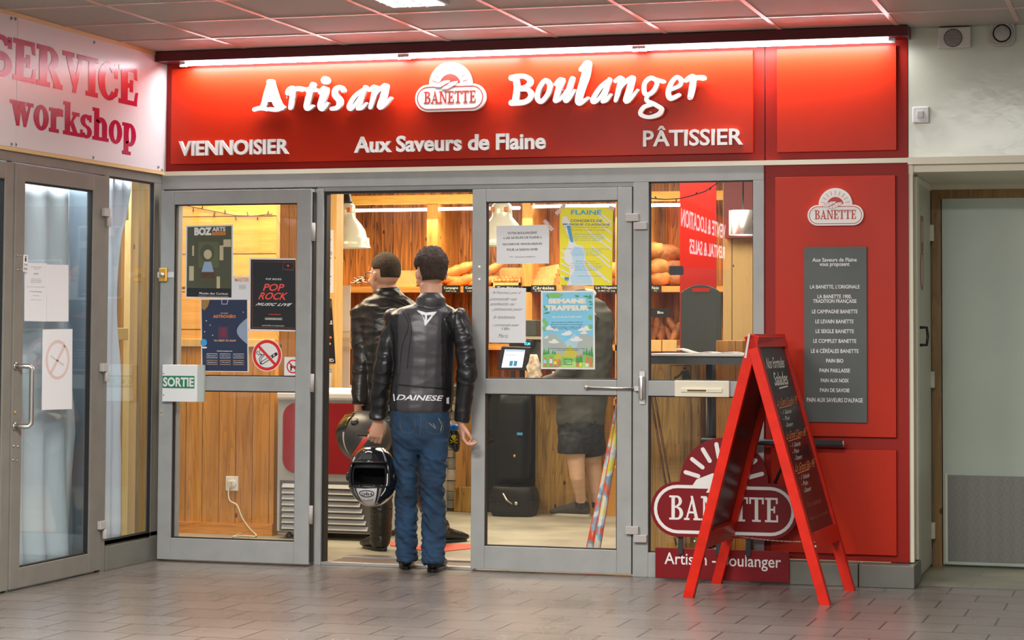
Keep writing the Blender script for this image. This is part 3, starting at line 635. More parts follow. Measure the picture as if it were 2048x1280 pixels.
# fasteners of the board
for px, py in [(22, 37), (30, 38), (188, 85), (22, 288), (31, 289), (186, 315), (316, 334), (323, 340)]:
    a = pX(px, py, .012); G().lathe(a, [(.010, 0), (.010, .003), (.004, .004)], (1, 0, 0), 14).lathe(a + Vector((.004, 0, 0)), [(.004, 0), (.004, .002)], (1, 0, 0), 8, m=1).build('screw', [HINGE, SEAM], ls)
# frame of the neighbour's shopfront
g = G().box(-.03, .0, -6, 0, 2.115, 2.84)
g.box(-.03, .005, -.715, -.662, 0, 2.115).box(-.03, .0, -.121, -.0, 0, 2.115).box(-.03, .0, -.662, -.121, .135, .16)
g.box(-.03, .0, -.662, -.0, .135, .235 - .075)
g.box(-.03, .0, -1.668, -1.648, 0, 2.115)
struct(g.build('trim_9', ALUD, bevel=.002))
struct(G().box(-.03, .012, -.655, -.0, 0, .13).build('baseboard_left', PLN, bevel=.003))
wl = struct(G().box(-.018, -.012, -.662, -.121, .157, 2.114).build('window_2', GLS2)); g = G()
g.box(-.02, -.003, -.662, -.655, .157, 2.114).box(-.02, -.003, -.128, -.121, .157, 2.114).box(-.02, -.003, -.662, -.121, 2.106, 2.114).box(-.02, -.003, -.662, -.121, .157, .165); struct(g.build('window_frame', SEAM, wl))
def left_leaf(y0, y1, gy0, gy1, name):
    g = G().box(-.03, .012, y0, gy0, .012, 2.108).box(-.03, .012, gy1, y1, .012, 2.108).box(-.03, .012, gy0, gy1, 2.024, 2.108).box(-.03, .012, gy0, gy1, .012, .11)
    o = struct(g.build(name, ALUD, bevel=.003))
    G().box(-.012, -.006, gy0, gy1, .11, 2.024).build('door_glass', GLS2, o)
    G().box(-.02, .003, gy0, gy0 + .007, .11, 2.024).box(-.02, .003, gy1 - .007, gy1, .11, 2.024).box(-.02, .003, gy0, gy1, 2.016, 2.024).box(-.02, .003, gy0, gy1, .11, .117).build('gasket', SEAM, o)
    return o
d3 = left_leaf(-1.648, -.720, -1.556, -.848, 'door_3')
d4 = left_leaf(-2.60, -1.668, -2.50, -1.745, 'door_4')
for zz in (1.914, 1.086, .25):
    G().box(.012, .034, -.762, -.700, zz - .022, zz + .022).tube([(.024, -.700, zz - .075), (.024, -.700, zz - .022)], .014, 12).build('hinge', HINGE, d3, bevel=.003)
def pull(px, top, bot, o):
    a = pX(px, top, .012); b = pX(px, bot, .012); q = .075
    yy = (a.y + b.y) / 2
    pts = [(.012, yy - .02, a.z), (.04, yy - .015, a.z), (.078, yy + .0, a.z), (.088, yy + .008, a.z - .012), (.088, yy + .008, a.z - .03), (.088, yy + .008, b.z + .03), (.088, yy + .008, b.z + .012), (.078, yy, b.z), (.04, yy - .015, b.z), (.012, yy - .02, b.z)]
    G().tube(pts, .0125, 12).lathe((.012, yy - .02, a.z), [(.02, 0), (.02, .006)], (1, 0, 0), 14).lathe((.012, yy - .02, b.z), [(.02, 0), (.02, .006)], (1, 0, 0), 14).build('door_handle', STEEL, o)
pull(34, 732, 852, d3)
for px, py in [(35, 511), (41, 511), (35, 539), (41, 539), (27, 892), (35, 893), (26, 920), (34, 921)]:
    a = pX(px, py, .012); G().lathe(a, [(.006, 0), (.006, .003), (.002, .005)], (1, 0, 0), 10).build('screw', STEEL, d3)
a = pX(30, 825, .012); G().lathe(a, [(.008, 0), (.008, .003)], (1, 0, 0), 12).build('keyhole', YEL, d3)

# ------------------------------------------------------------------ recess at the right: side door, post, back leaf
x = XR
sd = struct(G().box(x - .002, x + .012, .235, .93, .02, 2.075).build('door_5', mat('cream_door_paint', (.62, .62, .50), .35)))
struct(G().box(x - .002, x + .022, .0, .045, .12, 2.145).box(x - .002, x + .028, .14, .235, .12, 2.10).box(x - .002, x + .018, .235, .93, 2.075, 2.11).build('trim_10', CREAM, bevel=.002))
a = pX(1838, 655, x + .012); b = pX(1838, 690, x + .012)
G().tube([(x + .012, a.y, a.z), (x + .05, a.y + .02, a.z), (x + .055, a.y + .03, (a.z + b.z) / 2), (x + .05, b.y + .02, b.z), (x + .012, b.y, b.z)], .008, 10).build('door_handle', BLK, sd)
for py in (465, 760, 1065):
    a = pX(1862, py, x + .02); G().box(x + .005, x + .03, .925, .965, a.z - .045, a.z + .045).build('hinge', CREAM, sd, bevel=.003)
SGR = mat('faded_red_notice', (.45, .12, .08), .5); SGB = mat('faded_blue_notice', (.12, .20, .32), .5)
a = pX(1844, 432, x + .013); b = pX(1844, 500, x + .013)
g = G().box(x + .011, x + .0135, a.y - .06, a.y + .06, a.z - .19, a.z).box(x + .011, x + .014, a.y - .035, a.y + .035, a.z - .14, a.z - .03, 1).box(x + .011, x + .0135, a.y - .05, a.y + .06, a.z - .255, a.z - .195, 2)
tag(g.build('door_notice', [SGR, mat('notice_beige', (.6, .5, .4), .5), SGB]), 'faded red and blue notice sticker on the cream side door', 'notice')
a = pX(1844, 540, x + .013); g = G(); g.disc(a.y, a.z, .085, LX(x + .0135), (-.002, 0, 0), 28, rv=.11); g.disc(a.y, a.z, .062, LX(x + .0142), (-.001, 0, 0), 28, 1, rv=.085)
tag(g.build('round_notice', [SGR, mat('notice_beige', (.6, .5, .4), .5)]), 'round brown and beige sticker below the notice on the side door', 'notice')
g = G(); a = pY(1865, 700, YB); b = pY(1883, 700, YB)
struct(G().box(x + .012, b.x, YB - .01, YB + .05, 0, 2.11).build('trim_11', BRW))
struct(G().box(b.x, 7.4, YB - .0, YB + .05, 2.035, 2.11).build('trim_12', BRW))
struct(G().box(x + .01, 7.4, YB - .03, YB + .0, 2.085, 2.12).build('trim_13', CREAM))
LEAF = mat('pale_green_door_leaf', (.50, .58, .50), .4, var=.07, vscale=1.5)
bk = struct(G().box(b.x + .005, 7.3, YB + .0, YB + .05, .012, 2.035).build('door_6', LEAF))
# diamond plate
m = bpy.data.materials.new('checker_plate'); m.use_nodes = True; nt = m.node_tree; bb = nt.nodes['Principled BSDF']; L = nt.links.new
bb.inputs['Base Color'].default_value = (.24, .24, .22, 1); bb.inputs['Metallic'].default_value = .55; bb.inputs['Roughness'].default_value = .42
tc = _n(nt, 'ShaderNodeTexCoord'); sp = _n(nt, 'ShaderNodeSeparateXYZ'); L(tc.outputs['Object'], sp.inputs[0])
def MM(op, a, c_=None):
    n = _n(nt, 'ShaderNodeMath', operation=op)
    for i, q in enumerate((a, c_)):
        if q is None: continue
        if isinstance(q, (int, float)): n.inputs[i].default_value = q
        else: L(q, n.inputs[i])
    return n.outputs[0]
u_ = MM('MULTIPLY', MM('ADD', sp.outputs[0], sp.outputs[2]), 16.); v_ = MM('MULTIPLY', MM('SUBTRACT', sp.outputs[2], sp.outputs[0]), 16.)
chk = MM('MODULO', MM('ADD', MM('FLOOR', u_), MM('FLOOR', MM('ADD', v_, 200))), 2.0)
r1 = MM('GREATER_THAN', MM('FRACT', MM('MULTIPLY', u_, 5)), .45); r2 = MM('GREATER_THAN', MM('FRACT', MM('MULTIPLY', v_, 5)), .45)
mixn = MM('ADD', MM('MULTIPLY', r1, chk), MM('MULTIPLY', r2, MM('SUBTRACT', 1, chk)))
bp = _n(nt, 'ShaderNodeBump'); bp.inputs['Strength'].default_value = .9; bp.inputs['Distance'].default_value = .003; L(mixn, bp.inputs['Height']); L(bp.outputs[0], bb.inputs['Normal'])
rr = _n(nt, 'ShaderNodeValToRGB'); rr.color_ramp.elements[0].color = (.15, .15, .135, 1); rr.color_ramp.elements[1].color = (.24, .24, .22, 1); L(mixn, rr.inputs[0]); L(rr.outputs[0], bb.inputs['Base Color'])
zt = pY(1900, 950, YB - .004).z
kp = G().box(b.x + .03, 7.2, YB - .004, YB, .03, zt).build('kick_plate', m, bk)
G().box(b.x + .018, b.x + .03, YB - .006, YB, .02, zt + .01).build('plate_edge', CREAM, bk)
# items on the right wall
c = thing('siren_box', 'white rectangular alarm sounder with round louvred grille high on the wall', 'alarm', pY(1908, 95, -.03))
a = pY(1875, 96, -.05); b = pY(1941, 53, -.05)
G().box(a.x, b.x, -.055, -.002, a.z, b.z).build('housing', mat('off_white_plastic', (.62, .60, .54), .45), c, bevel=.006)
ce = pY(1906, 76, -.056); g = G(); g.lathe(ce, [(.047, 0), (.047, .003), (.044, .004)], (0, -1, 0), 28)
for k in range(-5, 6): hh = math.sqrt(max(.042 ** 2 - (k * .0075) ** 2, 0)); g.box(ce.x - hh, ce.x + hh, ce.y - .007, ce.y - .003, ce.z + k * .0075 - .0022, ce.z + k * .0075 + .0022, 1)
g.build('grille', [mat('grille_grey', (.12, .11, .10), .5), mat('grille_slat', (.36, .34, .30), .5)], c)
c = thing('round_sounder', 'round white detector on the wall at the top right corner', 'alarm', pY(2005, 68, -.03))
ce = pY(2005, 68, -.002)
P = []
for i in range(32):
    t = 2 * math.pi * i / 32; r = .066 / (abs(math.cos(t)) ** 4 + abs(math.sin(t)) ** 4) ** .25; P.append((r * math.cos(t), r * math.sin(t)))
G().loft([[ce + Vector((u * k, -d, v * k)) for u, v in P] for k, d in ((1, 0), (1, .028), (.93, .036), (.86, .034))]).build('housing', mat('off_white_plastic2', (.50, .48, .43), .45), c)
G().lathe(ce + Vector((0, -.03, 0)), [(.056, 0), (.056, .008), (.050, .010), (.046, .004), (.040, .004), (.036, .012), (.02, .016), (.0, .017)], (0, -1, 0), 30).build('dome', mat('grey_dome', (.42, .41, .37), .4), c)
c = thing('wall_switch', 'white square switch box on the wall beside the red panel', 'switch', pY(1842, 230, -.02))
a = pY(1825, 246, -.03); b = pY(1858, 213, -.03)
G().box(a.x, b.x, -.036, -.002, a.z, b.z).build('housing', WHT2, c, bevel=.005)
G().box(a.x + .023, b.x - .027, -.042, -.036, a.z + .024, b.z - .022).build('push_button', mat('button_grey', (.6, .6, .57), .4), c, bevel=.003)
# peeling shiny paint patches on that wall
# recessed ceiling lamp
c = thing('ceiling_light', 'square recessed louvre light lit in the corridor ceiling at the top edge', 'ceiling light', pZ(838, 3, ZC))
a = pZ(838, 8, ZC - .004)
G().box(a.x - .15, a.x + .15, a.y - .30, a.y + .015, ZC - .012, ZC).build('trim_ring', HINGE, c)
G().box(a.x - .13, a.x + .13, a.y - .28, a.y, ZC - .016, ZC - .011).build('diffuser', mat('lit_louvre', (1, 1, 1), .5, emit=(.92, .97, 1), es=5), c)
g = G()
for k in range(1, 3): g.box(a.x - .13 + .087 * k - .004, a.x - .13 + .087 * k + .004, a.y - .28, a.y, ZC - .022, ZC - .015); g.box(a.x - .13, a.x + .13, a.y - .28 + .093 * k - .004, a.y - .28 + .093 * k + .004, ZC - .022, ZC - .015)
g.build('louvre', ALUM, c)
# ------------------------------------------------------------------ bakery interior walls
def rectpx(x0, y0, x1, y1, Y):
    a = pY(x0, y1, Y); b = pY(x1, y0, Y); return a.x, b.x, min(a.z, b.z), max(a.z, b.z)
YP = 1.45
xa = -2.6; xb = pY(551, 600, YP).x; zr = pY(450, 678, YP).z; zt_ = 2.62
struct(G().box(xa, xb, YP, YP + .06, 0, zr).build('wall_left', YEV))
struct(G().box(xa, xb, YP + .0, YP + .06, zr, zt_).build('wall_left', YEW))
struct(G().box(xa, xb, YP - .02, YP, zr - .05, zr).build('trim_14', LTW, bevel=.004))
zb = pY(450, 1045, YP).z
struct(G().box(xa, xb, YP - .018, YP, 0, max(zb, .06)).build('baseboard_left', SHW))
YQ = 2.35; x0 = pY(545, 600, YQ).x; x1 = pY(675, 600, YQ).x
struct(G().box(x0 - .4, x1 - .06, YQ, YQ + .1, 0, zt_).build('wall_left', YEV))
struct(G().box(x1 - .06, x1, YQ - .03, YQ + .1, 0, zt_).build('trim_15', LTW, bevel=.004))
# ------------------------------------------------------------------ socket with plug and cable
c = thing('wall_socket', 'white wall socket low on the yellow boards with plug inserted', 'socket', pY(464, 967, YP - .02))
a = pY(464, 967, YP - .01); G().box(a.x - .042, a.x + .042, YP - .014, YP, a.z - .045, a.z + .045).build('cover_plate', WHT2, c, bevel=.003)
G().lathe(a + Vector((.008, -.004, 0)), [(.024, 0), (.024, .003), (.020, .004)], (0, -1, 0), 20).build('socket_rim', WHT2, c)
g = G(); p = a + Vector((-.01, -.03, 0)); g.box(p.x - .012, p.x + .016, YP - .045, YP - .012, p.z - .022, p.z + .016)
pts = [(p.x, YP - .04, p.z - .015), (p.x + .01, YP - .05, p.z - .10)]
for q in [(474, 1010), (484, 1035), (500, 1058), (512, 1070)]: v = pY(*q, YP - .07); pts.append((v.x, v.y, max(v.z, .01)))
for q in [(508, 1073), (485, 1071), (465, 1074), (480, 1068), (510, 1063), (550, 1066), (590, 1070)]: v = pZ(*q, .008); pts.append(tuple(v))
cm = []; 
for i in range(len(pts) - 1):
    p0, p1, p2, p3 = (Vector(pts[max(0, min(len(pts) - 1, i + k))]) for k in (-1, 0, 1, 2))
    for t in (0, .33, .66): cm.append(.5 * ((2 * p1) + (p2 - p0) * t + (2 * p0 - 5 * p1 + 4 * p2 - p3) * t * t + (3 * p1 - p0 - 3 * p2 + p3) * t ** 3))
g.tube(cm, .0045, 8)
tag(g.build('power_cable', mat('cable_white', (.72, .68, .55), .5)), 'white plug and cable trailing from the wall socket to the floor', 'cable')

# ------------------------------------------------------------------ ice cream / display freezer
YF = 1.30
x0, x1, z0, z1 = rectpx(556, 1069, 752, 783, YF)
GRF = mat('freezer_grey', (.46, .47, .47), .4); REDF = mat('freezer_red', (.36, .012, .02), .3)
c = thing('chest_freezer', 'grey chest freezer with red front panel and louvred base behind the open leaf', 'freezer', ((x0 + x1) / 2, YF + .4, 0))
def rrect(x0, x1, z0, z1, r, n=6, corners=(1, 1, 1, 1)):
    P = []
    for (cx, cz, a0, k) in ((x1 - r, z0 + r, -90, 0), (x1 - r, z1 - r, 0, 1), (x0 + r, z1 - r, 90, 2), (x0 + r, z0 + r, 180, 3)):
        if corners[k]:
            for i in range(n + 1): t = math.radians(a0 + 90 * i / n); P.append((cx + r * math.cos(t), cz + r * math.sin(t)))
        else: P.append(((x1 if k < 2 else x0), (z1 if k in (1, 2) else z0)))
    return P
F_ = FY(YF)
G().prism([FY(YF)(*p) for p in rrect(x0, x1, z0, z1, .05, corners=(0, 1, 1, 0))], (0, .85, 0)).build('body', GRF, c, bevel=.004)
zp1 = pY(650, 806, YF).z; zp0 = pY(650, 948, YF).z; xp0 = pY(566, 870, YF).x
G().prism([FY(YF - .008)(*p) for p in rrect(xp0, x1 - .02, zp0, zp1, .09, corners=(0, 0, 1, 1))], (0, .01, 0)).build('front_panel', REDF, c, bevel=.003)
G().box(x0 - .005, x1 + .005, YF - .015, YF + .86, z1 - .05, z1 + .004).build('top_rim', WHT2, c, bevel=.015)
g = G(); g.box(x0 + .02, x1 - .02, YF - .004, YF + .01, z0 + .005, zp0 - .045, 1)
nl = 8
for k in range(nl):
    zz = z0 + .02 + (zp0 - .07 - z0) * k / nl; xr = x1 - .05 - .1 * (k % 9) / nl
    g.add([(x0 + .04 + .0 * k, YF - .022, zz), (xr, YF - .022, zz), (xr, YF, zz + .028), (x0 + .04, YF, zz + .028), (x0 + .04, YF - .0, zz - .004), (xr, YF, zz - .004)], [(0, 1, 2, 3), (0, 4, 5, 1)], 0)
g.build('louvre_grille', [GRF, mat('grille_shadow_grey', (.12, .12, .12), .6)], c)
for dx in (.06, x1 - x0 - .06): G().lathe((x0 + dx, YF + .06, 0), [(.025, 0), (.025, .02), (.012, .03), (.012, max(z0, .05))], (0, 0, 1), 14).build('foot', BLK, c)
for dx in (.06, x1 - x0 - .06): G().lathe((x0 + dx, YF + .75, 0), [(.025, 0), (.025, .02), (.012, .03), (.012, max(z0, .05))], (0, 0, 1), 14).build('foot', BLK, c)

# ------------------------------------------------------------------ pinned posters on the post behind the doorway
def sheetobj(name, label, cat, px, Y, mats, draw=None, th=.002, group=None):
    """px: TL, TR, BR, BL photo pixels of the sheet; draws layered print above its front"""
    C4 = [pY(*q, Y) for q in px]
    def fn(u, v, d=0.0):
        t = C4[0].lerp(C4[1], u); b = C4[3].lerp(C4[2], u); p = b.lerp(t, v); p.y -= d; return p
    g = G(); g.prism([fn(0, 0), fn(1, 0), fn(1, 1), fn(0, 1)], (0, th, 0), 0)
    class D:
        d = 0.0
        def lay(s): s.d += .00006
        def rect(s, u0, v0, u1, v1, m): s.lay(); d = s.d; g.sheet([fn(u0, v0, d), fn(u1, v0, d), fn(u1, v1, d), fn(u0, v1, d)], m)
        def poly(s, P, m): s.lay(); d = s.d; g.sheet([fn(*p, d) for p in P], m)
        def text(s, st, u0, v0, u1, v1, m, bold=.01, slant=0, space=1): s.lay(); d = s.d; g.text(st, (u0, v0, u1, v1), lambda u, v: fn(u, v, d), None, bold, m, slant, space)
        def line(s, P, w_, m, close=False, sub=4):
            s.lay(); d = s.d; ar = (C4[1] - C4[0]).length / (C4[0] - C4[3]).length
            g.stroke([(p[0] * ar, p[1]) for p in P], w_, lambda u, v: fn(u / ar, v, d), (0, .0002, 0), m, sub=sub, close=close)
        def ell(s, u, v, ru, m, n=24, rv=None):
            s.lay(); d = s.d; ar = (C4[1] - C4[0]).length / (C4[0] - C4[3]).length; rv = rv or ru * ar
            g.sheet([fn(u + ru * math.cos(2 * math.pi * i / n), v + rv * math.sin(2 * math.pi * i / n), d) for i in range(n)], m)
        def scrib(s, u0, v0, u1, v1, m, w_=.006, rnd=None, words=3):
            """a line of handwriting"""
            r = rnd or random.Random(int(u0 * 997 + v0 * 1013)); u = u0
            for k in range(words):
                L_ = (u1 - u0) / words * .82; P = []; n = max(4, int(L_ / (v1 - v0) * 3.4))
                for i in range(n + 1): P.append((u + L_ * i / n, v0 + (v1 - v0) * (.15 + .55 * (i % 2) + r.uniform(-.15, .3))))
                s.line(P, w_, m, sub=3); u += (u1 - u0) / words
        def tiny(s, u0, v0, u1, v1, m, st):
            s.text(st, u0, v0, u1, v1, m, .004)
    if draw: draw(D())
    o = g.build(name, mats); return tag(o, label, cat, group)
pap = mat('poster_white', (.78, .80, .82), .55)
c_ = lambda n, r, g_, b: mat('print_' + n, (r, g_, b), .5)
BK = c_('black', .012, .013, .018); NV = c_('navy', .022, .035, .085); WH = c_('white', .82, .83, .82); RD = c_('red', .75, .02, .02); OR = c_('orange', .85, .25, .06)
YL = c_('yellow', .90, .80, .02); SKY = c_('sky', .22, .62, .85); LB = c_('light_blue', .52, .74, .86); BL = c_('blue', .05, .35, .70); GN = c_('green', .05, .32, .08); LG = c_('light_green', .32, .66, .12); GY = c_('grey', .42, .47, .46); PK = c_('coral', .85, .09, .07); OL = c_('olive', .08, .085, .05); TN = c_('tan', .55, .48, .30); MG = c_('mid_grey', .20, .22, .22); DG = c_('dark_green', .01, .10, .05); PB_ = c_('pale_blue', .30, .42, .60)
def dr(d):
    d.rect(.06, .1, .94, .95, 1); d.ell(.7, .5, .3, 2); d.rect(.1, .15, .9, .25, 3)
sheetobj('pinned_poster', 'dark picture poster pinned highest beside the doorway post', 'poster', [(640, 398), (655, 402), (659, 465), (640, 466)], YQ - .035, [pap, BK, OL, TN], dr)
def dr(d):
    for k in range(16): d.rect(.15, .95 - k * .058, .15 + .75 * (.6 + .4 * ((k * 7) % 5) / 5), .955 - k * .058 + .012, 1)
    d.rect(.2, .60, .9, .66, 2); d.rect(.1, .30, .45, .33, 3)
sheetobj('opening_notice', 'long white printed notice pinned below the dark picture', 'notice', [(640, 458), (667, 460), (667, 586), (640, 587)], YQ - .033, [pap, MG, GY, BL], dr)
def dr(d):
    d.rect(.0, .86, 1, .98, 1); d.rect(.05, .72, .95, .84, 2); d.text('DÈS FOUS', .05, .60, .95, .68, 3, .03); d.rect(0, .08, 1, .55, 2)
    for k in range(8): d.ell(.2 + .08 * k, .35 + .05 * ((k * 5) % 3 - 1), .09, 4 if k % 2 else 5)
    d.text('PLAID', .1, .02, .9, .07, 3, .02)
sheetobj('festival_poster', 'brown festival poster with white capitals beside the doorway, lowest but one', 'poster', [(640, 596), (663, 598), (671, 727), (640, 724)], YQ - .036, [BK, OL, BK, WH, OR, TN], dr)
def dr(d):
    d.rect(0, .82, 1, 1, 1); d.text('SNOWBOARD', .05, .86, .98, .96, 2, .02); d.ell(.7, .4, .12, 3)
    for k in range(4): d.rect(.1, .7 - k * .16, .55, .72 - k * .16, 3)
sheetobj('snowboard_flyer', 'white flyer with blue SNOWBOARD band above the freezer', 'notice', [(640, 735), (664, 738), (662, 779), (640, 780)], YQ - .034, [pap, BL, WH, BK], dr)

# ------------------------------------------------------------------ bread shelving on the back wall
YS = 4.62
def zS(px, py): return pY(px, py, YS).z
zc1 = zS(800, 391); zc0 = zS(800, 409)
c = thing('bread_shelving', 'tall wooden bread shelving with lit tubes along the back of the bakery', 'shelving', (1, 4.8, 0))
xl = pY(676, 500, YS).x - .3; xr_ = pY(1450, 500, YS).x
G().box(xl, xr_, YS - .03, YS + .0, zc0, zc1).build('top_beam', mat('bright_pine_beam', (.90, .46, .08), .5, var=.15, vscale=8, bstretch=(1, 1, 12)), c)
UPW = wood('upright_board', (.85, .40, .08), (.40, .15, .03), 'z', .3, seam=False)
for (a, b) in ((855, 877), (1046, 1066), (1232, 1262), (1290, 1299)):
    q0 = pY(a, 500, YS).x; q1 = pY(b, 500, YS).x
    G().box(q0, q1, YS - .02, 4.95, .05, zc0).build('upright', UPW, c)
zsh = zS(900, 573)
G().box(xl, xr_, YS - .02, 4.95, zsh - .045, zsh).build('shelf', SHW, c)
zs2 = zS(1340, 690)
G().box(xl, xr_, YS - .02, 4.95, zs2 - .045, zs2).build('shelf', SHW, c)
zs3 = zS(1340, 800)
G().box(xl, xr_, YS - .02, 4.95, zs3 - .045, zs3).build('shelf', SHW, c)
for (a, b, yy) in ((706, 855, 421), (880, 1040, 418), (1068, 1240, 413), (1262, 1362, 411)):
    q0 = pY(a, yy, YS + .02); q1 = pY(b, yy, YS + .02)
    G().tube([(q0.x, YS + .02, q0.z), (q1.x, YS + .02, q0.z)], .012, 8).build('strip_light', TUBE, c)
# price labels
k = 0
LBL = [(706, 747, 'SEIGLE'), (884, 920, 'Campagne'), (927, 962, 'Complet'), (990, 1042, 'Tradition'), (1062, 1112, 'Céréales'), (1188, 1238, 'Le Villageois'), (1300, 1322, 'Noix')]
for (a, b, st) in LBL[1:]:
    q0 = pY(a, 585, YS - .03); q1 = pY(b, 569, YS - .03); zz = zsh - .05
    g = G().box(q0.x, q1.x, YS - .03, YS - .022, zz, zz + .058)
    g.text(st, (q0.x + .015, zz + .025, q1.x - .015, zz + .048), FY(YS - .0312), None, .01, 1); g.text('2.80 le kg', (q0.x + .03, zz + .008, q1.x - .03, zz + .018), FY(YS - .0312), None, .01, 1)
    tag(g.build('price_label', [BLK, CHALK]), {'Campagne': 'black price label under the long loaves, first right of the men', 'Complet': 'black price label at the edge of the closed door leaf', 'Tradition': 'black price label above the handwritten note', 'Céréales': 'black price label just left of the yellow concert poster', 'Le Villageois': 'black price label with white script right of the blue mountain poster', 'Noix': 'black price label under the round loaves in the right window'}[st], 'price label', 'price labels on the bread shelf')
q0 = pY(1302, 634, YS - .03); q1 = pY(1340, 617, YS - .03)
g = G().box(q0.x, q1.x, YS - .03, YS - .022, q0.z, q1.z); g.text('Bio', (q0.x + .05, q0.z + .025, q1.x - .05, q1.z - .02), FY(YS - .0312), None, .01, 1); tag(g.build('price_label', [BLK, CHALK]), 'black price label hanging lower in the right window, below the round loaves', 'price label')
# breads
def loaf(c0, L_, r, ang, tilt, matl, name, label, group, flat=.8, ex=.55):
    d = Vector((math.cos(ang), math.sin(ang) * .3, math.sin(tilt))).normalized(); rings = []; up = Vector((0, 0, 1)); s = d.cross(up).normalized(); u = s.cross(d)
    N = 12
    for i in range(N + 1):
        t = -1 + 2 * i / N; rr = r * max(.12, (1 - abs(t) ** 2.4) ** ex); bumpk = 1 + .08 * math.sin(i * 2.4)
        cc = Vector(c0) + d * t * L_ / 2
        rings.append([cc + s * math.cos(a) * rr + u * math.sin(a) * rr * flat * bumpk * (1 + .1 * noise.noise(cc * 9 + Vector((a, 0, 0)))) for a in [2 * math.pi * j / 12 for j in range(12)]])
    g = G().loft(rings)
    for i in range(2, N - 1, 2):
        t = -1 + 2 * i / N; cc = Vector(c0) + d * t * L_ / 2; rr = r * (1 - abs(t) ** 2.4) ** ex
    o = g.build(name, matl); return tag(o, label, 'bread', group)
def at(px, py, Y): return pY(px, py, Y)
BRL = [((915, 541), .34, .055, .3, .35, 'long golden loaf on top of the pile beside the darker haired man'), ((935, 559), .34, .05, .2, .25, 'long golden loaf lying under the topmost one'), ((900, 558), .30, .05, .1, -.1, 'long golden loaf at the left end of the bread pile'), ((888, 548), .26, .05, 2.6, .5, 'short golden loaf leaning steeply behind the pile'),
       ((975, 545), .32, .05, .3, .6, 'curved baguette leaning just left of the white notice'), ((968, 562), .26, .05, .2, .2, 'thick loaf end under the leaning baguette')]
for (p, L_, r, a, t, lb) in BRL: loaf(at(*p, YS + .12), L_, r, a, t, BREAD, 'long_loaf', lb, 'long loaves on the upper shelf')
# tray of small rolls with slanted board behind
c = thing('bread_crate', 'slatted light wooden crate with small rolls above the handwritten note', 'crate', at(1015, 570, YS + .1))
q0 = pY(985, 572, YS + .05); q1 = pY(1043, 540, YS + .05)
g = G().box(q0.x, q1.x, YS + .22, YS + .24, zsh, zsh + .15).box(q0.x, q1.x, YS + .02, YS + .04, zsh, zsh + .03).box(q0.x, q0.x + .015, YS + .02, YS + .24, zsh, zsh + .06).box(q1.x - .015, q1.x, YS + .02, YS + .24, zsh, zsh + .06); g.build('crate_frame', LTW, c)
for k in range(12):
    tag(G().ball((q0.x + .02 + (k % 6) * .034, YS + .07 + .07 * (k // 6), zsh + .045 + .02 * (k // 6)), .02, .02, .017, 8, jit=.2).build('small_roll', BREAD), 'small golden roll in the slatted crate above the handwritten note', 'bread', 'small rolls in the crate')
c = thing('bread_crate', 'slanting slatted bread crate between the notice and the concert poster', 'crate', at(1085, 570, YS + .1))
q0 = pY(1060, 572, YS + .05); q1 = pY(1110, 545, YS + .05)
g = G()
for k in range(4): g.bar((q0.x + .0, YS + .02 + k * .05, zsh + .03 + k * .03), (q1.x, YS + .02 + k * .05, zsh + .05 + k * .035), .04, .012)
g.box(q0.x, q1.x, YS + .22, YS + .24, zsh, zsh + .14); g.box(q0.x, q1.x, YS, YS + .02, zsh, zsh + .03); g.build('crate_frame', LTW, c)
# slatted crate behind the heads
c = thing('bread_crate', 'empty slatted crate on the shelf between the two men', 'crate', at(820, 565, YS))
q0 = pY(792, 572, YS + .05); q1 = pY(835, 540, YS + .05); g = G()
for k in range(7): g.bar((q0.x - .05, YS + .02 + k * .035, zsh + .01 + k * .018), (q1.x, YS + .02 + k * .035, zsh + .01 + k * .018), .028, .012)
g.box(q0.x - .06, q0.x - .05, YS, YS + .26, zsh, zsh + .14); g.build('crate_frame', LTW, c)
g = G(); q = at(718, 567, YS + .05)
for k in range(26):
    an = k * 1.7; t = Vector((math.cos(an), math.sin(an) * .6, .35 * math.sin(k * 2.3))).normalized(); c0_ = q + Vector((.012 * (k % 9) - .05, .02 * (k % 4), .008 + .011 * (k // 5) * (1 - abs(k % 9 - 4) / 7))); s9 = t.cross(Vector((.1, .2, 1))).normalized(); g.obox(c0_, t * .018, s9 * .009, t.cross(s9) * .0012, m=k % 2)
tag(g.build('label_pile', [WHT2, BLK]), 'heap of black and white tags on the shelf left of the man with glasses', 'tags', kind='stuff')
RB = [((1308, 501), .105, 'round floury loaf cut off by the left edge of the right window'), ((1333, 507), .12, 'large dark floury round loaf on top of the pile in the right window'), ((1314, 534), .11, 'round loaf second row at the window edge'), ((1345, 535), .11, 'round loaf half hidden behind the black lock plate'), ((1318, 556), .10, 'round loaf lowest of the pile beside the window edge'), ((1350, 556), .10, 'round loaf lowest of the pile near the red banner'), ((1232, 540), .09, 'round loaf seen right of the concert poster'), ((1231, 560), .08, 'round loaf under the one right of the concert poster')]
for i, (p, r, lb) in enumerate(RB):
    q = at(*p, YS + .10 + .04 * (i % 2)); tag(G().ball(q, r, r * .7, r * .62, 18, jit=.22).build('round_loaf', BREAD2 if i % 2 else BREAD), lb, 'bread', 'round loaves on the upper shelf')
for i, (px, py) in enumerate([(1308, 668), (1322, 665), (1338, 670), (1352, 664), (1315, 655), (1345, 652)]):
    loaf(at(px, py, YS + .08 + .03 * (i % 3)), .17, .035, 1.2 + .5 * (i % 3), 1.1, BREAD2, 'short_baguette', ['short loaf standing leftmost in the lower basket', 'short loaf second from the left in the lower basket', 'short loaf third from the left in the lower basket', 'short loaf rightmost in the lower basket', 'short loaf leaning behind at the left of the lower basket', 'short loaf leaning behind at the right of the lower basket'][i], 'short loaves in the lower basket')
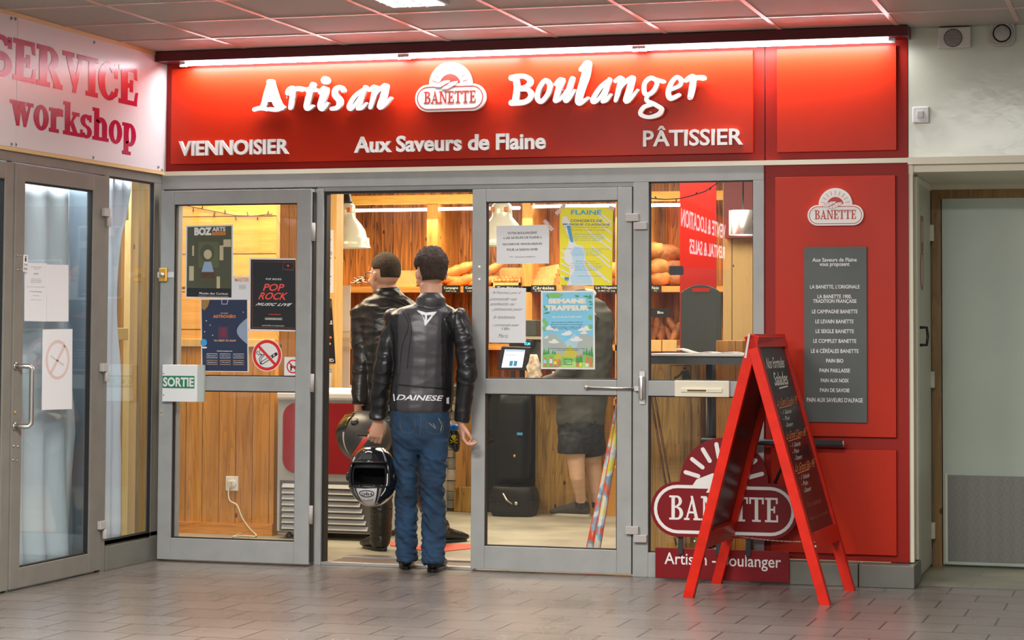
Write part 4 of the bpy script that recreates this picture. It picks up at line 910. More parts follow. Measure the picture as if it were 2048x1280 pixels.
c = thing('bread_basket', 'pale wooden box holding short loaves in the right window', 'box', at(1326, 700, YS))
for a, b in ((1299, 1325), (1327, 1356)):
    q0 = pY(a, 703, YS); q1 = pY(b, 680, YS); G().box(q0.x, q1.x, YS - .04, YS + .2, q0.z, q1.z).build('box_front', LTW, c, bevel=.003)

# ------------------------------------------------------------------ pendant lamps
SHD = mat('enamel_shade', (.66, .68, .58), .25, .1); 
def pendant(px, py_top, py_bot, Y, rpx, label, group='enamel pendant lamps'):
    a = pY(px, py_top, Y); b = pY(px, py_bot, Y); H = a.z - b.z; R_ = rpx / pxm(a)
    c = thing('pendant_lamp', label, 'lamp', (a.x, Y, b.z), group)
    pr = [(R_ * 1.04, 0), (R_ * 1.0, .02 * H), (R_ * .97, .10 * H), (R_ * .95, .22 * H), (R_ * .86, .24 * H), (R_ * .80, .38 * H), (R_ * .66, .52 * H), (R_ * .50, .62 * H), (R_ * .42, .68 * H), (R_ * .40, .80 * H), (R_ * .40, .94 * H), (R_ * .30, H)]
    G().lathe((a.x, Y, b.z), pr + [(R_ * .29, H)] + [(r - .004, h) for r, h in reversed(pr[:-1])], (0, 0, 1), 40, cap=False).build('lamp_shade', SHD, c)
    G().lathe((a.x, Y, b.z + H), [(R_ * .30, 0), (R_ * .27, .05 * H), (R_ * .2, .22 * H), (R_ * .15, .30 * H)], (0, 0, 1), 20).build('socket_cap', BLK, c)
    for sx in (-.24, .24): G().box(a.x + R_ * sx * 1.2 - .012, a.x + R_ * sx * 1.2 + .012, Y - R_ * .405, Y - R_ * .25, b.z + H * .80, b.z + H * .90).build('vent_slot', mat('vent_amber', (.6, .2, .05), .5), c)
    G().tube([(a.x, Y, b.z + H * 1.25), (a.x, Y, 2.62)], .006, 8).build('cord', BLK, c)
    G().ball((a.x, Y, b.z + H * .25), .045, .045, .06, 14).build('bulb', mat('warm_bulb', (1, 1, 1), .5, emit=(1, .80, .50), es=6), c)
pendant(691, 407, 496, 2.7, 50, 'white enamel pendant lamp hanging in the open doorway')
pendant(1004, 406, 492, 2.7, 50, 'pale enamel pendant lamp half hidden behind the recruiting notice')
c = thing('drum_lamp', 'silver drum pendant lamp shining at the right edge of the right window', 'lamp', at(1484, 470, 2.0))
a = pY(1486, 470, 2.0); b = pY(1486, 421, 2.0); r = 28 / pxm(a)
G().lathe((a.x, 2.0, a.z), [(r, 0), (r, b.z - a.z), (.02, b.z - a.z + .004)], (0, 0, 1), 30, cap=False).build('lamp_shade', mat('brushed_drum', (.6, .6, .6), .3, .8), c)
G().lathe((a.x, 2.0, a.z + .01), [(r * .9, 0), (r * .9, .01)], (0, 0, 1), 30).build('diffuser', TUBE, c)
G().tube([(a.x, 2, b.z), (a.x, 2, 2.62)], .005, 8).build('cord', BLK, c)
# fairy light wires
def wire(pts, Y, label, n=6, bl=.02):
    g = G(); P = [pY(*q, Y) for q in pts]; cm = []
    for i in range(len(P) - 1):
        for t in (0, .25, .5, .75): cm.append(P[i].lerp(P[i + 1], t))
    cm.append(P[-1]); g.tube(cm, .0028, 6)
    for k in range(n): q = cm[int((k + .5) * len(cm) / n)]; g.tube([q, q + Vector((.008 * (k % 3 - 1), 0, -bl if k % 2 else bl * .8))], .0035, 6)
    tag(g.build('light_string', DRK), label, 'string lights')
wire([(362, 409), (395, 416), (430, 423), (470, 431), (505, 432), (545, 428)], 1.44, 'thin dark fairy light string along the top of the left glass', 9, .03)
wire([(1296, 396), (1330, 399), (1360, 397), (1385, 391), (1410, 383), (1435, 366)], .03, 'thin dark fairy light string across the top of the right window', 4, .016)

# ------------------------------------------------------------------ counter, till, display
YC = 3.56
x0 = pY(700, 800, YC).x; x1 = pY(915, 800, YC).x; ztop = pY(1000, 772, YC).z
STN = tile_floor('stacked_stone', (.50, .42, .30), (.30, .27, .22), (.13, .11, .09), .30, .075, .8, 0, .006, .4, .37, 1.0)
nt = STN.node_tree; mpn = [n for n in nt.nodes if n.bl_idname == 'ShaderNodeMapping'][0]; mpn.inputs['Rotation'].default_value = (math.radians(90), 0, 0)
c = thing('service_counter', 'long service counter with stacked stone front and wooden posts', 'counter', (1.0, 3.9, 0))
g = G().box(x0, x1, YC + .02, YC + .5, 0, ztop - .04)
rs = random.Random(3); zz = .02
while zz < ztop - .08:
    hh = rs.uniform(.05, .085); xx = x0
    while xx < x1:
        ww = min(rs.uniform(.10, .28), x1 - xx); g.box(xx + .002, xx + ww - .002, YC - rs.uniform(.0, .018), YC + .03, zz + .002, zz + hh - .002, rs.choice((0, 1, 2))); xx += ww
    zz += hh
g.build('stone_front', [mat('stone_beige', (.46, .38, .27), .8, var=.3, vscale=14), mat('stone_grey', (.30, .28, .24), .8, var=.3, vscale=14), mat('stone_pale', (.60, .52, .40), .8, var=.25, vscale=14)], c)
q0 = pY(914, 800, YC - .03).x; q1 = pY(948, 800, YC - .03).x
G().box(q0, q1, YC - .05, YC + .1, .18, ztop - .04).build('post', wood('dark_post', (.42, .20, .05), (.12, .05, .015), 'z', .3, seam=False), c)
G().box(q0 - .01, q1 + .01, YC - .06, YC + .1, .0, .18).build('post_foot', CNW, c, bevel=.004)
x2 = pY(1072, 800, YC).x; x3 = pY(1170, 800, YC).x
G().box(q1, x2, YC, YC + .5, 0, ztop - .04).build('dark_front', mat('counter_black', (.010, .012, .009), .5, spec=.25), c)
G().box(x2, x3 + .08, YC - .01, YC + .5, 0, ztop - .04).build('wood_front', CNW, c)
G().box(x0, x3 + .10, YC - .06, YC + .6, ztop - .04, ztop).build('worktop', mat('worktop_dark', (.06, .055, .05), .3), c, bevel=.006)
# black bags leaning on the counter
g = thing('luggage', 'large black soft bag slumped against the dark counter front', 'bag', at(1010, 1028, YC - .2))
BAG = mat('bag_black_nylon', (.008, .009, .007), .5, spec=.25, bump=.15, bscale=18)
def softbox(x0, x1, y0, y1, z0, z1, sk=0.0, n=10):
    gg = G(); rings = []
    for i in range(n + 1):
        t = i / n; k = .78 + .22 * math.sin(math.pi * min(1, max(0, t * .94 + .03))) ** .5; z = z0 + (z1 - z0) * t
        cx, cy = (x0 + x1) / 2 + sk * t, (y0 + y1) / 2; hx, hy = (x1 - x0) / 2 * k, (y1 - y0) / 2 * k; R_ = []
        for j in range(24):
            a = 2 * math.pi * j / 24; ca, sa = math.cos(a), math.sin(a); p = 1 / (abs(ca) ** 5 + abs(sa) ** 5) ** .2
            v = Vector((cx + hx * ca * p, cy + hy * sa * p, z)); v += Vector((noise.noise(v * 6), noise.noise(v * 6 + Vector((9, 0, 0))), noise.noise(v * 5 + Vector((0, 9, 0))))) * .014; R_.append(v)
        rings.append(R_)
    gg.loft(rings); return gg
bx0 = pY(977, 1000, YC - .3).x; bx1 = pY(1068, 1000, YC - .3).x; bz1 = pY(1020, 975, YC - .3).z
softbox(bx0, bx1, YC - .34, YC - .08, .0, max(bz1, .2)).build('bag_body', BAG, g)
G().tube([(bx0 + .12, YC - .345, bz1 * .8), (bx0 + .15, YC - .36, bz1 * .6), (bx0 + .19, YC - .345, bz1 * .45)], .008, 8).build('zip_pull', STEEL, g)
q = pY(1032, 1007, YC - .35); G().lathe(q, [(.013, 0), (.013, .006)], (0, -1, 0), 14).build('stud', STEEL, g)
h = thing('garment_bag', 'tall black garment hanging at the counter behind the closed door', 'bag', at(1000, 800, YC - .3))
softbox(pY(980, 900, YC - .3).x, pY(1045, 900, YC - .3).x, YC - .25, YC - .05, max(bz1, .2) + .01, pY(1000, 792, YC - .3).z, .02).build('garment_body', BAG, h)
q = pY(1029, 912, YC - .26); G().ball(q, .010, .006, .011, 8).build('yellow_button', YEL, h)
q = pY(1040, 868, YC - .26); G().box(q.x - .02, q.x + .02, q.y - .008, q.y, q.z - .008, q.z + .01).build('blue_tag', BL, h)
# things on the counter
ZT = ztop
c = thing('tablet_stand', 'white screened tablet on a black stand behind the closed door glass', 'tablet', (at(1020, 760, 3.3).x, 3.4, ZT))
q = [pY(*p, 3.35) for p in ((1003, 693), (1061, 695), (1053, 741), (993, 739))]
G().prism([q[3], q[2], q[1], q[0]], (0, .03, .004)).build('case', BLK, c, bevel=.004)
q = [pY(*p, 3.344) for p in ((1010, 699), (1050, 700), (1044, 735), (1003, 735))]
gg = G(); gg.prism([q[3], q[2], q[1], q[0]], (0, .002, 0), 0)
def fq(u, v): return q[3].lerp(q[2], u).lerp(q[0].lerp(q[1], u), v) + Vector((0, -.001, 0))
for (u0, v0, u1, v1, mm) in ((.35, .08, .52, .38, 1), (.56, .08, .73, .38, 1), (.05, .68, .6, .72, 2), (.05, .92, 1, .97, 1)): gg.sheet([fq(u0, v0), fq(u1, v0), fq(u1, v1), fq(u0, v1)], mm)
gg.build('screen', [mat('lit_screen', (.8, .85, 1), .3, emit=(.75, .82, 1), es=1.1), BL, GY], c)
q = pY(1026, 742, 3.38); G().box(q.x - .012, q.x + .012, 3.37, 3.39, ZT, q.z).box(q.x - .07, q.x + .07, 3.33, 3.45, ZT, ZT + .012).build('stand', BLK, c)
c = thing('card_display', 'small black customer display with cyan digits behind the tablet', 'display', (at(1050, 700, 3.5).x, 3.6, ZT))
q = rectpx(1018, 693, 1066, 681, 3.52); G().box(q[0], q[1], 3.52, 3.58, q[2], q[3]).build('housing', BLK, c, bevel=.004)
qq = (q[0] + q[1]) / 2; G().box(qq - .015, qq + .015, 3.54, 3.57, ZT, q[2]).build('stand', BLK, c)
q = rectpx(1049, 691, 1060, 685, 3.515); g = G(); g.text('17,30', (q[0], q[2], q[1], q[3]), FY(3.518), None, .02); g.build('digits', mat('cyan_digits', (0, .5, .7), .5, emit=(.05, .7, 1), es=3), c)
c = thing('till_screen', 'grey framed till screen seen from behind left of the mountain poster', 'till', (at(1080, 760, 3.5).x, 3.6, ZT))
q = rectpx(1052, 757, 1080, 673, 3.6); G().box(q[0], q[1], 3.60, 3.64, q[2] + .05, q[3]).build('screen_back', mat('till_grey', (.10, .11, .10), .35), c, bevel=.004)
G().box(q[0] - .01, q[1] + .02, 3.56, 3.70, q[3] - .02, q[3] + .0).build('screen_top', mat('till_cream', (.55, .52, .36), .5), c)
G().box((q[0] + q[1]) / 2 - .03, (q[0] + q[1]) / 2 + .03, 3.62, 3.66, ZT, q[2] + .06).build('stand', BLK, c)
q = rectpx(1049, 673, 1072, 640, 3.75); tag(G().box(q[0], q[1], 3.75, 3.95, q[2], q[3]).box(q[0] + .02, q[1] - .02, 3.8, 3.9, ZT, q[2]).build('receipt_printer', mat('printer_grey', (.06, .07, .06), .4), None, .006), 'dark boxy receipt printer on a riser behind the till screen', 'printer')
# crumpled bag of sweets
q = pY(1068, 758, 3.3); g = G()
rings = []
for i in range(9):
    t = i / 8; r = .055 * (math.sin(math.pi * (.15 + .75 * t)) ** .8); R_ = []
    for j in range(14): a = 2 * math.pi * j / 14; v = Vector((q.x + r * math.cos(a), 3.30 + r * .7 * math.sin(a), ZT + .23 * t)); v += Vector((noise.noise(v * 30), noise.noise(v * 30 + Vector((5, 0, 0))), 0)) * .02; R_.append(v)
    rings.append(R_)
g.loft(rings); mm = mat('printed_cellophane', (.72, .55, .42), .35, var=.6, vscale=26)
tag(g.build('sweet_bag', mm), 'crumpled printed bag standing on the counter right of the tablet', 'bag')
q = pY(1100, 770, 3.35); gg = G(); gg.lathe((q.x + .03, 3.4, ZT), [(.07, 0), (.075, .02), (.06, .08), (.03, .095)], (0, 0, 1), 18); tag(gg.build('tip_bowl', mat('taupe', (.30, .24, .19), .5)), 'taupe rounded pot on the counter under the mountain poster', 'pot')
# glass vitrine seen behind the man with glasses
c = thing('pastry_vitrine', 'glass pastry case with pale card behind the man with glasses', 'display case', (pY(690, 780, 3.1).x, 3.3, 0))
q = rectpx(674, 786, 712, 662, 3.1); vx1 = pY(860, 700, 3.1).x
G().box(q[0] - .3, vx1, 3.1, 3.48, .0, q[2] - .02).build('base_cabinet', mat('vitrine_base', (.5, .48, .42), .5), c)
G().box(q[0] - .3, vx1, 3.1, 3.106, q[2] - .02, q[3]).build('front_glass', GLS, c)
G().box(q[0] - .3, vx1, 3.095, 3.115, q[3] - .012, q[3] + .0).box(q[0] - .3, vx1, 3.095, 3.115, q[3] - .07, q[3] - .045).build('glass_rail', mat('rail_cream', (.7, .62, .42), .3), c)
q2 = rectpx(676, 662, 700, 571, 3.2); G().box(q2[0], q2[1], 3.2, 3.205, q[3] - .4, q2[3]).build('menu_card', WHT2, c)
for i in range(5):
    px = 688 + i * 14; qq = pY(px, 769, 3.2); rg = []
    for t in range(9):
        a = -1.2 + 2.4 * t / 8; r = .026 * (1 - (abs(t - 4) / 4.4) ** 2) ** .6 * (1 + .15 * (t % 2)); cc = Vector((qq.x + .05 * math.sin(a), 3.2 + .03 * math.cos(a), q[2] + .022))
        tn = Vector((math.cos(a), -math.sin(a), 0)); sd_ = Vector((0, 0, 1)).cross(tn)
        rg.append([cc + sd_ * math.cos(b) * r + Vector((0, 0, 1)) * math.sin(b) * r for b in [2 * math.pi * j / 10 for j in range(10)]])
    tag(G().loft(rg).build('croissant', BREAD), 'golden croissant on the pastry case behind the man with glasses', 'pastry', 'croissants on the pastry case')

# ------------------------------------------------------------------ right window interior
struct(G().box(pY(1446, 600, 2.9).x, 5, 2.9, 2.98, 0, 2.62).build('wall_right', wood('pale_pine', (.52, .36, .14), (.34, .20, .06), 'z', .2, contrast=.6)))
q0 = pY(1447, 476, 2.8); struct(G().box(q0.x, 5, 2.8, 2.9, q0.z, 2.62).build('wall_right', mat('maroon_reflection_panel', (.16, .03, .03), .6)))  # added panel; its maroon colour stands in for a dark red reflection on the glass
BAN = mat('banner_red', (.66, .025, .015), .5, spec=.3); 
x0, x1, z0, z1 = rectpx(1360, 600, 1432, 352, 1.6)
tag(G().box(x0, x1, 1.6, 1.612, z0 - .6, 2.62).build('hanging_banner', BAN), 'plain bright red banner hanging in the right window', 'banner')
c = thing('grey_board', 'tall dark grey board with rounded top and red handle slot', 'board', pY(1402, 800, 1.4))
x0, x1, z0, z1 = rectpx(1361, 760, 1442, 571, 1.4); GB = mat('board_slate', (.065, .085, .09), .3); zl = .02
P = [(x0, zl), (x1, zl)] + [(x1 - (x1 - x0) * i / 10, z1 - .045 + .050 * math.sin(math.pi * i / 10) ** .8) for i in range(11)]
G().prism([FY(1.4)(*p) for p in P], (0, .02, 0)).build('panel', GB, c, bevel=.003)
a = pY(1384, 580, 1.4); b = pY(1420, 580, 1.4); G().prism([FY(1.396)(*p) for p in rrect(a.x, b.x, a.z - .011, a.z + .011, .010)], (0, .005, 0)).build('handle_slot', BAN, c)
for px in (1356, 1445):
    a = pY(px - 4, 706, 1.42); b = pY(px + 4, 706, 1.42); G().box(a.x, b.x, 1.405, 1.43, .0, a.z).build('wooden_rail', SHW, c, bevel=.006)
# high table with magazine
c = thing('high_table', 'white topped standing table with dark edge inside the right window', 'table', pY(1410, 710, .7))
a = pY(1298, 708, .5); b = pY(1530, 708, .5); zt2 = pY(1400, 708, .5).z
G().box(a.x - .02, b.x + .15, .5, 1.0, zt2 - .012, zt2).build('tabletop', WHT2, c, bevel=.003)
G().box(a.x, b.x + .12, .53, .97, zt2 - .058, zt2 - .012).build('apron', mat('apron_dark', (.04, .05, .05), .4), c)
for (px, ) in ((1418,), (1500,)):
    q = pY(px, 800, .75); G().tube([(q.x, .75, 0), (q.x, .75, zt2 - .05)], .018, 12).build('leg', BLK, c)
g = G(); a = pY(1346, 700, .6); b = pY(1478, 704, .6); N = 14; R_ = []
for i in range(N + 1):
    t = i / N; x_ = a.x + (b.x - a.x) * t; z_ = zt2 + .006 + .022 * math.exp(-((t - .05) / .12) ** 2) + .006 * math.sin(t * 9) ** 2; R_.append((x_, z_))
g.loft([[Vector((x_, .56, z_)), Vector((x_, .76, z_)), Vector((x_, .76, z_ - .004)), Vector((x_, .56, z_ - .004))] for x_, z_ in R_])
tag(g.build('open_magazine', pap), 'curling open magazine lying on the white standing table', 'magazine')
c = thing('waste_cabinet', 'wooden waste bin cabinet with bin pictogram behind the right window', 'cabinet', pY(1350, 800, 1.1))
x0, x1, z0, z1 = rectpx(1290, 1010, 1401, 727, 1.1)
G().box(x0, x1, 1.1, 1.5, 0, z1).build('body', CNW, c, bevel=.004)
q = rectpx(1341, 760, 1381, 731, 1.095); g = G(); fz = FY(1.0985); lw = .004
for P in ([(q[0], q[2]), (q[0], q[3])], [(q[0], q[3]), (q[1], q[3])], [(q[1], q[3]), (q[1], q[2])]): g.stroke(P, lw, fz, (0, .001, 0))
u = (q[1] - q[0]); v = q[3] - q[2]
g.disc(q[0] + u * .70, q[2] + v * .80, u * .08, fz, (0, .001, 0), 14)
g.prism([fz(q[0] + u * a_, q[2] + v * b_) for a_, b_ in ((.58, 0), (.82, 0), (.86, .62), (.56, .62))], (0, .001, 0))
g.stroke([(q[0] + u * .58, q[2] + v * .58), (q[0] + u * .44, q[2] + v * .3), (q[0] + u * .2, q[2] + v * .12)], .012, fz, (0, .001, 0)); g.stroke([(q[0] + u * .84, q[2] + v * .58), (q[0] + u * .94, q[2] + v * .1)], .012, fz, (0, .001, 0))
g.build('pictogram', INK, c)
x0, x1, z0, z1 = rectpx(1432, 1010, 1486, 681, 1.15)
tag(G().box(x0, x1, 1.15, 1.5, 0, z1).build('bin_cabinet', YEV, None, .004), 'narrow yellow wooden cabinet right of the grey board', 'cabinet')
for i, (p0, p1) in enumerate((((1302, 795), (1352, 1090)), ((1309, 792), (1362, 1088)))):
    a = pY(*p0, .55); b = pY(*p1, .28); b.z = max(b.z, .0); tag(G().tube([b, a, a + (a - b) * .12], .006, 8).lathe(b + Vector((0, 0, .04)), [(.03, 0), (.03, .004)], (0, 0, 1), 12).build('ski_pole', mat('pole_bronze', (.20, .10, .05), .35, .5)), ['thin bronze ski pole leaning nearest the door post', 'thin bronze ski pole leaning right of its twin'][i], 'ski pole', 'ski poles leaning in the right window')
# skis leaning behind the closed leaf
SK1 = mat('ski_red', (.70, .06, .02), .3); 
m = mat('ski_graphic', (.5, .6, .7), .3); nt = m.node_tree; bb = nt.nodes['Principled BSDF']; tc = _n(nt, 'ShaderNodeTexCoord'); nz = _n(nt, 'ShaderNodeTexNoise'); nz.inputs['Scale'].default_value = 9; rp = _n(nt, 'ShaderNodeValToRGB')
el = rp.color_ramp.elements; el[0].position = .36; el[0].color = (.75, .10, .03, 1); el[1].position = .64; el[1].color = (.75, .70, .06, 1)
e = el.new(.45); e.color = (.12, .40, .55, 1); e = el.new(.52); e.color = (.70, .75, .8, 1)
nt.links.new(tc.outputs['Object'], nz.inputs[0]); nt.links.new(nz.outputs[0], rp.inputs[0]); nt.links.new(rp.outputs[0], bb.inputs['Base Color'])
for i, (b0, t0, ys, lb) in enumerate((((1186, 1106), (1246, 790), .22, 'red edged multicoloured ski leaning behind the closed door, the nearer one'), ((1172, 1104), (1240, 800), .30, 'thin red and blue ski leaning behind its brighter twin'))):
    b = pY(*b0, ys); b.z = .0; t = pY(*t0, ys + .35); d = (t - b); L_ = d.length; d.normalize(); s = Vector((1, .35, 0)); s = (s - d * s.dot(d)).normalized(); nn = s.cross(d)
    c = thing('ski', lb, 'ski', b, 'skis behind the closed door'); g = G(); rg = []; ge = []
    for k in range(13):
        f = k / 12; w_ = .019 + .009 * abs(f - .45); w_ = w_ if k < 11 else w_ * (.8 if k == 11 else .35); cc = b + d * (L_ * 1.25 * f) + nn * (.0 if k < 10 else .012 * (k - 9))
        rg.append([cc - s * w_ - nn * .005, cc + s * w_ - nn * .005, cc + s * w_ + nn * .005, cc - s * w_ + nn * .005]); ge.append([cc - s * w_ * .78 - nn * .008, cc + s * w_ * .78 - nn * .008, cc + s * w_ * .78 + nn * .008, cc - s * w_ * .78 + nn * .008])
    g.loft(rg); g.build('ski_edge', SK1, c); G().loft(ge[1:]).build('ski_top', m, c)
# small crate and stool behind the skis
x0, x1, z0, z1 = rectpx(1214, 985, 1250, 935, 3.55)
tag(G().box(x0, x1 + .1, 3.55, 3.85, .0, z1).build('orange_crate', mat('crate_orange', (.70, .34, .05), .5)), 'orange crate on the floor right of the standing customer', 'crate')
q = pZ(905, 1098, .003)
g = G(); R_ = [pZ(*p, .0) for p in ((815, 1095), (860, 1106), (945, 1098), (945, 1089), (880, 1090))]
g.prism([Vector((p.x, p.y, .004)) for p in R_], (0, 0, -.003)); g.prism([Vector((p.x, p.y, .004)) for p in (pZ(780, 1092, 0), pZ(815, 1096, 0), pZ(812, 1088, 0), pZ(782, 1084, 0))], (0, 0, -.003))
tag(g.build('floor_arrow', mat('floor_tape_red', (.70, .08, .03), .5)), 'red direction arrow tape stuck on the bakery floor', 'floor marking')
# ------------------------------------------------------------------ posters on the open left leaf
YG = -.094
def dr(d):
    d.rect(.03, .02, .97, .98, 1); d.text('BOZ', .18, .86, .55, .97, 2, .06, .0); d.text('ARTS', .56, .91, .84, .97, 2, .03); d.rect(.56, .86, .84, .90, 3); d.text('VALENCE', .58, .867, .82, .893, 1, .02)
    d.rect(.27, .42, .70, .77, 4); d.ell(.46, .62, .15, 1, rv=.12); d.ell(.47, .60, .085, 5, rv=.065); d.poly([(.34, .36), (.60, .36), (.54, .50), (.40, .50)], 7)
    d.rect(.33, .28, .62, .36, 8)
    for (u0, v0, u1, v1) in ((.08, .24, .18, .44), (.72, .52, .80, .72), (.66, .12, .73, .30), (.80, .70, .96, .80), (.14, .58, .18, .72)): d.rect(u0, v0, u1, v1, 5)
    d.rect(.04, .02, .96, .14, 6)
    d.text('Musée des Curieux', .30, .055, .90, .085, 2, .01); d.text('exposition ouverte tous les jours', .28, .025, .9, .04, 2, .0)
sheetobj('art_poster', 'tall dark olive poster headed BOZ ARTS on the open leaf', 'poster', [(372, 451), (466, 449), (466, 598), (370, 596)], YG, [pap, OL, WH, OR, GN if 0 else c_('moss', .12, .13, .06), TN, BK, PB_, c_('umber', .10, .05, .02)], dr)
def dr(d):
    d.text('MASTER', .1, .78, .95, .93, 1, .03)
    for k in range(4): d.rect(.35, .62 - k * .05, .75, .635 - k * .05, 2)
sheetobj('small_notice', 'small white notice with orange heading between the dark posters', 'notice', [(466, 553), (500, 553), (500, 601), (466, 600)], YG + .001, [pap, OR, MG], dr)
def dr(d):
    d.rect(.02, .01, .98, .99, 1); d.ell(1.0, .55, .2, 2, rv=.15) if 0 else d.poly([(.98, .38)] + [(.98 - .22 * math.sin(math.pi * i / 14), .38 + .36 * i / 14) for i in range(15)] + [(.98, .74)], 2)
    d.rect(.36, .44, .58, .62, 3); d.rect(.42, .48, .53, .60, 4); d.text('SOIRÉE', .42, .795, .58, .815, 6, .01); d.text('ASTROGÉO', .26, .74, .74, .79, 5, .03)
    d.text('DU 08/07 AU 02/09', .28, .415, .74, .44, 6, .02)
    d.line([(.45, .99), (.45, .93), (.56, .93), (.58, .99)], .008, 7, sub=1)
    d.text('Informations', .34, .275, .66, .295, 7, .01)
    for j in range(2):
        for i in range(3):
            u = .12 + .28 * i; v = .19 - .09 * j; d.line([(u, v), (u + .22, v), (u + .22, v + .055), (u, v + .055)], .006, 6 if j else 7, close=True, sub=1); d.text(['Réservation', 'Tarif 5 euros', 'Adultes', 'Planétarium', 'Télescopes', 'Familles'][i + 3 * j], u + .02, v + .02, u + .2, v + .038, 7, .005)
    for p in ((.2, .64), (.08, .55), (.9, .82), (.25, .5), (.12, .7)): d.ell(*p, .012, 7, 8)
    d.ell(.06, .40, .07, 8); d.ell(.07, .33, .06, 7, rv=.012); d.poly([(.02, .99), (.2, .99), (.16, .9), (.08, .84), (.02, .88)], 9)
sheetobj('astronomy_poster', 'navy poster with moon and orange ASTROGÉO title', 'poster', [(401, 598), (496, 598), (497, 744), (403, 743)], YG - .0, [pap, NV, c_('moon', .30, .38, .52), c_('plum', .08, .04, .10), c_('dark_red', .20, .03, .05), OR, YL if 0 else c_('sand', .80, .50, .25), WH, BL, c_('bronze', .35, .2, .06)], dr)
def dr(d):
    d.rect(.03, .02, 1, .98, 1); d.line([(.07, .04), (.07, .95), (.99, .95)], .004, 2, sub=1); d.line([(.07, .045), (.99, .045)], .006, 2)
    d.line([(.74, .95), (.72, .85), (.95, .84), (.97, .95)], .007, 2, close=True, sub=1); d.ell(.84, .90, .02, 3)
    d.text('PAR MOON' if 0 else 'POP MOOD', .36, .70, .70, .725, 4, .02, space=1.2); d.text('POP', .32, .55, .75, .65, 3, .02, .12); d.text('ROCK', .23, .43, .82, .53, 3, .02, .12)
    d.text('MUSIC LIVE', .17, .345, .90, .385, 4, .03, .1, 1.15); d.rect(.42, .225, .68, .232, 3); d.rect(.34, .15, .72, .185, 5); d.text('vendredi soir', .36, .157, .70, .178, 4, .0); d.text('entrée libre et restauration', .28, .065, .76, .085, 4, 0)
sheetobj('concert_poster', 'black poster with coral POP ROCK and white MUSIC LIVE', 'poster', [(499, 516), (591, 517), (591, 663), (498, 661)], YG - .001, [pap, BK, c_('rust', .40, .08, .03), PK, WH, MG], dr)
# no smoking disc
def nosmoke(ax, ay, r, name, label, Y, dog=False):
    a = pY(ax, ay, Y); k = r / 375; g = G(); F0 = lambda d: (lambda u, v: Vector((a.x + u * k, Y - d, a.z + v * k)))
    e = (0, .0004, 0)
    if dog:
        g.prism([F0(0)(*p) for p in [(-1.3, -1.25), (1.0, -1.25), (1.0, 1.3), (-1.3, 1.3)]], e, 0)
    else: g.disc(0, 0, 1.0, F0(0), e, 48, 0)
    R0 = .95
    g.disc(0, 0, R0, F0(.0006), e, 48, 1); g.disc(0, 0, R0 * .80, F0(.0012), e, 48, 0)
    if dog:
        g.prism([F0(.0018)(*p) for p in [(-.45, .45), (-.3, .1), (.5, .05), (.6, -.6), (.4, -.6), (.3, -.2), (-.15, -.2), (-.2, -.6), (-.35, -.6), (-.4, .1)]], e, 2)
    else:
        g.stroke([(-.33, -.48), (.62, .08)], .20, F0(.0018), e, 2); g.stroke([(-.30, -.46), (.48, .0)], .11, F0(.0022), e, 0); g.stroke([(.36, -.07), (.40, -.045)], .11, F0(.0024), e, 2)
        g.stroke([(-.42, -.55), (-.50, -.20), (-.32, .0), (-.52, .15), (-.44, .34)], .04, F0(.0022), e, 2); g.stroke([(-.36, -.5), (-.38, -.22), (-.18, .02), (-.52, .02), (-.70, .14), (-.60, .26)], .04, F0(.0024), e, 2)
    g.stroke([(-.55, .55), (.55, -.55)], .17, F0(.0028), e, 1)
    tag(g.build(name, [WH, RD, BK]), label, 'sticker')
nosmoke(534, 710.5, 33.5, 'no_smoking_sign', 'round red and white no smoking sticker on the leaf glass', YG)
nosmoke(586, 733, 15, 'no_dogs_sign', 'square no dogs sticker half cut off by the leaf edge', YG, True)
# SORTIE box over the leaf
YX = -.150
c = thing('exit_sign', 'white box with green SORTIE lettering fixed on the open leaf', 'sign', pY(358, 803, YX))
a = pY(324, 803, YX); b = pY(393, 730, YX)
G().box(a.x, b.x, YX, -.117, a.z, b.z).build('cover', WHT2, c, bevel=.002)
q = pY(409, 790, -.125); G().box(b.x, q.x, -.135, -.117, a.z, b.z + .0).build('side_flap', mat('frosted_plastic', (.48, .52, .48), .4), c)
g = G(); a2 = pY(325, 776, YX); b2 = pY(389, 752, YX); g.box(a2.x, b2.x, YX - .0012, YX, a2.z, b2.z, 0); g.text('SORTIE', (a2.x + .004, a2.z + .008, b2.x - .003, b2.z - .008), FY(YX - .002), None, .035, 1)
g.build('lettering_strip', [mat('exit_green', (.02, .22, .10), .5), WH], c)
for py in (747, 790): q = pY(327, py, YX); G().lathe(q, [(.004, 0), (.004, .002)], (0, -1, 0), 8).build('rivet', MG, c)

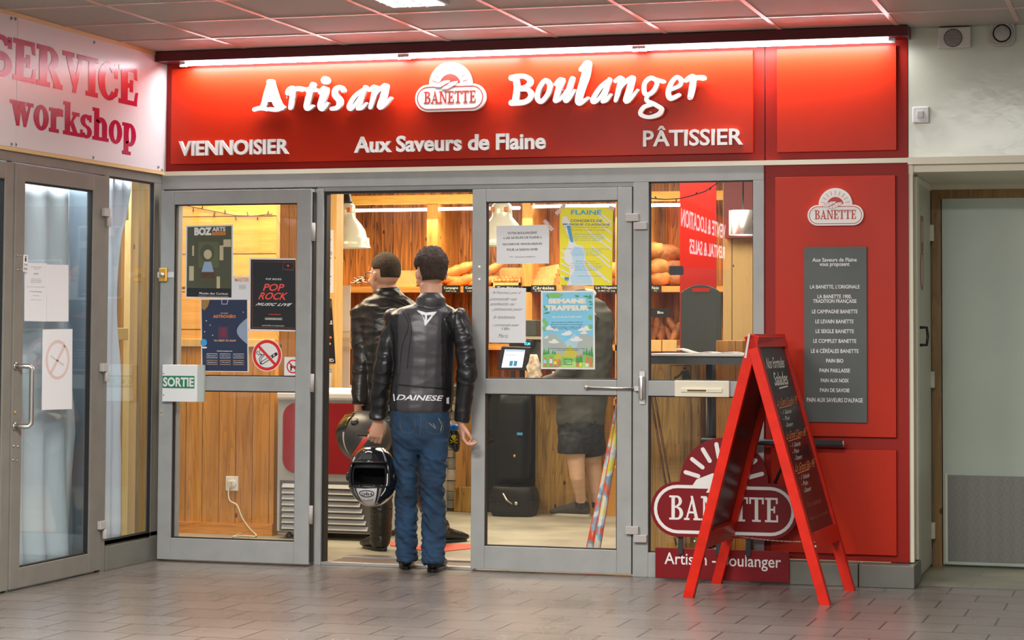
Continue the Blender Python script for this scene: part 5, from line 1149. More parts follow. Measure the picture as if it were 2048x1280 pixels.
# ------------------------------------------------------------------ papers on the closed leaf
YH = -.008
def dr(d):
    for s, v0, v1, u0, u1 in (('VOTRE BOULANGERIE', .77, .83, .21, .77), ('« LES SAVEURS DE FLAINE »', .65, .71, .13, .86), ('RECHERCHE VENDEUSE(EUR)', .47, .54, .12, .87), ('POUR LA SAISON HIVER', .34, .40, .20, .79)): d.text(s, u0, v0, u1, v1, 1, .015)
    d.text('CV : lessaveursdeflaine', .25, .165, .74, .20, 1, .0)
sheetobj('recruiting_notice', 'white landscape notice seeking a sales assistant, taped to the closed leaf', 'notice', [(993, 452), (1098, 449), (1098, 527), (993, 528)], YH, [pap, INK], dr)
def dr(d):
    rr = random.Random(5)
    for k in range(26):
        v = .99 - k * .04; u = rr.uniform(.45, .8); W9 = min(.35, .98 - u); hh = W9 * .57
        if v - hh - .02 > .01 and k % 2 == 0: d.poly([(u, v), (u + W9, v - hh), (u + W9 - .02, v - hh - .012), (u - .02, v - .008)], 2)
        elif 8 < k < 18: d.poly([(.02, v - .2), (.2, v - .26), (.22, v - .25), (.03, v - .18)], 2)
    d.poly([(.06, .88), (.13, .88), (.20, .80), (.22, .60), (.32, .52), (.44, .50), (.50, .40), (.48, .28), (.56, .18), (.66, .08), (.66, 0), (.14, 0), (.2, .12), (.18, .25), (.10, .30), (.08, .42), (.16, .50), (.18, .60), (.10, .72), (.04, .80)], 2)
    d.poly([(.28, .50), (.42, .49), (.48, .40), (.46, .28), (.52, .18), (.62, .06), (.62, .01), (.24, .01), (.20, .10), (.30, .20), (.26, .30), (.22, .40)], 3); d.poly([(.13, .76), (.20, .76), (.26, .54), (.20, .56)], 4)
    d.text('FLAINE', .21, .905, .78, .965, 5, .02)
    d.text('CONCERTS DE', .20, .81, .80, .842, 6, .02); d.text('MUSIQUE CLASSIQUE', .06, .762, .95, .792, 6, .02)
    LN = [('Académie et masterclass de musique en altitude', .735, .08, .92), ('du samedi 13 juillet au 17 août', .70, .22, .86), ('(du 20 juillet au 03 août 2024)', .645, .2, .8), ('lundi quatuor, mardi récital, jeudi chœur', .62, .14, .86), ('vendredi concert à la chapelle', .595, .16, .84), ('samedi concert en plein air', .57, .2, .78), ('ACADÉMIE INTERNATIONALE DE MUSIQUE DE FLAINE', .46, .06, .95), ('(du 3 août au 17 août 2024)', .432, .22, .78), ('concerts gratuits tous les soirs', .405, .2, .8), ('auditorium et chapelle', .38, .24, .74), ('MUSIQUE À FLAINE', .30, .32, .68), ('(du 17 août au 25 août 2024)', .27, .22, .78), ('lundi orgue, mardi jazz, jeudi piano', .24, .18, .84), ('vendredi chant et guitare', .215, .22, .8), ('samedi concert final', .19, .28, .72), ('renseignements office de tourisme', .11, .34, .80)]
    for s, v, u0, u1 in LN: d.text(s, u0, v, u1, v + .014, 6 if v > .69 else 4, .008)
    d.rect(.10, .06, .18, .10, 4)
    d.rect(.10, .085, .18, .10, 6)
sheetobj('music_poster', 'tall yellow and blue concert poster headed FLAINE', 'poster', [(1120, 414), (1226, 415), (1224, 571), (1119, 570)], YH, [YL, YL, WH, LB, BL, c_('cyan_title', .05, .38, .72), c_('indigo', .08, .16, .30)], dr)
def dr(d):
    rr = random.Random(11)
    rows = [("N'hésitez pas à", .10, .88, .85, .94), ('commander vos', .04, .77, .76, .83), ('sandwichs ou', .05, .68, .70, .74), ('- pâtisseries pour', .06, .57, .90, .64), ('le lendemain.', .14, .44, .74, .50), ('- commande avant', .10, .30, .82, .35), ('18h', .36, .23, .56, .28), ('Merci.', .27, .09, .54, .16)]
    for s, u0, v0, u1, v1 in rows: d.text(s, u0, v0, u1, v1, 1, -.005, .12)
sheetobj('handwritten_note', 'white sheet with handwritten French ordering note on the closed leaf', 'notice', [(978, 576), (1052, 576), (1051, 686), (978, 685)], YH - .001, [pap, INK], dr)
def dr(d):
    d.rect(.03, .02, .97, .98, 1)
    d.poly([(.03, .30), (.03, .40), (.10, .43), (.20, .47), (.30, .42), (.44, .34), (.52, .30), (.62, .36), (.74, .44), (.82, .46), (.92, .42), (.97, .40), (.97, .15), (.03, .15)], 2)
    d.poly([(.44, .34), (.55, .40), (.62, .45), (.72, .40), (.66, .28), (.5, .26)], 3); d.poly([(.38, .13), (.46, .26), (.55, .31), (.66, .22), (.72, .13)], 7)
    for u, h in ((.06, .11), (.10, .09), (.14, .12), (.22, .09), (.26, .08), (.80, .10), (.85, .13), (.90, .10), (.94, .14)): d.poly([(u - .035, .16), (u + .035, .16), (u, .16 + h)], 5)
    d.poly([(.03, .02), (.97, .02), (.97, .16), (.80, .19), (.6, .14), (.4, .16), (.2, .20), (.03, .18)], 6)
    d.ell(.18, .14, .10, 6, rv=.06); d.ell(.32, .15, .07, 7, rv=.05); d.poly([(.3, .02), (.97, .02), (.97, .08), (.6, .10)], 8)
    for (u, v, r) in ((.14, .515, .10), (.28, .50, .06), (.52, .46, .07), (.47, .445, .09), (.84, .51, .11), (.76, .50, .08), (.24, .345, .10), (.66, .375, .12), (.10, .40, .05), (.8, .46, .07)): d.ell(u, v, r, 0, rv=r * .18); d.ell(u + .01, v + .012, r * .45, 0, rv=r * .28)
    d.text('SEMAINE', .14, .835, .84, .90, 4, .07); d.text('TRAPPEUR', .09, .745, .90, .815, 4, .07); d.text('DU 19 AU 23 AOÛT 2024', .22, .655, .76, .68, 0, .05)
    for s, v, u0, u1 in (('Jeux, animations et ateliers en plein air', .59, .2, .78), ('découverte de la faune et de la montagne', .56, .18, .78), ('balades en forêt et veillée au feu', .53, .2, .76), ('inscriptions office de tourisme', .505, .24, .72), ('Renseignements et programme complet sur place', .255, .16, .82), ('accueil du village', .235, .3, .7)): d.text(s, u0, v, u1, v + .018, 9, .004)
    d.ell(.26, .945, .15, 6, rv=.028); 
    for (u, v, du, dv) in ((.08, .93, .06, .03), (.12, .95, .03, -.05), (.62, .94, .10, -.02), (.68, .92, .05, .04), (.78, .93, .14, -.01), (.9, .95, .05, -.05), (.86, .90, .10, .01), (.88, .86, .08, -.01), (.90, .82, .08, .01), (.05, .82, .04, -.05), (.06, .76, .08, .01), (.04, .71, .14, .015), (.88, .78, .08, 0)): d.poly([(u, v), (u + du * .5 + .01, v + dv * .5 + .012), (u + du, v + dv), (u + du * .5 - .01, v + dv * .5 - .010)], 5)
    for (u, v) in ((.06, .62), (.10, .58), (.06, .52), (.92, .66), (.92, .54)): d.ell(u, v, .035, 6, rv=.03)
    for (u, m1, m2, h) in ((.08, 10, 3, .09), (.19, 11, 0, .10), (.27, 11, 12, .07), (.34, 11, 10, .07), (.68, 10, 5, .12), (.74, 12, 5, .13), (.86, 0, 10, .11), (.93, 10, 10, .10)):
        d.poly([(u - .025, .035), (u + .025, .035), (u + .022, .035 + h * .5), (u - .022, .035 + h * .5)], m1); d.poly([(u - .03, .035 + h * .4), (u + .03, .035 + h * .4), (u + .02, .035 + h), (u - .02, .035 + h)], m2); d.ell(u, .045 + h, .022, 10)
    d.line([(.43, .13), (.45, .06), (.57, .06), (.58, .13)], .006, 9, close=True, sub=1)
sheetobj('mountain_poster', 'blue mountain scene poster headed SEMAINE TRAPPEUR', 'poster', [(1082, 582), (1189, 581), (1190, 739), (1082, 738)], YH - .001, [WH, SKY, c_('rock', .42, .50, .46), c_('haze_blue', .42, .66, .80), c_('cream_title', .85, .80, .68), GN, c_('meadow', .22, .55, .14), c_('mustard', .60, .55, .05), c_('lawn', .45, .72, .20), c_('ink_blue', .05, .15, .22), c_('terracotta', .70, .22, .08), c_('rose', .75, .15, .25), YL], dr)
TP = mat('pinkish_tape', (.70, .50, .46), .4)
for i, (px, py, an, lb) in enumerate(((1126, 413, .8, 'top left corner of the concert poster'), (1116, 424, .7, 'left edge of the concert poster'), (1223, 416, -.3, 'top right corner of the concert poster'), (1092, 445, -.8, 'corner of the recruiting notice'), (1101, 456, -.8, 'right edge of the recruiting notice'))):
    a = pY(px, py, YH - .004); ux = Vector((math.cos(an), 0, math.sin(an))) * .016; uz = Vector((-math.sin(an), 0, math.cos(an))) * .010
    tag(G().prism([a - ux - uz, a + ux - uz, a + ux + uz, a - ux + uz], (0, .001, 0)).build('tape_strip', TP), 'pinkish adhesive tape at the ' + lb, 'tape', 'tape strips on the closed leaf')

# ------------------------------------------------------------------ papers, curtains and timber behind the left shopfront
def lsheet(name, label, px, x, mats, rows=(), cat='notice', extra=None):
    Cn = [pX(*q, x) for q in px]
    def fn(u, v, d=0.): t = Cn[0].lerp(Cn[1], u); b = Cn[3].lerp(Cn[2], u); p = b.lerp(t, v); p.x += d; return p
    g = G(); g.prism([fn(0, 0), fn(1, 0), fn(1, 1), fn(0, 1)], (-.002, 0, 0))
    for s, u0, v0, u1, v1, mm in rows: g.text(s, (u0, v0, u1, v1), lambda u, v: fn(u, v, .0006), None, .01, mm)
    if extra: extra(g, fn)
    tag(g.build(name, mats), label, cat)
XG = -.0045
lsheet('printed_notice', 'white printed page at the left of the neighbour door glass', [(50, 525), (94, 527), (93, 643), (49, 642)], XG, [pap, MG], [('Fermeture du magasin', .28, .92, .75, .94, 1), ('exceptionnelle', .4, .89, .66, .905, 1), ('AVIS', .38, .80, .6, .83, 1), ('Réouverture prévue', .28, .72, .7, .735, 1), ('à partir du samedi', .26, .69, .74, .71, 1), ('quatorze décembre', .26, .66, .74, .68, 1), ('Merci de votre compréhension', .1, .58, .9, .595, 1), ('Closed until december', .22, .50, .78, .52, 1), ('see you soon', .36, .43, .66, .445, 1), ('thank you', .26, .36, .76, .375, 1)])
lsheet('blank_sheet', 'blank white page beside the printed page on the neighbour door', [(95, 529), (137, 530), (137, 643), (94, 643)], XG, [pap])
def ex(g, fn):
    f = lambda u, v: fn(u, v, .0006)
    ar = .62; fu = lambda u, v: f(.5 + u, .5 + v)
    P = circle2(0, 0, .40, 32); g.ring([f(.5 + p[0], .62 + p[1] * ar) for p in P], [f(.5 + p[0] * .84, .62 + p[1] * .84 * ar) for p in P], (-.0004, 0, 0), 1)
    g.prism([f(.24, .46), (f(.29, .43)), f(.76, .78), f(.71, .81)], (-.0004, 0, 0), 1); g.prism([f(.25, .66), f(.27, .68), f(.72, .56), f(.70, .54)], (-.0003, 0, 0), 2)
lsheet('faded_no_smoking_sheet', 'white sheet with faded pink no smoking ring on the neighbour door', [(86, 659), (145, 658), (144, 818), (84, 820)], XG, [pap, mat('faded_pink', (.72, .55, .52), .6), mat('faded_grey', (.6, .6, .6), .6)], extra=ex)
lsheet('door_sticker', 'small black and white sticker on the edge of the neighbour door', [(47, 509), (56, 510), (55, 544), (46, 543)], .0125, [WH, BK], [('i', .3, .6, .7, .92, 1), ('3141', .1, .35, .9, .48, 1), ('2024', .1, .1, .9, .25, 1)], 'sticker')
def curtain(name, label, y0, y1, z0, z1, x, amp, wl, mt, taper=None, n=60, lean=0):
    g = G(); V = []; F = []; K = 26
    for k in range(K + 1):
        v = k / K
        for i in range(n + 1):
            u = i / n; ya, yb = y0, y1
            if taper: yb = y1 + taper(v)
            y = ya + (yb - ya) * u; z = z0 + (z1 - z0) * v
            d = amp * math.sin(y / wl * 6.28 + lean * v + .8 * math.sin(v * 3)) + amp * .8 * noise.noise(Vector((y * 7, 3.3, z * 2.2)))
            V.append((x + d, y, z))
    for k in range(K):
        for i in range(n): a = k * (n + 1) + i; F.append((a, a + 1, a + n + 2, a + n + 1))
    g.smooth = True; g.add(V, F); o = g.build(name, mt); so = o.modifiers.new('thickness', 'SOLIDIFY'); so.thickness = .003
    return tag(o, label, 'curtain')
curtain('curtain', 'white dust sheet hanging behind the neighbour door glass', -2.6, pX(146, 700, -.16).y, .05, 2.05, -.16, .025, .22, CURT, lambda v: .06 * math.sin(v * 2) - .25 * max(0, v - .35), lean=1)
curtain('curtain', 'greyer folded sheet behind the white one at the hinge side of the neighbour door', pX(120, 700, -.30).y, pX(178, 700, -.30).y, .05, 2.1, -.30, .03, .3, mat('curtain_grey_blue', (.22, .28, .34), .8), lean=2)
curtain('curtain', 'narrow white sheet in the neighbour side window', pX(208, 700, -.10).y, pX(241, 700, -.10).y, .1, 2.12, -.10, .010, .11, mat('curtain_pale', (.80, .84, .92), .8), lambda v: .05 * math.sin(v * 7) + (.06 if v > .85 else 0), lean=1)
def lbar(name, label, px0, px1, py0, py1, x, depth, mt, cat='timber'):
    a = pX(px0, py1, x); b = pX(px1, py0, x)
    tag(G().box(x - depth, x, a.y, b.y, max(a.z, .02), b.z).build(name, mt, None, .003), label, cat)
lbar('timber_stud', 'upright orange timber stud in the neighbour side window', 254, 279, 350, 1090, -.14, .04, LTW)
lbar('timber_rail', 'upper short orange cross timber in the side window', 218, 258, 413, 436, -.115, .03, LTW)
lbar('timber_rail', 'lower short orange cross timber in the side window', 217, 257, 656, 680, -.115, .03, LTW)
struct(G().box(-.50, -.46, -3, .0, 0, 2.6).build('wall_left', mat('shade_grey', (.42, .43, .42), .8)))
lbar('rough_post', 'dark rough sawn post at the corner of the side window', 279, 306, 350, 1085, -.20, .08, wood('rough_pine', (.40, .25, .08), (.16, .09, .03), 'z', .3, seam=False))
lbar('knotty_board', 'knotty brown boards behind the stud in the side window', 225, 262, 350, 1090, -.22, .03, wood('osb_like', (.62, .40, .17), (.38, .22, .08), 'z', .09))
struct(G().box(-.50, 0, -6, .0, -.02, .001).build('floor', PLN))
area('neighbour_fill_light', (-.25, -1.1, 2.55), .3, 2.0, 44, (.93, .96, 1), (0, 0, 0))  # added fill light to brighten the sheets and timber, no known lamp there
struct(G().box(-.6, -.06, -6, 0, 2.6, 2.65).build('ceiling', CEI))

# ------------------------------------------------------------------ red A-frame menu board
NL = pZ(1365, 1195); FL = pZ(1426, 1165); NR = pZ(1660, 1211); FR = pZ(1712, 1180)
hT = pY(1540, 668, -.60).z
c = thing('menu_easel', 'red wooden A-frame chalkboard listing lunch deals in front of the pillar', 'menu board', ((NL.x + NR.x) / 2, -.57, 0))
TN_ = Vector(pY(1503, 668, -.885)); TF_ = Vector(pY(1568, 668, -.225)); 
hT = (TN_.z + TF_.z) / 2
SW = .045; SD = .050
def panel(N, F, Nt, Ft, out, name, tilt):
    """N,F feet; Nt,Ft tops; out = outward direction"""
    up = ((Nt - N) + (Ft - F)).normalized(); wv = (F - N); nrm = wv.cross(up).normalized()
    if nrm.dot(out) < 0: nrm = -nrm
    wn = (up.cross(nrm)).normalized(); 
    if wn.dot(wv) < 0: wn = -wn
    for nm, A, B, s in (('stile', N, Nt, 1), ('stile', F, Ft, -1)):
        t = B - A; sd = wn * s * SW
        V = [A, A + sd, A + sd - nrm * SD, A - nrm * SD]; g = G(); g.loft([[v for v in V], [v + t for v in V]]); 
        for i in range(len(g.sm)): g.sm[i] = False
        g.build(nm, FRED, c, bevel=.003)
    L_ = (Nt - N).length
    def rail(f0, f1, th=SD):
        a0 = N.lerp(Nt, f0) + wn * SW; b0 = F.lerp(Ft, f0) - wn * SW; a1 = N.lerp(Nt, f1) + wn * SW; b1 = F.lerp(Ft, f1) - wn * SW
        return G().prism([a0, b0, b1, a1], -nrm * th)
    rail(.195, .26).build('rail', FRED, c, bevel=.002); 
    a = N.lerp(Nt, .95); b = F.lerp(Ft, .95); a1 = N.lerp(Nt, 1.0); b1 = F.lerp(Ft, 1.0)
    G().prism([a + nrm * .002, b + nrm * .002, b1 + nrm * .002, a1 + nrm * .002], -nrm * (SD + .003)).build('rail', FRED, c, bevel=.002)
    a0 = N.lerp(Nt, .26) + wn * SW; b0 = F.lerp(Ft, .26) - wn * SW; a1 = N.lerp(Nt, .95) + wn * SW; b1 = F.lerp(Ft, .95) - wn * SW
    g = G().prism([a0 - nrm * .012, b0 - nrm * .012, b1 - nrm * .012, a1 - nrm * .012], -nrm * .008); bo = g.build('chalkboard', CHALKB, c)
    return a0, b0, b1, a1, nrm, bo, wn
topL = Vector((TN_.x - .012, TN_.y, hT)); topLF = Vector((TF_.x - .012, TF_.y, hT)); topR = Vector((TN_.x + .012, TN_.y, hT)); topRF = Vector((TF_.x + .012, TF_.y, hT))
topLF = topL + (FL - NL) * ((topLF.y - topL.y) / (FL.y - NL.y)); topRF = topR + (FR - NR) * ((topRF.y - topR.y) / (FR.y - NR.y))
panel(NL, FL, topL, topLF, Vector((-1, 0, 0)), 'left', 0)
a0, b0, b1, a1, nrm, bo, wn = panel(NR, FR, topR, topRF, Vector((1, 0, 0)), 'right', 0)
g = G()
def bf(u, v, d=-.0108): return a0.lerp(b0, u).lerp(a1.lerp(b1, u), v) + nrm * d
ws = [('Nos Formules', .16, .885, .84, .945, 0, .01), ('Salades', .28, .79, .80, .865, 0, .015)]
for s, u0, v0, u1, v1, mm, bo_ in ws: g.text(s, (u0, v0, u1, v1), bf, None, bo_, mm, .12)
g.stroke([(.38, .775), (.72, .782)], .008, bf, nrm * -.0003, 0)
for i, (s, v) in enumerate((('La Grand Crudité 7€', .68), ('La Grand Chèvre 8€', .50), ('La Grand Bio 9€', .325))):
    g.text(s, (.16, v, .94, v + .045), bf, None, .002, 1, .15); g.stroke([(.16, v - .010), (.66, v - .004)], .005, bf, nrm * -.0003, 1)
    for j, w_ in enumerate(('- 1 Salade', '- Pain', '- Dessert')): g.text(w_, (.20 + .01 * j, v - .045 - .035 * j, .20 + (.40, .26, .32)[j], v - .022 - .035 * j), bf, None, -.002, 0, .15)
g.text('Choix de sandwichs', (.16, .13, .78, .160), bf, None, -.002, 2, .1); g.text('Menu du jour et plats', (.14, .055, .90, .082), bf, None, -.004, 2, .1)
g.build('chalk_writing', [CHALK, CHALKO, mat('faded_red_chalk', (.45, .10, .06), .8)], bo)
g = G(); g.bar(topL + Vector((.002, -.003, .0)), topL.lerp(NL, .09) + Vector((.012, -.003, 0)), .010, .004); g.build('hinge_plate', ALUM, c)
for A, B in ((NL, topL), (NR, topR)):
    q = A.lerp(B, .215); G().lathe(q + Vector((0.0, 0.0, 0)) + Vector((.01 if A is NR else -.01, 0, 0)), [(.006, 0), (.006, .003)], (0, -1, 0), 10).build('screw', ALUM, c)
p0 = pY(1437, 1066, -.45); p1 = pY(1630, 1084, -.885)
g = G(); n = 46
for k in range(n):
    t = k / n; p = p0.lerp(p1, t) + Vector((0, 0, -.012 * math.sin(math.pi * t))); q = p0.lerp(p1, (k + 1.2) / n) + Vector((0, 0, -.012 * math.sin(math.pi * (k + 1.2) / n))); o_ = Vector((0, .0035, 0)) if k % 2 else Vector((0, 0, .0035))
    g.tube([p, p.lerp(q, .5) + o_, q], .0011, 5); g.tube([p, p.lerp(q, .5) - o_, q], .0011, 5)
g.build('safety_chain', STEEL, c)

# ------------------------------------------------------------------ dark red floor sign behind the easel
MRN = mat('maroon_sheet', (.20, .006, .010), .4, spec=.25); WPR = mat('off_white_print', (.80, .80, .78), .5)
YB_ = -.175
c = thing('floor_shop_sign', 'dark red BANETTE sign with name plate and pole leaning by the window', 'sign', pY(1450, 1165, YB_))
a = pY(1302, 1072, YB_); b = pY(1597, 1078, YB_ + .02)
ax = Vector((1, .02, 0)).normalized(); g = G(); badge(g, 0, 0, (b.x - a.x), YB_, (0, .025, 0), inv=True, ax=ax, org=Vector(((a.x + b.x) / 2, YB_, (a.z + b.z) / 2 - .002))); g.build('badge_board', [MRN, WPR], c)
a = pY(1314, 1093, -.10); b = pY(1581, 1102, -.10); b2 = pY(1581, 1170, -.10); a2 = pY(1314, 1157, -.10)
zt3 = (a.z + b.z) / 2; zb3 = .01
G().box(a.x, b.x, -.140, -.125, zb3, zt3).build('name_plate', MRN, c, bevel=.002)
g = G(); q0 = pY(1329, 1142, -.141); q1 = pY(1562, 1117, -.141); g.text('Artisan - Boulanger', (q0.x, zb3 + .055, q1.x, zb3 + .135), FY(-.1412), None, .008); g.build('lettering', WPR, c)
p0 = pY(1403, 889, -.11); p1 = pY(1686, 881, -.11); zz = (p0.z + p1.z) / 2
G().tube([(p0.x, -.11, zz), (p1.x, -.11, zz)], .017, 18).build('pole', mat('pole_dark_grey', (.05, .055, .06), .3, .3), c)
G().tube([(p1.x, -.11, zz), (p1.x + .006, -.11, zz)], .018, 18).build('pole_cap', STEEL, c)
for px in (1365, 1500, 1440):
    q = pY(px, 1085, -.105); G().box(q.x - .012, q.x + .012, -.155, -.140, zt3 - .03, zt3 + .10).build('strut', DRK, c)
q0 = pY(1545, 975, -.06); q1 = pY(1582, 925, -.06); G().tube([q0, (q1.x, -.06, zz - .01)], .006, 8).build('brace', DRK, c)
q0 = pY(1450, 905, -.12); G().box(q0.x - .015, q0.x + .015, -.13, -.10, q0.z - .06, zz).build('strut', DRK, c)

# ------------------------------------------------------------------ backlit sign on the opposite side of the gallery (seen mirrored in the glass)
def mirror(px, py, L_): p = pY(px, py, L_); return Vector((p.x, -p.y, p.z))
c = thing('opposite_shop_sign', 'backlit red sign across the gallery, mirrored in the right window glass', 'sign', (mirror(1400, 480, 13.5).x, -13.5, 0))
def ofn(u, v, d=0.): 
    t = mirror(1355 + 0, 405, 12.3).lerp(mirror(1452, 445, 15.2), u); b = mirror(1355, 520, 12.3).lerp(mirror(1452, 530, 15.2), u); p = b.lerp(t, v); return p + nn_ * d
nn_ = (mirror(1452, 445, 15.2) - mirror(1355, 405, 12.3)).cross(Vector((0, 0, 1))).normalized()
if nn_.dot(Vector((3.1, 0, 1.9)) - mirror(1400, 470, 13.5)) < 0: nn_ = -nn_
g = G(); g.prism([ofn(-.1, -.1), ofn(1.1, -.1), ofn(1.1, 1.1), ofn(-.1, 1.1)], -nn_ * .06); g.build('light_box', mat('backlit_red', (.5, .02, .02), .5, emit=(.8, .03, .02), es=1.6), c)
g = G(); g.text('VENTE & LOCATION', (.98, .60, .06, .93), lambda u, v: ofn(u, v, .006), None, .02); g.text('RENTAL & SALES', (.96, .14, .22, .42), lambda u, v: ofn(u, v, .006), None, .02)
g.build('lettering', mat('backlit_white', (1, 1, 1), .5, emit=(1, .95, .95), es=7), c)
for u in (.1, .9):
    q = ofn(u, -.1, -.03); G().box(q.x - .03, q.x + .03, q.y - .03, q.y + .03, 0, q.z + .02).build('post', HINGE, c)
# ------------------------------------------------------------------ figures
def V3(*a): return Vector(a)
def finish(g, name, mats, parent, voxel=.007, smooth=4, disp=None, label=None, remesh=True, matfn=None, sub=0):
    me = bpy.data.meshes.new(name); me.from_pydata([tuple(v) for v in g.v], [], g.f); me.update()
    o = bpy.data.objects.new(name, me); COL.objects.link(o)
    if remesh:
        r = o.modifiers.new('r', 'REMESH'); r.mode = 'VOXEL'; r.voxel_size = voxel
        bpy.context.view_layer.update(); dg = bpy.context.evaluated_depsgraph_get(); m2 = bpy.data.meshes.new_from_object(o.evaluated_get(dg)); o.modifiers.clear(); o.data = m2; bpy.data.meshes.remove(me); me = m2
    bm = bmesh.new(); bm.from_mesh(me)
    for _ in range(smooth): bmesh.ops.smooth_vert(bm, verts=bm.verts, factor=.5, use_axis_x=True, use_axis_y=True, use_axis_z=True)
    bm.normal_update()
    if disp:
        N_ = [(v, v.normal.copy(), v.co.copy()) for v in bm.verts]
        for v, n, c in N_: v.co = c + n * disp(c, n)
    bm.to_mesh(me); bm.free()
    for mm in (mats if isinstance(mats, list) else [mats]): me.materials.append(mm)
    me.name = name
    for p in me.polygons:
        p.use_smooth = True
        p.material_index = matfn(p.center, p.normal) if matfn else 0
    if parent: o.parent = parent; o.matrix_parent_inverse = PINV(parent)
    if label: o['label'] = label
    return o
def limb(g, rows, Y, n=16, cap=True, vert=False):
    """rows: (px, py, half width px, half depth m, y offset); lofts an elliptical tube, rounded at both ends"""
    C_ = [pY(r[0], r[1], Y + r[4]) for r in rows]; rings = []
    for i, r in enumerate(rows):
        t = (C_[min(i + 1, len(C_) - 1)] - C_[max(i - 1, 0)]).normalized()
        if vert: t = V3(0, 0, -1)
        view = (C_[i] - CAM); view.z = 0; view.normalize(); s = view.cross(t).normalized(); d = t.cross(s).normalized(); w_ = r[2] / pxm(C_[i])
        rings.append((C_[i], s, d, w_, r[3], t))
    R_ = []
    def rg(c, s, d, a, b): return [c + s * math.cos(2 * math.pi * j / n) * a + d * math.sin(2 * math.pi * j / n) * b for j in range(n)]
    c, s, d, a, b, t = rings[0]
    if cap: R_ += [rg(c - t * a * .55, s, d, a * .35, b * .35), rg(c - t * a * .35, s, d, a * .75, b * .75)]
    for i, (c, s, d, a, b, t) in enumerate(rings):
        R_.append(rg(c, s, d, a, b))
        if i + 1 < len(rings):
            for k in (1, 2, 3):
                f = k / 4; q = rings[i + 1]; R_.append(rg(c.lerp(q[0], f), s.lerp(q[1], f).normalized(), d.lerp(q[2], f).normalized(), a + (q[3] - a) * f, b + (q[4] - b) * f))
    c, s, d, a, b, t = rings[-1]
    if cap: R_ += [rg(c + t * a * .35, s, d, a * .75, b * .75), rg(c + t * a * .55, s, d, a * .35, b * .35)]
    g.loft(R_); return g
def local(center, yaw, pitch=0, roll=0, sc=1.0):
    return Matrix.Translation(center) @ Matrix.Rotation(yaw, 4, 'Z') @ Matrix.Rotation(pitch, 4, 'X') @ Matrix.Rotation(roll, 4, 'Y') @ Matrix.Scale(sc, 4)
def lball(g, M_, c, rx, ry, rz, n=16, m=None, jit=0):
    R3 = M_.to_3x3(); cc = M_ @ Vector(c); g.ball(cc, rx, ry, rz, n, m, mt=R3, jit=jit)
def head_geo(g, M_):
    lball(g, M_, (0, -.012, .035), .074, .095, .092, 20); lball(g, M_, (0, .030, -.010), .063, .070, .085, 18); lball(g, M_, (0, .040, -.062), .048, .050, .045, 16); lball(g, M_, (0, .068, -.088), .024, .022, .020, 12)
    g.tube([M_ @ V3(0, .094, .025), M_ @ V3(0, .112, -.008), M_ @ V3(0, .110, -.016)], [.008, .013, .012], 8)
    for sx in (-1, 1):
        lball(g, M_, (sx * .040, .072, -.020), .022, .020, .022, 10); lball(g, M_, (sx * .031, .084, .034), .024, .012, .009, 10); lball(g, M_, (sx * .015, .098, -.014), .009, .009, .008, 8)
        lball(g, M_, (sx * .076, -.005, .002), .007, .016, .026, 12); lball(g, M_, (sx * .080, -.012, .010), .006, .012, .018, 10)
    g.tube([M_ @ V3(-.022, .092, -.046), M_ @ V3(0, .101, -.043), M_ @ V3(.022, .092, -.046)], [.004, .007, .004], 8)
    g.tube([M_ @ V3(-.020, .090, -.055), M_ @ V3(0, .100, -.056), M_ @ V3(.020, .090, -.055)], [.004, .008, .004], 8)
def eyes(parent, M_):
    g = G()
    for sx in (-1, 1): lball(g, M_, (sx * .030, .079, .020), .0125, .0125, .0115, 12, 0); lball(g, M_, (sx * .030, .0885, .020), .0045, .0035, .0045, 8, 1)
    g.build('eyes', [WH, BK], parent)
    g = G()
    for sx in (-1, 1): g.tube([M_ @ V3(sx * .014, .098, .040), M_ @ V3(sx * .032, .094, .046), M_ @ V3(sx * .048, .080, .040)], [.003, .0045, .002], 6)
    g.build('eyebrows', HAIR, parent)
HAIR = mat('brown_hair', (.036, .019, .011), .75, bump=1.0, bscale=160, var=.5, vscale=50, bstretch=(1, 1, .25))
def hair(parent, M_, thick=.016, seed=0, low=-.50, slope=1.2, matl=HAIR, rough=.012, top=.0, fade=None):
    V = []; F = []; n = 72; K = 48
    for k in range(K + 1):
        ph = -math.pi / 2 + math.pi * k / K
        for i in range(n):
            t = 2 * math.pi * i / n; d = V3(math.cos(ph) * math.cos(t), math.cos(ph) * math.sin(t), math.sin(ph))
            lim = low + slope * max(0, d.y + .12) + (.10 if abs(d.x) > .75 and d.y > -.25 else 0)
            f = max(0, min(1, (d.z - lim) / (fade or .12))); f = f * f * (3 - 2 * f)
            f *= 1 - max(0, min(1, (abs(d.x) - .80) / .08)) * max(0, min(1, (.34 - abs(d.y + .06)) / .10)) * max(0, min(1, (.14 - d.z) / .12))
            th = thick * (.35 + .65 * max(0, min(1, (d.z + .15) / .55))) + top * max(0, d.z) ** 2
            q = noise.noise(d * 5 + V3(seed, 0, 0)); q2 = noise.noise(d * 14 + V3(0, seed, 0)); q3 = abs(noise.noise(V3(d.x * 22, d.y * 22, d.z * 8)))
            r = 1 + f * 0
            base = V3(d.x * .0745, d.y * .0955 - .012, d.z * .0925 + .035)
            if d.z < -.2: base = V3(d.x * (.0745 - .014 * (-d.z - .2)), d.y * .0955 - .012, d.z * .10 + .035)
            off = f * (th + rough * (q * .5 + q2 * .55 + q3 * .5) * max(.25, min(1, d.z + .5))) - (1 - f) * .02
            V.append(M_ @ (base + d * off))
    for k in range(K):
        for i in range(n): j = (i + 1) % n; F.append((k * n + i, k * n + j, (k + 1) * n + j, (k + 1) * n + i))
    g = G(); g.smooth = True; g.add(V, F); return g.build('hair', matl, parent)
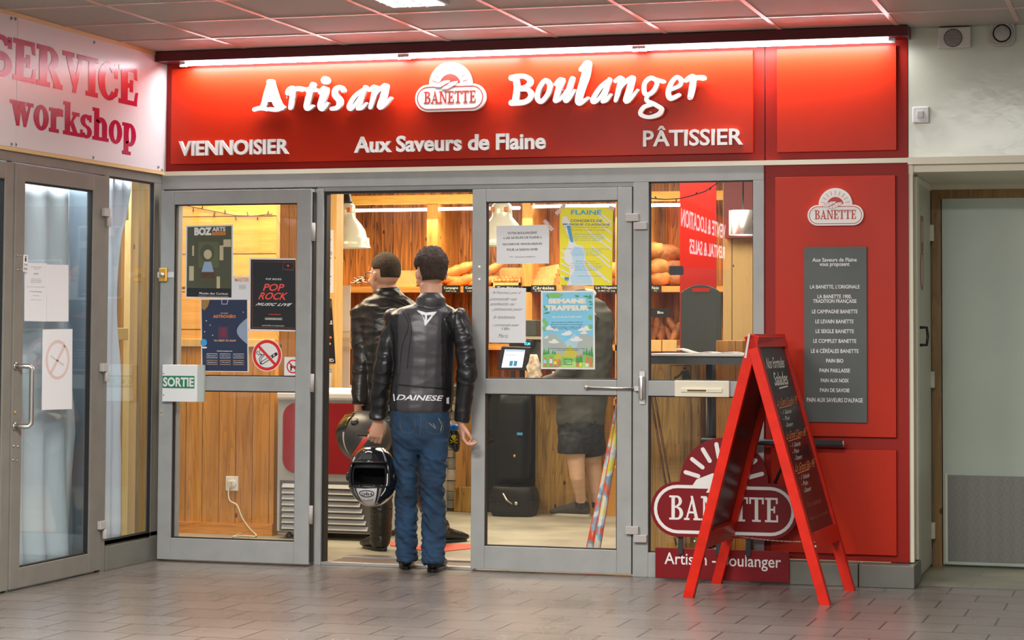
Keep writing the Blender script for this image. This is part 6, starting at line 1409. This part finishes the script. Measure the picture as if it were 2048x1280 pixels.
def hand_geo(g, M_, curl=(.5, .9, .6), thumb=1, spread=.07, sc=1.0):
    """wrist at the origin, fingers towards -z, back of the hand towards -y, thumb on +x (thumb=1) or -x"""
    s = thumb
    P = lambda x, y, z: M_ @ V3(x * s * sc, y * sc, z * sc)
    g.loft([[P(math.cos(a) * w_, math.sin(a) * d_ + .002, z) for a in [2 * math.pi * j / 14 for j in range(14)]] for z, w_, d_ in ((.03, .027, .020), (.0, .028, .020), (-.02, .034, .017), (-.055, .041, .016), (-.082, .041, .013), (-.092, .034, .009))])
    for i, (x, L_, r) in enumerate(((.030, .078, .0090), (.010, .087, .0094), (-.011, .080, .0090), (-.030, .062, .0080))):
        p = V3(x, 0, -.084); a = .10 + .06 * i; sp = spread * (x / .03); pts = [p + V3(0, .002, .02), p]; k = (.48, .30, .24)
        for j in range(3):
            a += curl[j] * (1 + .10 * i); d = V3(math.sin(sp) * math.cos(a), math.sin(a), -math.cos(a) * math.cos(sp)); p = p + d * L_ * k[j]; pts.append(p)
        g.tube([P(*q) for q in pts], [r * sc * 1.05, r * sc * 1.05, r * sc, r * sc * .93, r * sc * .78], 10); g.ball(P(*pts[-1]), r * .8 * sc, r * .8 * sc, r * .8 * sc, 8)
    pts = [V3(.022, .004, -.018), V3(.042, .014, -.040), V3(.048, .030, -.068), V3(.040, .042, -.090)]
    g.tube([P(*q) for q in pts], [.015 * sc, .0125 * sc, .0105 * sc, .008 * sc], 10); g.ball(P(*pts[-1]), .008 * sc, .008 * sc, .008 * sc, 8)
def bvh(o): return BVHTree.FromPolygons([o.matrix_world @ v.co for v in o.data.vertices] if 0 else [v.co.copy() for v in o.data.vertices], [tuple(p.vertices) for p in o.data.polygons])
def onto(tree, px, py, lift=.0015, dflt=0):
    r = ray(px, py).normalized(); h, n, i, d = tree.ray_cast(CAM, r)
    if h is None: return None
    return h - r * lift
def seam(tree, pts, r, name, mt, parent, lift=.0005, n=8):
    P = []
    for i in range(len(pts) - 1):
        for k in range(n):
            t = k / n; p0, p1, p2, p3 = (Vector(pts[max(0, min(len(pts) - 1, i + q))]) for q in (-1, 0, 1, 2))
            c = .5 * ((2 * p1) + (p2 - p0) * t + (2 * p0 - 5 * p1 + 4 * p2 - p3) * t * t + (3 * p1 - p0 - 3 * p2 + p3) * t ** 3); h = onto(tree, c.x, c.y, lift)
            if h is not None: P.append(h)
    if len(P) > 2: return G().tube(P, r, 6).build(name, mt, parent)
LEA = mat('black_leather', (.030, .029, .034), .30, bump=.12, bscale=90, var=.2, vscale=9, coat=.25)
LEB = mat('black_leather_matt', (.014, .014, .016), .33, bump=.12, bscale=60)
LEG = mat('charcoal_leather', (.050, .048, .054), .36, bump=.06, bscale=120)
JEA = mat('blue_denim', (.014, .048, .105), .8, bump=.5, bscale=420, var=.45, vscale=7)
BOO = mat('black_boot_leather', (.012, .012, .012), .32, bump=.3, bscale=60)
SEM = mat('seam_dark', (.006, .006, .007), .5)
def fold(amp, fx=7, fz=26, seed=0, lo=None):
    def f(c, n):
        a = amp
        if lo: a *= lo(c.z)
        w_ = noise.noise(V3(c.x * fx + seed, c.y * fx, c.z * fz)) + .5 * noise.noise(V3(c.x * fx * 2 + 9, c.y * fx * 2 + seed, c.z * fz * 1.7))
        return a * (1 - 2.2 * abs(w_)) * .8
    return f
# ================= person in the leather jacket and jeans
Y2 = -.17
p2 = thing('person', 'man seen from behind in black leather racing jacket and blue jeans, nearest the doorway', 'person', pZ(842, 1144, 0))
ARM_L = [(797, 632, 21, .062, 0), (783, 665, 19, .062, -.01), (772, 700, 18, .058, -.02), (769, 735, 20, .058, -.02), (763, 770, 19, .056, .0), (758, 810, 17.5, .048, .02), (756, 838, 17, .045, .03)]
ARM_R = [(908, 632, 22, .062, 0), (926, 665, 20, .060, -.01), (931, 705, 19, .058, -.02), (933, 740, 19.5, .058, -.02), (930, 775, 18, .054, 0), (926, 812, 16, .048, .02), (923, 843, 15, .045, .03)]
TOR = [(862, 606, 28, .060, .0), (852, 617, 56, .085, .0), (851, 630, 70, .100, .0), (850, 650, 69, .115, .0), (849, 680, 63, .122, 0), (849, 726, 60, .118, .0), (845, 770, 63, .120, .0), (843, 800, 64, .125, .0), (841, 818, 62, .125, .0)]
LEGL = [(812, 880, 28, .095, .0), (813, 926, 25, .085, .0), (815, 957, 21.5, .072, -.01), (812.5, 993, 21.5, .07, .0), (814, 1024, 22, .075, .01), (812, 1063, 20.5, .07, .01), (814, 1121, 20.5, .076, .01)]
LEGR = [(868, 880, 29, .095, .0), (868, 926, 27.5, .085, .0), (865, 963, 23, .072, -.01), (866, 993, 22.5, .07, .0), (868, 1039, 22.5, .078, .01), (868, 1063, 24, .072, -.02), (865.5, 1128, 21, .080, -.05)]
def thin(rows, k=.78): return [(a, b, c * k, d * k, e) for a, b, c, d, e in rows]
hc = pY(862, 552, Y2 + .01); MH = local(hc, math.radians(34), math.radians(-6), 0, 1.04)
g = G(); head_geo(g, MH); limb(g, [(862, 570, 22, .055, 0), (862, 592, 22.5, .055, -.005), (860, 612, 26, .06, -.005)], Y2)
limb(g, thin(TOR, .78), Y2, vert=True); limb(g, thin(ARM_L[1:], .72), Y2); limb(g, thin(ARM_R[1:], .72), Y2)
limb(g, [(843, 800, 50, .09, 0), (842, 850, 50, .095, 0), (842, 878, 46, .09, 0)], Y2, vert=True); limb(g, thin(LEGL[:-1]), Y2); limb(g, thin(LEGR[:-1]), Y2)
wl_ = pY(757, 842, Y2 + .035); MHL = local(wl_, math.radians(35), math.radians(6), math.radians(8)); hand_geo(g, MHL, (.35, .9, .8), 1)
wr_ = pY(923, 848, Y2 + .035); MHR = local(wr_, math.radians(-65), math.radians(4), math.radians(-12)); hand_geo(g, MHR, (.45, .8, .6), 1)
body2 = finish(g, 'body', SKIN, p2, .0042, 3)
eyes(p2, MH); hair(p2, MH, .017, 3, low=-.72, slope=1.35, rough=.012, top=.010)
# jacket
g = G(); limb(g, TOR, Y2, vert=True); limb(g, ARM_L, Y2, cap=False); limb(g, ARM_R, Y2, cap=False)
for (px, py, s) in ((788, 634, 1), (918, 636, -1)): c_0 = pY(px, py, Y2); g.ball(c_0, .052, .062, .050, 14)
for (px, py) in ((764, 742), (937, 748)): g.ball(pY(px, py, Y2 - .02), .048, .056, .062, 12)
limb(g, [(862, 597, 29, .072, -.012), (861, 608, 31, .075, -.008)], Y2, vert=True)
def lean_w(z): return 1.0
zel = pY(765, 740, Y2).z
def jf(c, n):
    ax_ = abs(c.x - pY(850, 700, Y2).x); arm = 1 if ax_ > .19 else .25
    w_ = noise.noise(V3(c.x * 8, c.y * 8, c.z * 17)) + .3 * noise.noise(V3(c.x * 18, c.y * 16, c.z * 32 + 5))
    return .0062 * arm * (1 - 2.4 * abs(w_)) + .002 * noise.noise(c * 12)
zlow = pY(843, 770, Y2).z
CXJ = pY(850, 700, Y2).x
def jm(c, n):
    if abs(c.x - CXJ) < .115 and c.z < 10: return 1
    return 0
jk = finish(g, 'jacket', [LEB, LEG], p2, .0065, 3, jf, 'black leather racing jacket with grey back panel', matfn=jm)
T2 = bvh(jk)
for pts in ([(824, 606), (838, 614), (861, 618), (884, 614), (896, 606)], [(803, 620), (817, 650), (805, 690), (799, 740), (796, 778)], [(897, 618), (895, 650), (905, 690), (906, 740), (903, 782)], [(793, 770), (830, 774), (870, 777), (900, 780)], [(795, 768), (830, 772), (870, 775), (900, 778)],
            [(782, 640), (780, 665), (786, 690)], [(935, 640), (945, 660), (938, 680)], [(758, 728), (770, 720), (783, 735), (780, 760), (765, 770)], [(925, 735), (938, 728), (950, 745), (945, 765)], [(815, 625), (823, 660), (818, 700), (814, 740)], [(885, 628), (888, 660), (893, 700), (896, 740)]):
    seam(T2, pts, .0022, 'seam', SEM, p2)
def proj_poly(g, polys, m=None, lift=.002):
    for P in polys:
        Q = [onto(T2, *p, lift) for p in P]
        if all(q is not None for q in Q): g.sheet(Q, m)
WLOG = mat('white_leather_print', (.80, .80, .84), .4)
g = G()
def sg_(p, q, k): return (p[0] + (q[0] - p[0]) * k, p[1] + (q[1] - p[1]) * k)
for P in ([(834, 620), (852, 625), (874, 623), (863, 630), (854, 630.5), (850, 630.5), (844, 629)], [(834, 620), (844, 629), (850, 640), (850.5, 652)], [(874, 623), (850.5, 652), (854, 641), (863, 630)], [(850, 630.5), (854, 630.5), (854, 641), (850.5, 652), (850, 640)]): proj_poly(g, [P], 0)
g.build('triangle_emblem', WLOG, p2)
g = G(); vs, fs_ = text_mesh('DAINESE', .02); xs = [v.x for v in vs]; ys = [v.y for v in vs]; O_ = len(g.v); VV = []
for v in vs:
    a = (v.x - min(xs)) / (max(xs) - min(xs)); b = (v.y - min(ys)) / (max(ys) - min(ys)); q = onto(T2, 795 + 90 * a + 5 * (b - .5), 800 - 11 * b + 2 * a, .002); VV.append(q if q is not None else V3(0, 0, 0))
g.add(VV, fs_); g.build('back_lettering', WLOG, p2)
g = G(); proj_poly(g, [[(786, 788), (788.5, 788), (790, 802), (787.5, 802)], [(893, 796), (898, 794), (898, 808), (893, 807)]]); g.build('reflector_tab', WLOG, p2)
# jeans and boots
g = G(); limb(g, [(842, 806, 56, .108, 0), (841, 825, 60, .115, 0), (841, 850, 60, .125, -.005), (841, 876, 58, .120, -.005)], Y2, vert=True); limb(g, LEGL, Y2, cap=False); limb(g, LEGR, Y2, cap=False)
zk = pY(840, 960, Y2).z
def jw(c, n):
    a = .0025 if c.z > zk + .12 else .0085
    w_ = noise.noise(V3(c.x * 6, c.y * 6 + 3, c.z * 24 + (c.x * 20))) + .4 * noise.noise(V3(c.x * 16, c.y * 14, c.z * 46))
    return a * (1 - 2.6 * abs(w_))
je = finish(g, 'jeans', JEA, p2, .0065, 3, jw); TJ = bvh(je)
for pts in ([(800, 838), (803, 862), (820, 866), (829, 858), (829, 838)], [(853, 838), (855, 862), (875, 868), (886, 860), (885, 840)], [(841, 828), (841, 850), (839, 876)]): seam(TJ, pts, .0013, 'pocket_seam', mat('denim_stitch', (.10, .09, .07), .7), p2)
g = G(); vv = [onto(TJ, x_, y_, .0015) for x_, y_ in ((868, 845), (876, 852), (880, 843), (884, 856), (878, 862), (870, 855))]
for (a, b) in (((877, 836), (884, 850)), ((884, 850), (881, 864)), ((858, 846), (872, 858)), ((872, 858), (866, 846))):
    seam(TJ, [a, b], .0016, 'pocket_stitching', mat('gold_stitch', (.45, .28, .10), .7), p2)
def boot(px, py_s, Y, yaw, L_=.27, w_=.05, h=.16, parent=None, mt=BOO, sole=None, name='boot', tiptoe=0, loc=None):
    base = loc if loc is not None else pZ(px, py_s, 0); M_ = local(base, yaw, tiptoe)
    P = lambda x, y, z: M_ @ V3(x, y, z); g = G()
    # heel at the origin, toe along +y
    rings = []
    for (y, z0, z1, ww) in ((-.03, .03, .07, .018), (-.02, .012, .10, .033), (.0, .008, .12, .040), (.06, .008, .11, .042), (.12, .008, .085, .045), (.18, .008, .068, .048), (.225, .008, .052, .042), (.25, .012, .042, .028), (.258, .02, .034, .010)):
        y *= L_ / .27; rings.append([P(math.cos(a) * ww * w_ / .05, y, (z0 + z1) / 2 + math.sin(a) * (z1 - z0) / 2) for a in [2 * math.pi * j / 16 for j in range(16)]])
    g.loft(rings)
    g.loft([[P(math.cos(a) * .046 * w_ / .05, .028 + math.sin(a) * .054, z) for a in [2 * math.pi * j / 16 for j in range(16)]] for z in (.05, .10, h)])
    o = finish(g, name, mt, parent, .006, 2)
    gs = G(); gs.loft([[P(math.cos(a) * .044 * k * w_ / .05, .105 * L_ / .27 + math.sin(a) * .142 * L_ / .27, z) for a in [2 * math.pi * j / 24 for j in range(24)]] for z, k in ((.0, .96), (.003, 1), (.016, 1), (.020, .97))])
    gs.build('sole', sole or BLK, parent); return o
boot(812, 1141, 0, math.radians(20), parent=p2, h=.17, loc=pZ(813, 1138, 0)); boot(866, 1147, 0, math.radians(9), parent=p2, h=.17, loc=pZ(866, 1144, 0))

# ================= person with glasses
Y1 = .82
p1 = thing('person', 'man with glasses and short hair in black biker suit stepping in, holding a helmet', 'person', pZ(765, 1100, 0))
hc = pY(769, 555, Y1 + .0); MG_ = local(hc, math.radians(57), math.radians(-2), 0, 1.06)
T1 = [(775, 590, 30, .065, 0), (777, 601, 50, .085, 0), (778, 618, 66, .105, 0), (777, 645, 68, .115, 0), (776, 690, 64, .125, 0), (776, 740, 60, .120, 0), (776, 790, 60, .120, 0), (776, 822, 61, .12, 0)]
A1 = [(723, 622, 20, .062, -.03), (722, 660, 19, .06, -.06), (724, 700, 19, .058, -.08), (724, 735, 19, .056, -.09), (721, 770, 17.5, .052, -.11), (720, 808, 15.5, .045, -.13)]
A1R = [(835, 622, 20, .062, .02), (850, 680, 19, .06, .03), (862, 740, 18, .058, 0), (878, 790, 16, .052, -.05), (890, 830, 15, .045, -.08)]
L1L = [(765, 865, 28, .095, .0), (766, 930, 25, .085, -.05), (765, 985, 20, .070, -.06), (763, 1030, 21, .068, -.02), (762, 1072, 20, .062, -.0)]
L1R = [(800, 865, 27, .095, .02), (822, 930, 25, .085, .10), (845, 985, 20, .070, .22), (862, 1020, 20, .065, .32), (884, 1062, 18, .060, .45)]
g = G(); head_geo(g, MG_); limb(g, [(772, 572, 21, .055, 0), (776, 588, 22, .055, .0), (777, 605, 28, .06, 0)], Y1)
limb(g, thin(T1, .86), Y1, vert=True); limb(g, thin(A1[1:], .68), Y1); limb(g, thin(A1R[1:], .68), Y1); limb(g, [(776, 810, 48, .09, 0), (780, 860, 48, .095, 0)], Y1, vert=True); limb(g, thin(L1L[:-1]), Y1); limb(g, thin(L1R[:-1]), Y1)
w1_ = pY(716, 814, Y1 - .135); hand_geo(g, local(w1_, math.radians(70), math.radians(-10), math.radians(-4)), (.6, 1.0, .9), 1, sc=.95)
w1r = pY(893, 836, Y1 - .085); hand_geo(g, local(w1r, math.radians(-60), 0, 0), (.6, 1.0, .9), 1, sc=.95)
finish(g, 'body', SKIN, p1, .0045, 3); eyes(p1, MG_); hair(p1, MG_, .006, 8, low=-.62, slope=1.28, rough=.004, top=.008, fade=.30, matl=mat('cropped_brown_hair', (.050, .030, .018), .85, bump=1.0, bscale=300, var=.35, vscale=60))
# beard shadow is left to the skin; glasses
g = G(); fr_ = lambda x, y, z: MG_ @ V3(x, y, z)
for sx in (-1, 1):
    P = [fr_(sx * (.032 + .024 * math.cos(a)), .108 - .006 * abs(math.cos(a)), .018 + .019 * math.sin(a)) for a in [2 * math.pi * i / 20 for i in range(21)]]; g.tube(P, .0022, 6)
    g.tube([fr_(sx * .056, .104, .026), fr_(sx * .078, .05, .028), fr_(sx * .082, .0, .024), fr_(sx * .080, -.018, .006)], .002, 6)
g.tube([fr_(-.009, .112, .022), fr_(.009, .112, .022)], .002, 6); g.build('glasses_frame', mat('spectacle_blue_black', (.02, .05, .12), .3), p1)
g = G(); limb(g, T1, Y1, vert=True); limb(g, A1, Y1, cap=False); limb(g, A1R, Y1, cap=False); g.ball(pY(721, 630, Y1 - .03), .062, .068, .062, 14); g.ball(pY(838, 630, Y1 + .02), .06, .066, .06, 14); g.ball(pY(722, 735, Y1 - .09), .052, .056, .06, 12)
limb(g, [(776, 586, 28, .068, .0), (776, 596, 32, .072, 0)], Y1, vert=True)
def jf1(c, n):
    w_ = noise.noise(V3(c.x * 7, c.y * 7, c.z * 14)) + .3 * noise.noise(V3(c.x * 16, c.y * 16, c.z * 28 + 5)); return .007 * (1 - 2.4 * abs(w_))
j1 = finish(g, 'jacket', LEB, p1, .0068, 3, jf1, 'plain black leather jacket'); T2b = T2; T1t = bvh(j1)
for pts in ([(735, 610), (748, 640), (745, 690), (746, 740)], [(708, 690), (725, 684), (742, 692)], [(706, 742), (722, 748), (740, 742)], [(760, 596), (790, 600), (815, 612)]): seam(T1t, pts, .0025, 'seam', SEM, p1)
g = G(); limb(g, [(776, 812, 56, .11, 0), (778, 850, 58, .125, .0), (782, 866, 56, .12, .01)], Y1, vert=True); limb(g, L1L, Y1, cap=False); limb(g, L1R, Y1, cap=False)
finish(g, 'riding_trousers', LEB, p1, .0068, 3, fold(.006, 8, 22, 4))
g = G(); limb(g, [(763, 1012, 22.5, .076, -.04), (762, 1040, 22, .072, -.02), (761, 1072, 21, .066, .0), (760, 1088, 19, .06, .0)], Y1); finish(g, 'boot_shaft', BOO, p1, .006, 2, fold(.003, 8, 40, 2))
boot(0, 0, 0, math.radians(48), .26, .05, .17, p1, loc=pZ(765, 1102, 0)); boot(0, 0, 0, math.radians(-30), .27, .05, .14, p1, loc=pZ(872, 1087, 0))

# ================= customer in shorts at the counter
Y3 = 3.22
p3 = thing('person', 'customer in dark jacket, patterned shorts and trainers, partly hidden by posters', 'person', pZ(1165, 1037, 0))
K3 = .00358
hc = pY(1149, 557, Y3); M3 = local(hc, math.radians(88), math.radians(-12), 0, .98)
T3 = [(1160, 592, 26, .06, 0), (1166, 606, 44, .09, 0), (1170, 625, 54, .12, 0), (1172, 670, 56, .14, 0), (1170, 720, 53, .14, 0), (1166, 780, 50, .14, 0), (1161, 846, 48, .14, 0)]
A3 = [(1182, 628, 20, .065, -.16), (1160, 680, 18, .06, -.22), (1140, 735, 17, .055, -.24), (1115, 760, 14, .05, -.20), (1088, 765, 12, .045, -.14)]
A3R = [(1175, 628, 20, .065, .16), (1150, 690, 18, .06, .22), (1120, 740, 16, .055, .2)]
L3L = [(1150, 890, 22, .085, -.06), (1152, 925, 17.5, .068, -.07), (1155, 955, 15.5, .062, -.07), (1160, 985, 11, .045, -.02), (1162, 1003, 10.5, .042, .02), (1163, 1014, 11, .045, .03)]
L3R = [(1182, 890, 21, .085, .10), (1187, 925, 16.5, .065, .12), (1190, 955, 14, .060, .12), (1192, 985, 10.5, .043, .12), (1194, 1003, 10, .042, .14), (1195, 1012, 10, .042, .15)]
g = G(); head_geo(g, M3); limb(g, [(1152, 574, 17, .05, 0), (1156, 592, 18, .052, 0), (1162, 606, 22, .06, 0)], Y3); limb(g, thin(T3, .85), Y3, vert=True); limb(g, thin(A3, .62), Y3); limb(g, thin(A3R, .62), Y3); limb(g, [(1162, 830, 38, .11, 0), (1166, 885, 38, .11, 0)], Y3, vert=True); limb(g, L3L[:-1], Y3); limb(g, L3R[:-1], Y3)
hand_geo(g, local(pY(1078, 766, Y3 - .13), math.radians(100), math.radians(-80), 0), (.4, .6, .5), 1, sc=.92)
hand_geo(g, local(pY(1112, 748, Y3 + .19), math.radians(100), math.radians(-80), 0), (.4, .6, .5), -1, sc=.92)
finish(g, 'body', mat('pale_skin', (.62, .40, .27), .5, var=.06, vscale=20), p3, .005, 3); eyes(p3, M3); hair(p3, M3, .012, 5, low=-.6, slope=1.3, rough=.008)
JK3 = mat('grey_green_jacket', (.065, .072, .062), .6, var=.2, vscale=5)
g = G(); limb(g, T3, Y3, vert=True); limb(g, A3, Y3, cap=False); limb(g, A3R, Y3, cap=False); limb(g, [(1157, 590, 22, .068, 0), (1160, 600, 26, .07, 0)], Y3, vert=True); finish(g, 'jacket', JK3, p3, .008, 3, fold(.008, 6, 12, 1))
g = G(); q = pY(1158, 590, Y3); g.tube([q + V3(.10 * math.cos(a), .085 * math.sin(a), .005 + .02 * math.sin(a)) for a in [2 * math.pi * i / 24 for i in range(25)]], .022, 10); g.build('white_collar', mat('collar_white', (.75, .72, .55), .7), p3)
SHO = mat('patterned_shorts', (.012, .016, .020), .7, var=.8, vscale=30)
g = G(); limb(g, [(1162, 838, 46, .14, 0), (1162, 860, 47, .145, 0), (1163, 882, 47, .14, .01)], Y3, vert=True); limb(g, [(1146, 870, 29, .12, -.05), (1145, 890, 30, .125, -.06), (1145, 906, 30, .125, -.06)], Y3, cap=False); limb(g, [(1182, 870, 27, .12, .08), (1185, 890, 27, .12, .10), (1187, 908, 27, .12, .11)], Y3, cap=False); finish(g, 'shorts', SHO, p3, .008, 3, fold(.004, 8, 14, 6))
SNK = mat('sneaker_grey', (.055, .055, .050), .7, bump=.4, bscale=200); SOL = mat('sneaker_sole_white', (.70, .68, .60), .6)
for (loc, yw) in ((pZ(1170, 1034, 0), 78), (pZ(1203, 1027, 0), 80)):
    boot(0, 0, 0, math.radians(yw), .29, .055, .105, p3, SNK, SOL, 'trainer', loc=loc)
for rows, pt in (((L3L), 1), ((L3R), 0)):
    g = G(); limb(g, [(r[0], r[1], r[2] * 1.12, r[3] * 1.12, r[4]) for r in rows[-2:]], Y3); so = finish(g, 'sock', BLK, p3, .005, 1)
    if pt:
        TS = bvh(so); g = G(); vs, fs_ = text_mesh('PUMA', .03); xs = [v.x for v in vs]; ys = [v.y for v in vs]; VV = []
        for v in vs: q = onto(TS, 1155 + 14 * (v.x - min(xs)) / (max(xs) - min(xs)), 1006 - 4.5 * (v.y - min(ys)) / (max(ys) - min(ys)), .003); VV.append(q if q is not None else pY(1158, 1004, Y3 - .15))
        g.add(VV, fs_); g.build('sock_lettering', WH, p3)

# ------------------------------------------------------------------ helmets
def helmet(name, label, M_, mats, region, extra=None):
    t_ = thing(name, label, 'helmet', M_.translation.copy()); n = 64; K = 44; V = []; F = []; FI = []; mi = []
    def surf(d, k=1.0):
        x, y, z = d; r = V3(x * .122, y * .148, z * .128)
        if z < 0: r = V3(x * (.122 - .012 * z * z), y * (.148 - (.012 if y < 0 else -.018) * z * z), z * .150)
        if y > .3 and z < -.05: r.y += .022 * (y - .3) * min(1, -z * 2.2)
        return r * k
    def port(d): return d.y > .38 and -.40 < d.z < .36 - .10 * abs(d.x) and abs(math.atan2(d.x, d.y)) < 1.02
    idx = []
    for k in range(K + 1):
        ph = math.radians(-62) + (math.pi / 2 + math.radians(62)) * k / K
        for i in range(n): t = 2 * math.pi * i / n; idx.append(V3(math.cos(ph) * math.sin(t), math.cos(ph) * math.cos(t), math.sin(ph)))
    g = G(); g.smooth = True; vv = [M_ @ surf(d) for d in idx]; ff = []; o0 = len(g.v)
    for k in range(K):
        for i in range(n):
            j = (i + 1) % n; q = (k * n + i, k * n + j, (k + 1) * n + j, (k + 1) * n + i); d = (idx[q[0]] + idx[q[1]] + idx[q[2]] + idx[q[3]]) / 4; d.normalize()
            if not port(d): ff.append(q); mi.append(region(d))
    g.v = vv; g.f = ff; g.mi = mi; g.sm = [True] * len(ff)
    sh = g.build('shell', mats, t_); so = sh.modifiers.new('thickness', 'SOLIDIFY'); so.thickness = .014; so.offset = 1
    gi = G(); gi.smooth = True
    gi.add([M_ @ surf(d, .87) for d in idx], [(k * n + i, k * n + (i + 1) % n, (k + 1) * n + (i + 1) % n, (k + 1) * n + i) for k in range(K) for i in range(n) if not (idx[k * n + i].y > .5 and -.30 < idx[k * n + i].z < .28 and abs(math.atan2(idx[k * n + i].x, idx[k * n + i].y)) < .85)])
    gi.build('padded_liner', mat('liner_black', (.012, .012, .013), .8, bump=.5, bscale=60), t_)
    g = G(); P = []
    for i in range(25):
        a = -1.05 + 2.1 * i / 24; d = V3(math.sin(a), math.cos(a), 0)
        for z in (.37 - .06 * abs(d.x),): dd = V3(d.x * .93, d.y * .93, z).normalized(); P.append(M_ @ surf(dd, 1.01))
    g.tube(P, .005, 6); P = []
    for i in range(25): a = -1.05 + 2.1 * i / 24; P.append(M_ @ surf(V3(math.sin(a) * .92, math.cos(a) * .92, -.41).normalized(), 1.01))
    g.tube(P, .005, 6); g.build('port_gasket', BLK, t_)
    for sx in (-1, 1):
        d = V3(sx * .97, .22, -.02).normalized(); c_0 = M_ @ surf(d, 1.0); ax_ = (M_.to_3x3() @ V3(sx, .1, 0)).normalized(); G().lathe(c_0, [(.024, -.004), (.024, .004), (.018, .008)], ax_, 20).build('pivot_cap', BLK, t_)
    if extra: extra(t_, M_, surf)
    return t_
HB = mat('gloss_black_shell', (.010, .011, .014), .10, coat=.6); HW = mat('pearl_white_shell', (.72, .72, .74), .2, coat=.4); HG = mat('silver_stripe_shell', (.40, .40, .42), .25, .4)
HM = mat('matt_graphite_shell', (.055, .055, .055), .35); HR = mat('neon_red_stripe', (.85, .05, .02), .4)
def reg2(d):
    a = math.atan2(d.x, d.y)
    if d.y > 0 and d.z > .34:
        if abs(a) < .50 and d.z < .97: return 1
        if .58 < abs(a) < .66: return 2
    if d.z < -.45 and abs(abs(a) - .9) < .05: return 2
    return 0
def ex2(t_, M_, surf):
    g = G(); vs, fs_ = text_mesh('HJC', .03); xs = [v.x for v in vs]; ys = [v.y for v in vs]; VV = []
    def on(u, v, k): d = V3(u, math.cos(v) * 1.0, math.sin(v)); d = V3(u, math.cos(v), math.sin(v)).normalized(); return M_ @ surf(d, k)
    for v in vs: VV.append(on((.22 - .44 * (v.x - min(xs)) / (max(xs) - min(xs))), .55 + .13 * (v.y - min(ys)) / (max(ys) - min(ys)), 1.012))
    g.add(VV, fs_); P = [on(.31 * math.cos(a), .615 + .125 * math.sin(a), 1.010) for a in [2 * math.pi * i / 36 for i in range(37)]]; g.tube(P, .0022, 6); g.build('brand_mark', INK, t_)
    g = G(); g.tube([on(-.2, .84, 1.01), on(-.18, .88, 1.015), on(0, .86, 1.015), on(.18, .88, 1.015), on(.2, .84, 1.01)], .004, 6); g.build('forehead_vent', HG, t_)
    g = G(); c_0 = M_ @ surf(V3(0, .86, -.60).normalized(), 1.0); R3 = M_.to_3x3(); g.obox(c_0, R3 @ V3(.028, 0, 0), R3 @ V3(0, .008, 0), R3 @ V3(0, 0, .012)); g.build('chin_vent', DRK, t_)
    P = [M_ @ surf(V3(s * .80, .62, z).normalized(), 1.012) for s, z in ((1, -.1), (1, .2), (.9, .5), (.7, .7))]; G().tube(P, .003, 6).build('white_pinstripe', HW, t_)
    P = [M_ @ surf(V3(-.70, .72, z).normalized(), 1.012) for z in (-.42, -.55, -.68)]; G().tube(P, .003, 6).build('white_pinstripe', HW, t_)
def axes(c, fwd, top):
    z = Vector(top).normalized(); y = Vector(fwd); y = (y - z * y.dot(z)).normalized(); x = y.cross(z)
    return Matrix.Translation(c) @ Matrix((x, y, z)).transposed().to_4x4()
hc2 = pY(746, 955, -.20)
M_H2 = axes(hc2, (.10, -1, 0), (.02, -.10, -1)) @ Matrix.Diagonal((1.09, 1.04, 1.22, 1))
helmet('motorcycle_helmet', 'glossy black and white HJC helmet hanging upside down, the lower of the two', M_H2, [HB, HW, HG], reg2, ex2)
def reg1(d):
    a = math.atan2(d.x, d.y)
    if 1.95 < a < 2.12 and d.z > -.45: return 1
    if 1.0 < a < 1.1 and d.z > .45: return 2
    return 0
def ex1(t_, M_, surf):
    g = G(); c_0 = M_ @ surf(V3(.9, -.3, .3).normalized(), 1.01); R3 = M_.to_3x3(); g.obox(c_0, R3 @ V3(.004, 0, 0), R3 @ V3(0, .03, .01), R3 @ V3(0, -.004, .012)); g.build('side_vent', BLK, t_)
    VV = []; FF = []; n = 24
    for k, z in enumerate((-.36, -.1, .12, .34)):
        for i in range(n + 1): a = -1.1 + 2.2 * i / n; VV.append(M_ @ surf(V3(math.sin(a), math.cos(a), z).normalized(), 1.03))
    for k in range(3):
        for i in range(n): q = k * (n + 1) + i; FF.append((q, q + 1, q + n + 2, q + n + 1))
    g = G(); g.smooth = True; g.add(VV, FF); o = g.build('dark_visor', mat('smoked_visor', (.05, .045, .01), .08, coat=.5), t_); so = o.modifiers.new('thickness', 'SOLIDIFY'); so.thickness = .002
hc1 = pY(728, 876, .52)
M_H1 = axes(hc1, (-.80, .10, .25), (-.30, -.62, -.72)) @ Matrix.Scale(1.12, 4)
helmet('motorcycle_helmet', 'matt graphite helmet with red stripe, the upper of the two behind', M_H1, [HM, HR, HW], reg1, ex1)
# black pouch with a yellow skull seen right of the jeans
c = thing('wash_bag', 'black pointed pouch with yellow skull and blue trim beside the jeans', 'bag', pY(908, 905, .62))
g = G(); limb(g, [(903, 858, 10, .03, 0), (906, 872, 14, .035, 0), (909, 890, 12, .03, 0), (913, 902, 6, .02, 0)], .62); pb = finish(g, 'pouch', HB, c, .004, 2)
TP_ = bvh(pb); g = G()
for P in ([(904, 870), (911, 870), (913, 874), (911, 877), (910, 880), (906, 880), (904, 877), (902, 874)],): 
    Q = [onto(TP_, *p, .003) for p in P]
    if all(q is not None for q in Q): g.sheet(Q)
for a, b in (((900, 880), (914, 886)), ((914, 879), (901, 886))):
    q0 = onto(TP_, *a, .003); q1 = onto(TP_, *b, .003)
    if q0 is not None and q1 is not None: g.tube([q0, q1], .0025, 6)
g.build('skull_emblem', YL, c)
q = pY(907, 855, .60); G().ball(q, .035, .02, .022, 10, jit=.3).build('blue_trim', mat('trim_blue', (.02, .20, .60), .4), c)
